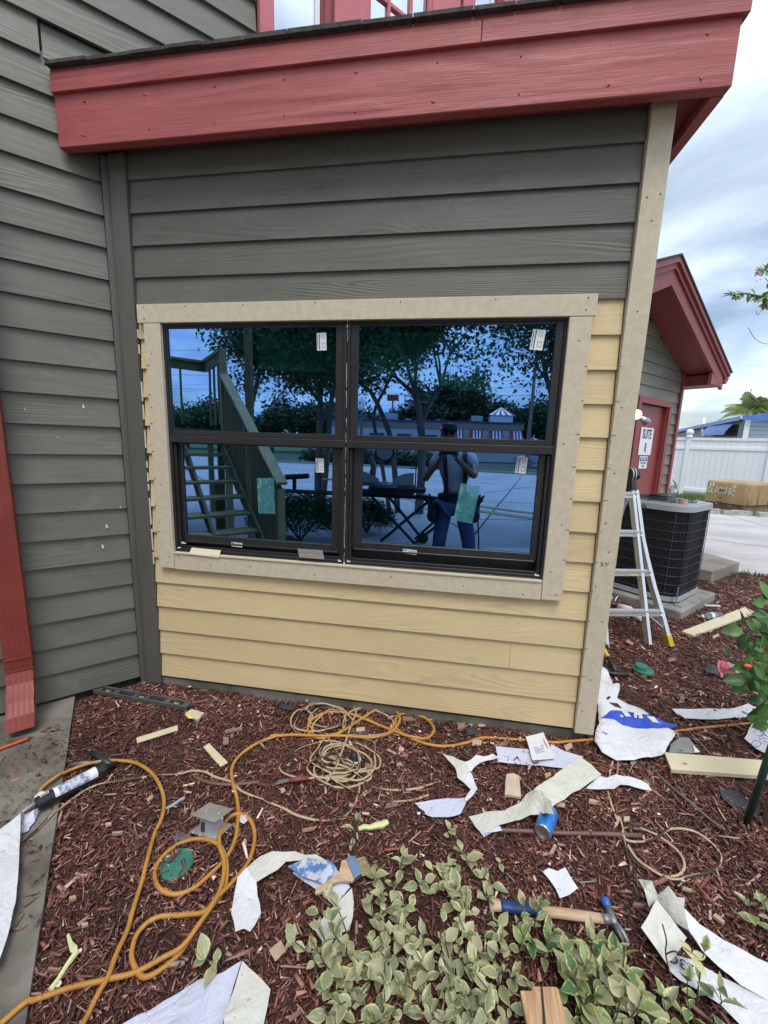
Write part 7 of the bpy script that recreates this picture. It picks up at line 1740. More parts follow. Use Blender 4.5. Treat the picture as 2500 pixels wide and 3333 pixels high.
# metal post bracket
br = thing('post_bracket', 'metal post bracket with two square plates lying beside the hose', 'bracket', GP(c7, 1265, 1290, 0))
M['galv'] = mat('galvanised_steel', (0.33, 0.31, 0.26), 0.45, 0.45, col2=(0.42, 0.40, 0.35), nscale=14)
bb = [GP(c7, 1137, 1310, .014), GP(c7, 1297, 1358, .014), GP(c7, 1398, 1262, .014), GP(c7, 1240, 1222, .014)]
b = MB(); b.prism(bb, (0, 0, .003)); b.build('base_plate', M['galv'], br)
tt = [GP(c7, 1143, 1207, .085), GP(c7, 1290, 1252, .085), GP(c7, 1398, 1170, .085), GP(c7, 1255, 1132, .085)]
b = MB(); b.prism(tt, (0, 0, .003)); b.build('top_plate', M['galv'], br)
cb = (bb[0] + bb[1] + bb[2] + bb[3]) / 4; ct = (tt[0] + tt[1] + tt[2] + tt[3]) / 4
e0 = (bb[1] - bb[0]).normalized(); e1_ = (bb[3] - bb[0]).normalized()
b = MB(); w_ = .026
for s_ in (-1, 1):
    P = [cb + e1_ * s_ * w_ - e0 * w_, cb + e1_ * s_ * w_ + e0 * w_, ct + e1_ * s_ * w_ + e0 * w_, ct + e1_ * s_ * w_ - e0 * w_]; b.prism(P, e1_ * .002)
P = [cb + e0 * w_ - e1_ * w_, cb + e0 * w_ + e1_ * w_, ct + e0 * w_ + e1_ * w_, ct + e0 * w_ - e1_ * w_]; b.prism(P, e0 * .002)
b.build('web', mat('blue_white_web', (0.42, 0.45, 0.56), 0.4, 0.3), br)
b = MB(); q = cb.lerp(ct, .15) - e1_ * (w_ + .003)
for k in range(9): 
    zz = cb.lerp(ct, .15 + .07 * k) - e1_ * (w_ + .0022); b.bar(zz - e0 * .020, zz - e0 * .002, .0012, .0022)
b.build('barcode', M['ink'], br)
b = MB()
for x, y in ((1237, 1180), (1312, 1193), (1330, 1222)): b.cyl(GP(c7, x, y, .088), GP(c7, x, y, .091), .004, n=8)
for x, y in ((1160, 1308), (1200, 1322), (1290, 1335)): b.cyl(GP(c7, x, y, .017), GP(c7, x, y, .020), .004, n=8)
b.build('bolts', M['alu_d'], br)
b = MB(); sheet_mesh(b, c7, [(1435, 1195), (1450, 1190, .01), (1475, 1210, .01), (1488, 1240), (1465, 1262), (1440, 1250)], base=.004, amp=.006); o = b.build('plastic_film', mat('clear_film', (0.55, 0.56, 0.60), 0.15)); tag(o, 'crumpled clear film beside the bracket', 'plastic film')
def nailstrip(name, pts_a, pts_b, n, r, mats, label, pre=None):
    t_ = thing(name, label, 'nail strip', pts_a[0])
    for i in range(n):
        k = i / (n - 1); b = MB(); b.cyl(pts_a[0].lerp(pts_a[1], k), pts_b[0].lerp(pts_b[1], k), r, n=5); b.build('nail', mats[0], t_)
    if pre:
        for k in pre:
            b = MB(); b.bar(pts_a[0].lerp(pts_b[0], k), pts_a[1].lerp(pts_b[1], k), .002, .0032, up=(0, -.5, 1)); b.build('wire_band', mats[1], t_)
    return t_
M['copper'] = mat('rusty_copper_wire', (0.50, 0.22, 0.08), 0.5, 0.4)
nailstrip('nail_strip', [GP(c7, 1085, 1300, .014), GP(c7, 1165, 1340, .014)], [GP(c7, 1030, 1340, .010), GP(c7, 1060, 1372, .010)], 9, .0011, [M['alu_d'], M['copper']], 'strip of loose collated nails left of the bracket')
wpn = crop(500, 1400, 2.552)
tl, trr = WP(*wpn(1200, 985), .004), WP(*wpn(1400, 998), .004); bl, brr = WP(*wpn(1215, 1058), -.028), WP(*wpn(1415, 1072), -.028)
nailstrip('nail_strip', [tl, trr], [bl, brr], 24, .0012, [M['alu'], M['copper']], 'strip of collated nails leaning on the window sill', (.62, .85))
q = [WP(*wpn(318, 975), .003), WP(*wpn(560, 998), .003), WP(*wpn(543, 1052), -.030), WP(*wpn(295, 1022), -.030)]
b = MB(); b.prism(q[::-1], (0, -.003, -.0045)); tag(b.build('shim', M['yel_flat']), 'pale siding offcut resting on the left window sill', 'offcut')
# snips
sn = thing('utility_knife', 'red handled trowel tool lying left of the cord coil', 'hand tool', GP(e4, 230, 790, 0))
b = MB(); b.prism([GP(e4, 108, 835, .014), GP(e4, 150, 790, .014), GP(e4, 232, 778, .018), GP(e4, 228, 805, .018)], (0, 0, .003)); b.build('blade', M['alu_d'], sn)
b = MB(); b.tube([GP(e4, 230, 792, .020), GP(e4, 300, 782, .022), GP(e4, 395, 772, .020)], [.008, .011, .009], 8); b.build('handle', M['red_flat'], sn, smooth=True)
# hammer
ham = thing('hammer', 'claw hammer with blue rubber grip and wooden handle beside the shrub', 'hammer', GP(d3, 300, 690, 0))
h0, h1 = GP(d2, 1368, 632, .030), GP(d3, 690, 722, .032)
hdv = h1 - h0; hn = Vector((-hdv.y, hdv.x, 0)).normalized()
M['hwood'] = mat('ash_handle', (0.36, 0.22, 0.12), 0.5, col2=(0.60, 0.43, 0.28), nscale=1.0, nrange=(0.28, 0.55), stretch=(8, 70, 70), bs=2.0, bstr=0.1)
M['bluegrip'] = mat('dark_blue_rubber_grip', (0.015, 0.045, 0.16), 0.5, bs=20, bstr=0.2); M['bluepaint'] = mat('blue_hammer_paint', (0.04, 0.13, 0.50), 0.4)
def oval_tube(b, pts, rs, ry):
    n = 12; vs = []
    for i, p in enumerate(pts):
        t = (pts[min(i + 1, len(pts) - 1)] - pts[max(i - 1, 0)]).normalized(); sx = t.cross(Vector((0, 0, 1))).normalized()
        for k in range(n): a = 2 * math.pi * k / n; vs.append(p + sx * math.cos(a) * rs[i] + Vector((0, 0, math.sin(a) * ry[i])))
    fs = [(i * n + k, i * n + (k + 1) % n, (i + 1) * n + (k + 1) % n, (i + 1) * n + k) for i in range(len(pts) - 1) for k in range(n)] + [tuple(range(n - 1, -1, -1)), tuple((len(pts) - 1) * n + k for k in range(n))]
    b.add(vs, fs)
L = lambda t: h0.lerp(h1, t)
b = MB(); oval_tube(b, [L(0), L(.03), L(.10), L(.14)], [.019, .020, .017, .016], [.014, .015, .013, .012]); b.build('handle_butt', M['hwood'], ham, smooth=True)
b = MB(); oval_tube(b, [L(.10), L(.13), L(.25), L(.36), L(.43), L(.45)], [.019, .0185, .018, .017, .019, .018], [.015] * 6); b.build('grip', M['bluegrip'], ham, smooth=True)
b = MB(); oval_tube(b, [L(.44), L(.6), L(.8), L(.97)], [.016, .0165, .016, .014], [.0115] * 4); b.build('handle', M['hwood'], ham, smooth=True)
b = MB(); P_, Q_, S_ = GP(d3, 685, 618, .030), GP(d3, 725, 720, .034), GP(d3, 805, 880, .018)
b.tube([P_ + (P_ - Q_).normalized() * .008, P_, P_.lerp(Q_, .35)], [.013, .0155, .010], 12); b.build('poll', M['bluepaint'], ham, smooth=True)
b = MB(); b.tube([P_.lerp(Q_, .3), Q_, GP(d3, 740, 760, .034)], [.010, .013, .012], 10); b.tube([L(.96), L(1.03)], .014, 10); b.build('head', M['alu_d'], ham, smooth=True)
for s_ in (-1, 1):
    b = MB(); off = hdv.normalized() * .007 * s_; b.tube([GP(d3, 735, 745, .034) + off * .5, GP(d3, 775, 800, .032) + off, GP(d3, 800, 850, .024) + off, S_ + off * 1.2], [.009, .008, .006, .002], 8); b.build('claw', M['lev'] if s_ < 0 else M['alu_d'], ham, smooth=True)
# paint brush
pbz = .040
brs = thing('paint_brush', 'flat paint brush with wooden handle lying on the curved wrap strip', 'paint brush', GP(d2, 470, 470, 0))
def plate(c, pts, z, th, nm, m, par):
    b = MB(); b.prism([GP(c, x, y, z) for x, y in pts], (0, 0, th)); o = b.build(nm, m, par); bevel(o, .0025, 2); return o
plate(d2, [(322, 580), (328, 556), (350, 538), (420, 492), (455, 472), (470, 440), (482, 385), (510, 376), (560, 500), (545, 510), (470, 505), (430, 520), (380, 562), (345, 582)], pbz, .012, 'handle', M['hwood'], brs)
plate(d2, [(508, 376), (566, 360), (607, 466), (558, 503)], pbz - .003, .018, 'ferrule', mat('steel_ferrule', (0.40, 0.45, 0.52), 0.3, 0.7, col2=(0.25, 0.33, 0.45), nscale=20), brs)
b = MB(); rr = random.Random(4)
for i in range(150):
    k = rr.random(); a = GP(d2, 566 + (607 - 566) * k, 360 + (466 - 360) * k, pbz + rr.uniform(-.002, .014)); e_ = GP(d2, 618 + (662 - 618) * k + rr.uniform(-6, 6), 348 + (432 - 348) * k + rr.uniform(-5, 5), pbz + rr.uniform(0, .012)); b.cyl(a, e_, .0011, .0006, 4)
o = b.build('bristles', mat('tan_bristles', (0.42, 0.33, 0.20), 0.8), brs); o['kind'] = 'stuff'
# blue can
F_ = GP(c8, 1440, 1003, 0.006); B_ = GP(c8, 1488, 880, 0.006); cd_ = (B_ - F_); cd_.z = 0; cd_.normalize(); cr_ = .034
can = thing('can', 'blue drinks can lying with its silver base towards the camera', 'can', F_)
Mc = Matrix.Translation(F_ + Vector((0, 0, cr_))) @ cd_.to_track_quat('Z', 'Y').to_matrix().to_4x4()
b = MB(); b.lathe([(.0325, .006), (cr_, .012), (cr_, .105), (.031, .115)], 26, Mc); b.build('can_body', mat('blue_printed_can', (0.02, 0.20, 0.62), 0.3, 0.3, col2=(0.10, 0.32, 0.70), nscale=24, nrange=(.45, .7)), can, smooth=True)
b = MB(); b.lathe([(.001, .010), (.012, .009), (.022, .006), (.0265, .001), (.029, .001), (.0325, .0062)], 26, Mc); b.build('can_base', mat('bare_aluminium', (0.62, 0.62, 0.63), 0.28, 0.9), can, smooth=True)
b = MB(); b.lathe([(.031, .115), (.027, .121), (.001, .120)], 26, Mc); b.build('can_top', M['alu'], can)
# loose nail
b = MB(); a, e_ = GP(d3, 527, 502, .014), GP(d3, 618, 494, .014); b.cyl(a, e_, .0018, n=6); b.cyl(e_, e_ + (e_ - a).normalized() * .002, .005, n=8); tag(b.build('nail', M['galv']), 'single loose nail right of the torn receipt', 'nail')
b = MB(); a, e_ = GP(c8, 760, 1012, .012), GP(c8, 820, 958, .012); b.cyl(a, e_, .0022, n=5); tag(b.build('splinter', M['tanwood']), 'pale matchstick like splinter above the shrub', 'splinter')
b = MB(); b.tube([GP(c8, 1350, 712, .014), GP(c8, 1375, 735, .02), GP(c8, 1400, 760, .02)], .0055, 8); tag(b.build('tool_rod', M['alu_d']), 'grey metal rod end under the long cream strip', 'rod')
# pry bar and shovel shaft at the corner
pb_ = thing('pry_tool', 'tool with yellow and black handle leaning out from behind the corner', 'hand tool', G(*c6r(380, 740)))
b = MB(); b.tube([G(*c6r(262, 470), ZG + .10), G(*c6r(290, 540), ZG + .08), G(*c6r(332, 612), ZG + .055)], .016, 10); b.build('yellow_grip', M['yel_pl'], pb_, smooth=True)
b = MB(); b.tube([G(*c6r(328, 605), ZG + .057), G(*c6r(362, 670), ZG + .04), G(*c6r(400, 735), ZG + .02)], [.015, .014, .018], 8); b.tube([G(*c6r(262, 600), ZG + .03), G(*c6r(295, 690), ZG + .025), G(*c6r(345, 745), ZG + .02), G(*c6r(420, 752), ZG + .02), G(*c6r(498, 756), ZG + .02)], [.016, .015, .016, .018, .012], 8); b.build('black_head', M['blk_pl'], pb_, smooth=True)
# bits behind the ladder
b = MB(); b.tube([GP(e1, 330, 1400, .04), GP(e1, 430, 1430, .04), GP(e1, 580, 1530, .03)], [.035, .04, .03], 12); tag(b.build('paper_roll', M['wrap'], smooth=True), 'loose white paper roll behind the lowest ladder rung', 'paper roll')
b = MB(); b.tube([GP(e1, 240, 1370, .03), GP(e1, 320, 1380, .03)], .028, 10); tag(b.build('caulk_bottle', mat('brown_plastic', (0.10, 0.045, 0.03), 0.4), smooth=True), 'brown plastic tube beside the paper roll behind the ladder', 'tube')
sheet('wrap_scrap', e1, [(255, 1260, .08), (300, 1270, .10), (370, 1260, .06), (345, 1310), (290, 1350)], M['wrapb'], 'bluish wrap scrap behind the rear ladder foot', 'wrap scrap', base=.02, amp=.02)
# lying bottle, grey strip
f0, f1_ = GP(c6r, 1275, 262, .034), GP(c6r, 1040, 275, .034); bdv = (f1_ - f0).normalized()
bottle(Matrix.Translation(f0) @ bdv.to_track_quat('Z', 'Y').to_matrix().to_4x4(), 'crushed clear water bottle lying beside the pale board')
slabobj('strip', c6r, [(1118, 168), (1260, 176), (1268, 188), (1140, 184)], .014, .004, M['alu'], 'thin grey metal strip on the mulch by the pad', 'metal strip')
# green stake and tree at the right edge
M['stake'] = mat('dark_green_tube', (0.018, 0.055, 0.04), 0.4)
s0 = G(*c6r(1478, 1990)); s1_ = onplane(*c6r(1700, 1330), (0, 0, .42), (0, 0, 1))
b = MB(); b.tube([s0, s0.lerp(s1_, .5), s1_], .0125, 12); tag(b.build('stake', M['stake'], smooth=True), 'dark green tube stake leaning beside the tree trunk at right', 'stake')
tb_ = G(2548, 2712); tre = thing('young_tree', 'young tree with grey trunk at the right edge of the bed', 'tree', tb_)
tt_ = [tb_ + Vector((0, 0, -.04)), tb_ + Vector((.02, .03, .25)), tb_ + Vector((.06, .08, .9)), tb_ + Vector((.12, .2, 1.6)), tb_ + Vector((.2, .45, 2.3))]
b = MB(); b.tube(smooth_path(tt_, 5), [.068 - .0016 * i for i in range(21)], 12)
def RP(px, py, dep):
    d = ray(px, py); return CP + d * dep
g = random.Random(21)
bp = [tt_[-1], RP(2620, 930, 3.3), RP(2540, 960, 3.2), RP(2480, 965, 3.1), RP(2420, 955, 3.05), RP(2372, 962, 3.0)]
b.tube(smooth_path(bp, 4), [.02 - .0009 * i for i in range(21)], 6)
bp2 = [RP(2600, 900, 3.2), RP(2530, 890, 3.15), RP(2490, 880, 3.1), RP(2468, 875, 3.05)]; b.tube(bp2, .003, 5); bp3 = [RP(2530, 965, 3.1), RP(2500, 985, 3.05), RP(2478, 995, 3.0)]; b.tube(bp3, .003, 5)
for pts in ([(2560, 1115), (2500, 1120), (2460, 1105), (2435, 1065)], [(2560, 990), (2490, 1000), (2468, 1025), (2460, 1010)]): b.tube(smooth_path([RP(x, y, 3.0) for x, y in pts], 4), .0018, 4)
b.build('trunk', M['bark'], tre, smooth=True)
# simple and variegated leaf meshes
def leaf_mesh(name, m, w_=0.42, fold=0.12, curl=0.18, nl=5):
    b = MB(); rows = []; prof = [0.05, 0.62, 0.98, 0.92, 0.55, 0.0]
    edge = []
    for i in range(nl + 1):
        t = i / nl; ww = prof[i] * w_ * .5
        for j in (-1, -.55, 0, .55, 1):
            b.v.append((t, j * ww, fold * abs(j) * prof[i] - curl * t * t)); edge.append(abs(j))
    for i in range(nl):
        for j in range(4):
            a = i * 5 + j; b.f.append((a, a + 1, a + 6, a + 5)); b.m.append(0)
    me = b.mesh(name, m, None, True); at = me.attributes.new('edge', 'FLOAT', 'POINT'); at.data.foreach_set('value', edge); return me
def varieg(name, g1, g2, c1, amount):
    m, t, b, o = newmat(name); a = t.nodes.new('ShaderNodeAttribute'); a.attribute_name = 'edge'
    v = tex_vec(t, (1, 1, 1), 31.0); n = noise_n(t, v, 5.0, 4, 0.6); ad = t.nodes.new('ShaderNodeMath'); ad.operation = 'MULTIPLY_ADD'; ad.inputs[1].default_value = 1.7; t.links.new(n, ad.inputs[0]); t.links.new(a.outputs['Fac'], ad.inputs[2]); sc_ = t.nodes.new('ShaderNodeMath'); sc_.operation = 'MULTIPLY'; sc_.inputs[1].default_value = 0.4; t.links.new(ad.outputs[0], sc_.inputs[0])
    amount *= 0.4 if amount > 0.5 else 1
    f = ramp(t, sc_.outputs[0], [(amount, (0, 0, 0)), (amount + 0.09, (1, 1, 1))])
    oi = t.nodes.new('ShaderNodeObjectInfo'); gg = ramp(t, oi.outputs['Random'], [(0, g1), (1, g2)])
    c = mixc(t, f, gg, c1); t.links.new(c, b.inputs['Base Color']); b.inputs['Roughness'].default_value = 0.45; return m
M['vleaf'] = varieg('variegated_leaf', (0.17, 0.22, 0.12), (0.43, 0.42, 0.26), (0.52, 0.50, 0.22), 1.48)
M['vleaf2'] = varieg('greener_variegated_leaf', (0.07, 0.16, 0.07), (0.26, 0.33, 0.13), (0.50, 0.50, 0.17), 1.50)
M['hleaf'] = varieg('hibiscus_leaf', (0.028, 0.095, 0.018), (0.085, 0.21, 0.035), (0.10, 0.24, 0.05), 1.8)
vm = [leaf_mesh('leaf', M['vleaf'], .60, .10, .12), leaf_mesh('leaf', M['vleaf'], .52, .18, .28), leaf_mesh('leaf', M['vleaf'], .68, .06, .05)]
vm2 = [leaf_mesh('leaf', M['vleaf2'], .52, .12, .15), leaf_mesh('leaf', M['vleaf'], .62, .08, .08), leaf_mesh('leaf', M['vleaf'], .42, .14, .2)]
hm_ = [leaf_mesh('leaf', M['hleaf'], .66, .08, .20), leaf_mesh('leaf', M['hleaf'], .60, .10, .10)]
sm_ = [leaf_mesh('leaf', mat('light_tree_leaf', (0.10, 0.20, 0.05), 0.5, col2=(0.17, 0.28, 0.08), nscale=9), .55, .08, .15)]
def leafrot(d, up):
    d = d.normalized(); y = up.cross(d); y = y.normalized() if y.length > 1e-4 else d.orthogonal().normalized(); z = d.cross(y)
    return Matrix((d, y, z)).transposed().to_euler()
LEAVES = {}
def put_leaf(par, meshes, p, d, size, g, upv=(0, 0, 1)):
    n = LEAVES.get(par.name, 0); LEAVES[par.name] = n + 1
    up = (Vector(upv) + Vector((g.gauss(0, .35), g.gauss(0, .35), 0))).normalized()
    if n < 300: place('leaf', g.choice(meshes), par, p, leafrot(d, up), size)
    else: LEAVES.setdefault(par.name + '_x', []).append((p, d, size, up))
def flush_extra(par, m):
    L = LEAVES.get(par.name + '_x')
    if not L: return
    b = MB(); edge = []
    for p, d, size, up in L:
        Mx = Matrix.Translation(p) @ leafrot(d, up).to_matrix().to_4x4() @ Matrix.Scale(size, 4)
        k = len(b.v); prof = [.05, .62, .98, .92, .55, 0]
        for i in range(6):
            for j in (-1, -.55, 0, .55, 1): b.v.append(tuple(Mx @ Vector((i / 5, j * prof[i] * .25, .1 * abs(j) * prof[i] - .15 * (i / 5) ** 2)))); edge.append(abs(j))
        for i in range(5):
            for j in range(4): a = k + i * 5 + j; b.f.append((a, a + 1, a + 6, a + 5)); b.m.append(0)
    o = b.build('foliage', m, par, smooth=True); at = o.data.attributes.new('edge', 'FLOAT', 'POINT'); at.data.foreach_set('value', edge); o['kind'] = 'stuff'
M['stem'] = mat('brown_stem', (0.07, 0.045, 0.03), 0.8)
def vshrub(label, stems, meshes, seed, size=0.048, group=None, name='variegated_shrub', extra=None):
    """stems: (base point, height, lean vector)"""
    g = random.Random(seed); t_ = thing(name, label, 'shrub', Vector(stems[0][0]), group); sb = MB()
    for base, hgt, lean in stems:
        base = Vector(base); lean = Vector(lean); n = max(3, int(hgt / .034)); pts = [base]
        for i in range(n):
            d = (Vector((0, 0, 1)) * (1 - .3 * i / n) + lean + Vector((g.gauss(0, .18), g.gauss(0, .18), 0))).normalized(); pts.append(pts[-1] + d * hgt / n)
        sb.tube(pts, [.0022 - .0010 * i / n for i in range(n + 1)], 5)
        a = g.uniform(0, 3.1)
        for i in range(1, n + 1):
            a += 1.57 + g.gauss(0, .3); tdir = (pts[i] - pts[i - 1]).normalized()
            for s_ in (0, math.pi):
                if g.random() < .12: continue
                h = Vector((math.cos(a + s_), math.sin(a + s_), 0)); up_ = .25 + .9 * (i / n) ** 2
                put_leaf(t_, meshes, pts[i], (h + tdir * up_ + Vector((0, 0, g.gauss(0, .2)))), size * g.uniform(.55, 1.45) * (.75 if i == n else 1), g)
        put_leaf(t_, meshes, pts[-1], (tdir + Vector((g.gauss(0, .2), g.gauss(0, .2), 0))), size * .7, g)
    sb.build('stems', M['stem'], t_); flush_extra(t_, extra or M['vleaf']); return t_
def region(poly, n, seed, c, h0, h1, lean=.25, mind=.03):
    g = random.Random(seed); outp = []; xs = [p[0] for p in poly]; ys = [p[1] for p in poly]; tries = 0
    while len(outp) < n and tries < 20000:
        tries += 1; x = g.uniform(min(xs), max(xs)); y = g.uniform(min(ys), max(ys))
        if not inpoly(np.array([x]), np.array([y]), poly)[0]: continue
        p = G(*c(x, y), ZG - .005)
        if any((p - q[0]).length < mind for q in outp): continue
        outp.append((p, g.uniform(h0, h1), (g.gauss(0, lean), g.gauss(0, lean), 0)))
    return outp
vshrub('dense cream edged variegated shrub at the bottom centre', region([(560, 760), (900, 700), (1250, 800), (1500, 1050), (1600, 1450), (1250, 1500), (420, 1500), (380, 1200)], 64, 3, d2, .06, .15, .45, .024), vm, 3, .040)
vshrub('loose upper stems of variegated shrub below the wrap strips', region([(650, 500), (900, 430), (1200, 430), (1420, 560), (1350, 760), (1050, 700), (680, 760)], 18, 4, d2, .05, .10, .5, .05), vm, 4, .045)
vshrub('variegated shrub sprig reaching left with hanging leaves', [(G(*d2(520, 1060), ZG), .20, (-.9, .05, -.2)), (G(*d2(560, 1000), ZG), .15, (-.6, .3, 0)), (G(*d2(450, 1180), ZG), .14, (-.3, .1, 0))], vm, 5)
vshrub('greener variegated shrub right of the pine plank', region([(440, 1180), (520, 1080), (720, 1080), (860, 1200), (900, 1500), (480, 1500)], 22, 6, d3, .08, .19, .25), vm2, 6, .056, extra=M['vleaf2'])
vshrub('variegated sprigs growing around the hammer grip', region([(40, 830), (180, 790), (320, 860), (330, 1000), (60, 1000)], 9, 7, d3, .06, .13, .25, .03), vm2, 7, .046)
vshrub('sparse variegated sprigs beside the folded wrap at lower right', [(G(*d3(1240, 1300), ZG), .15, (.1, .3, 0)), (G(*d3(1160, 1400), ZG), .14, (-.1, .1, 0)), (G(*d3(1330, 1420), ZG), .13, (.3, .1, 0)), (G(*d3(1050, 1420), ZG), .10, (0, .1, 0))], vm2, 8, .055)
vshrub('small variegated seedling beside the yellow foam strip', [(G(*d2(560, 350), ZG), .13, (-.1, .15, 0))], vm, 9, .045)
vshrub('tiny variegated seedling left of the cream strip', [(G(*d2(1130, 245), ZG), .06, (.1, .1, 0))], vm, 10, .038)
vshrub('little variegated sprig lying over the bluish wrap strip', [(G(*d1(1330, 1010), ZG + .03), .06, (-.8, -.3, 0))], vm, 11, .055)
vshrub('small bright green seedling at the lower right edge', [(G(*d3(1620, 790), ZG), .08, (-.5, .2, 0)), (G(*d3(1700, 760), ZG), .09, (-.5, 0, 0))], vm2, 12, .045)
b = MB(); b.tube(smooth_path([G(*d3(x, y), ZG + z) for x, y, z in ((1150, 1300, .01), (1080, 1080, .05), (1045, 930, .08), (1050, 850, .09), (1025, 750, .11))], 4), .0022, 5); b.tube(smooth_path([G(*d3(x, y), ZG + z) for x, y, z in ((1045, 935, .08), (1090, 915, .10), (1150, 935, .11), (1195, 955, .11))], 3), .002, 5)
tw = thing('twig', 'bare twig with three cream leaves over the folded wrap', 'twig', G(*d3(1050, 1000))); b.build('stem', M['stem'], tw)
cm = leaf_mesh('leaf', varieg('cream_leaf', (0.55, 0.56, 0.30), (0.60, 0.58, 0.32), (0.62, 0.60, 0.36), 1.8), .55)
for dx_, dy_ in ((.9, .25), (-.2, .9), (.3, -.8)): place('leaf', cm, tw, G(*d3(1200, 955), ZG + .11), leafrot(Vector((dx_, dy_, .15)), Vector((0, 0, 1))), .045)
# fallen leaves
for c, x, y, s_, lab in ((d2, 345, 690, .05, 'fallen cream edged leaf left of the strip end'), (d2, 1435, 385, .028, 'tiny yellow leaf above the hammer'), (d3, 50, 385, .030, 'small fallen leaf above the hammer grip'), (d3, 928, 85, .026, 'small green fallen leaf near the brown pipe'), (d2, 980, 370, .04, 'single variegated leaf on bare mulch above the shrub'), (c6r, 1590, 300, .04, 'yellow fallen leaf near the far pale board')):
    b = Vector(G(*c(x, y), ZG + .02)); o = place('fallen_leaf', vm[0], None, b, (0, .1, rnd.uniform(0, 6)), s_); tag(o, lab, 'fallen leaf')
# hibiscus at the right edge
hib = thing('hibiscus', 'hibiscus shrub with one pink bloom at the right edge', 'shrub', G(2590, 2380))
g = random.Random(17)
lv_ = [(1440, 280, 130, -70, 1.85), (1590, 160, 110, 0, 2.1), (1600, 255, 120, 5, 2.1), (1370, 388, 140, 185, 1.9), (1480, 425, 95, 250, 1.9), (1450, 480, 140, 240, 1.95), (1520, 350, 90, 120, 1.9), (1620, 400, 120, 10, 1.9), (1600, 600, 110, 200, 1.85), (1440, 690, 140, 190, 1.8), (1480, 770, 100, 250, 1.8), (1590, 740, 120, -60, 1.75),
       (1380, 800, 150, 185, 1.8), (1440, 860, 150, 200, 1.85), (1560, 830, 160, 250, 1.8), (1620, 960, 140, 300, 1.7), (1560, 1050, 150, 240, 1.75), (1600, 1180, 110, 200, 1.7), (1640, 50, 140, 100, 2.2), (1640, 120, 110, 60, 2.2), (1640, 690, 110, 60, 1.8), (1310, 560, 60, 110, 1.9), (1500, 560, 70, 230, 2.0), (1640, 880, 120, 330, 1.75), (1560, 960, 110, 200, 1.8), (1650, 1080, 140, 210, 1.7), (1540, 500, 100, 300, 1.95), (1500, 620, 90, 200, 1.9), (1600, 1120, 120, 20, 1.75), (1640, 320, 110, 160, 1.95)]
right_v = CR.transposed() @ Vector((1, 0, 0)); down_v = CR.transposed() @ Vector((0, 1, 0)); fwd_v = CR.transposed() @ Vector((0, 0, 1))
sb = MB(); root = G(2590, 2400)
lv_ += [(g.uniform(1530, 1760), g.uniform(330, 1180), g.uniform(70, 130), g.uniform(0, 360), g.uniform(1.75, 2.1)) for _ in range(60)]
for x, y, s_, a, dep in lv_:
    dep *= 1.12; s_ *= 1.08
    px, py = c6r(x, y); ln = s_ / 2.5523 / FPX * dep * 1.05; d = (right_v * math.cos(R(a)) - down_v * math.sin(R(a)) + fwd_v * g.uniform(-.4, .4)).normalized()
    c_ = RP(px, py, dep); put_leaf(hib, hm_, c_ - d * ln * .5, d, ln, g, upv=tuple((-fwd_v + Vector((0, 0, .6))).normalized()))
    if g.random() < .6: sb.tube(smooth_path([c_ - d * ln * .5, c_ - d * ln * .9 + right_v * .02, RP(2520 + g.uniform(-20, 20), py + 60, dep)], 3), .0018, 4)
for x0, y0, x1, y1, dep in ((1290, 590, 1370, 660, 1.9), (1370, 660, 1480, 700, 1.9), (1480, 700, 1700, 900, 1.9), (1240, 780, 1330, 745, 1.9), (1320, 745, 1420, 800, 1.85), (1420, 800, 1720, 1000, 1.85), (1700, 300, 1480, 400, 2.0), (1720, 500, 1500, 420, 2.0)):
    sb.tube([RP(*c6r(x0, y0), dep * 1.1), RP(*c6r((x0 + x1) / 2, (y0 + y1) / 2 - 8), dep * 1.1), RP(*c6r(x1, y1), dep * 1.1)], .003, 5)
sb.tube([root, RP(*c6r(1800, 1100), 1.9), RP(*c6r(1780, 400), 2.1)], .012, 6); struct(sb.build('branches', M['stem'], hib), 'stuff')
fc = RP(*c6r(1290, 745), 2.05); M['petal'] = mat('pink_petal', (0.72, 0.10, 0.16), 0.6, col2=(0.80, 0.38, 0.42), nscale=14)
for i, (dx_, dy_, L, w_) in enumerate(((-.75, -.65, .062, .50), (.1, -1, .066, .5), (.75, -.7, .062, .55), (-.25, -.95, .070, .6), (-1, -.2, .05, .5), (.5, -.9, .06, .5))):
    d = (right_v * dx_ + down_v * dy_ + fwd_v * (.25 if i % 2 else -.25)).normalized()
    place('petal', leaf_mesh('petal', M['petal'], w_ * 1.35, .22, -.10), hib, fc, leafrot(d, -fwd_v), L)
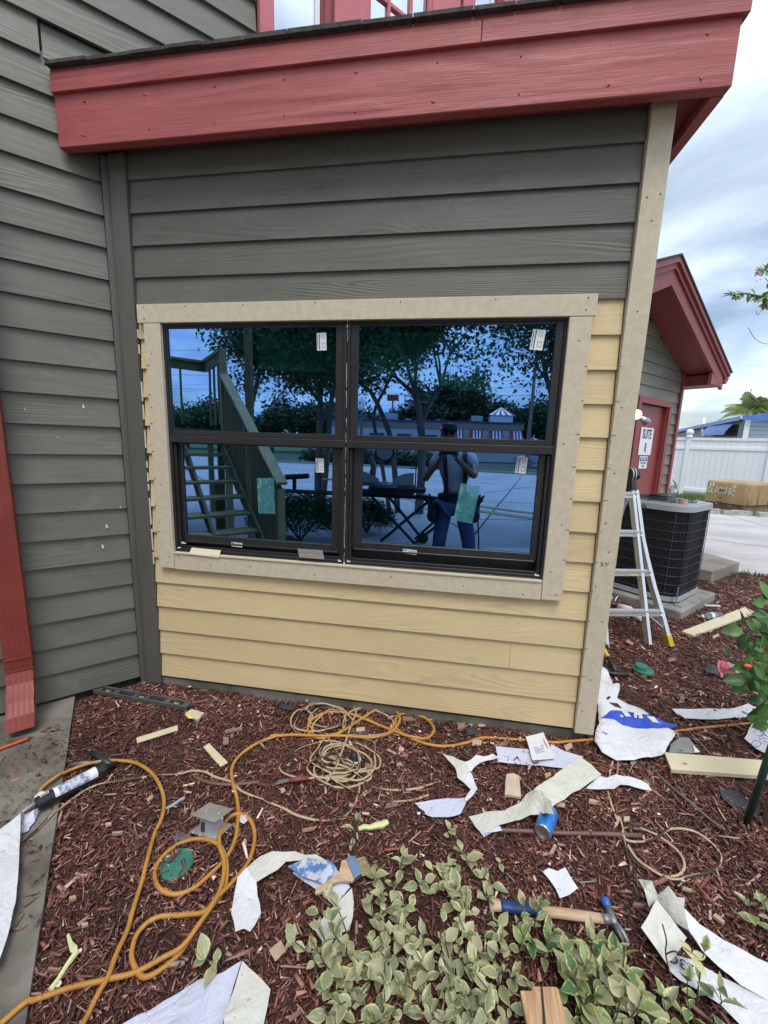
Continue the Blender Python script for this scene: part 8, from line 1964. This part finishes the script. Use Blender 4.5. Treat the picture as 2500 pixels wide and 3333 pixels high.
b = MB(); b.ball(fc + down_v * .008, (.010, .010, .016), 8, 6); b.tube([fc + down_v * .01, fc + down_v * .04 + right_v * .03], .003, 5); b.build('calyx', M['hleaf'], hib)
b = MB(); b.ball(RP(*c6r(1490, 685), 2.0), (.02, .012, .012), 8, 6); b.build('bud', mat('orange_bud', (0.75, 0.15, 0.10), 0.5), hib, smooth=True)
sheet('membrane_scrap', c6r, [(1125, 690), (1175, 665, .03), (1230, 690, .02), (1300, 760), (1200, 745), (1140, 725)], M['rubber'], 'black plastic scrap behind the pink hibiscus bloom', 'membrane scrap', base=.02, amp=.01)
sheet('wrap_scrap', c6r, [(1260, 690), (1330, 650, .02), (1400, 680, .02), (1420, 740), (1330, 740)], M['slate'], 'grey crumpled scrap behind the hibiscus', 'wrap scrap', base=.02, amp=.01)
# leaves of the overhanging branch
def brleaf(P, n, s_, dep):
    for i in range(n):
        k = i / n * (len(P) - 1.01); p = P[int(k)].lerp(P[int(k) + 1], k % 1); d = (right_v * g.gauss(-.3, .5) + down_v * g.gauss(.1, .7) + fwd_v * g.gauss(0, .4)).normalized(); put_leaf(tre, sm_, p, d, s_ * g.uniform(.7, 1.3), g, tuple((Vector((0, 0, 1)) - fwd_v * .6).normalized()))
brleaf([RP(2372, 962, 3.0), RP(2420, 955, 3.05), RP(2480, 965, 3.1), RP(2560, 955, 3.1)], 46, .055, 3); brleaf(bp2, 30, .055, 3); brleaf(bp3, 18, .055, 3); brleaf([RP(2500, 920, 3.1), RP(2580, 900, 3.1), RP(2600, 980, 3.1)], 26, .045, 3)
b = MB()
for i in range(26): b.ball(RP(2468 + g.gauss(0, 10), 888 + g.gauss(0, 9), 3.05), .0055, 5, 4)
b.build('blossom', mat('pale_pink_blossom', (0.62, 0.42, 0.48), 0.7), tre)
cs_ = [tuple(RP(2760 + 60 * (i % 3), 850 + 50 * (i % 4), 3.1 + .15 * i)) for i in range(8)]
b = MB(); leaf_cloud(b, cs_, 1500, .05, g, .2, .12); o = b.build('crown', M['leaf'], tre); o['kind'] = 'stuff'
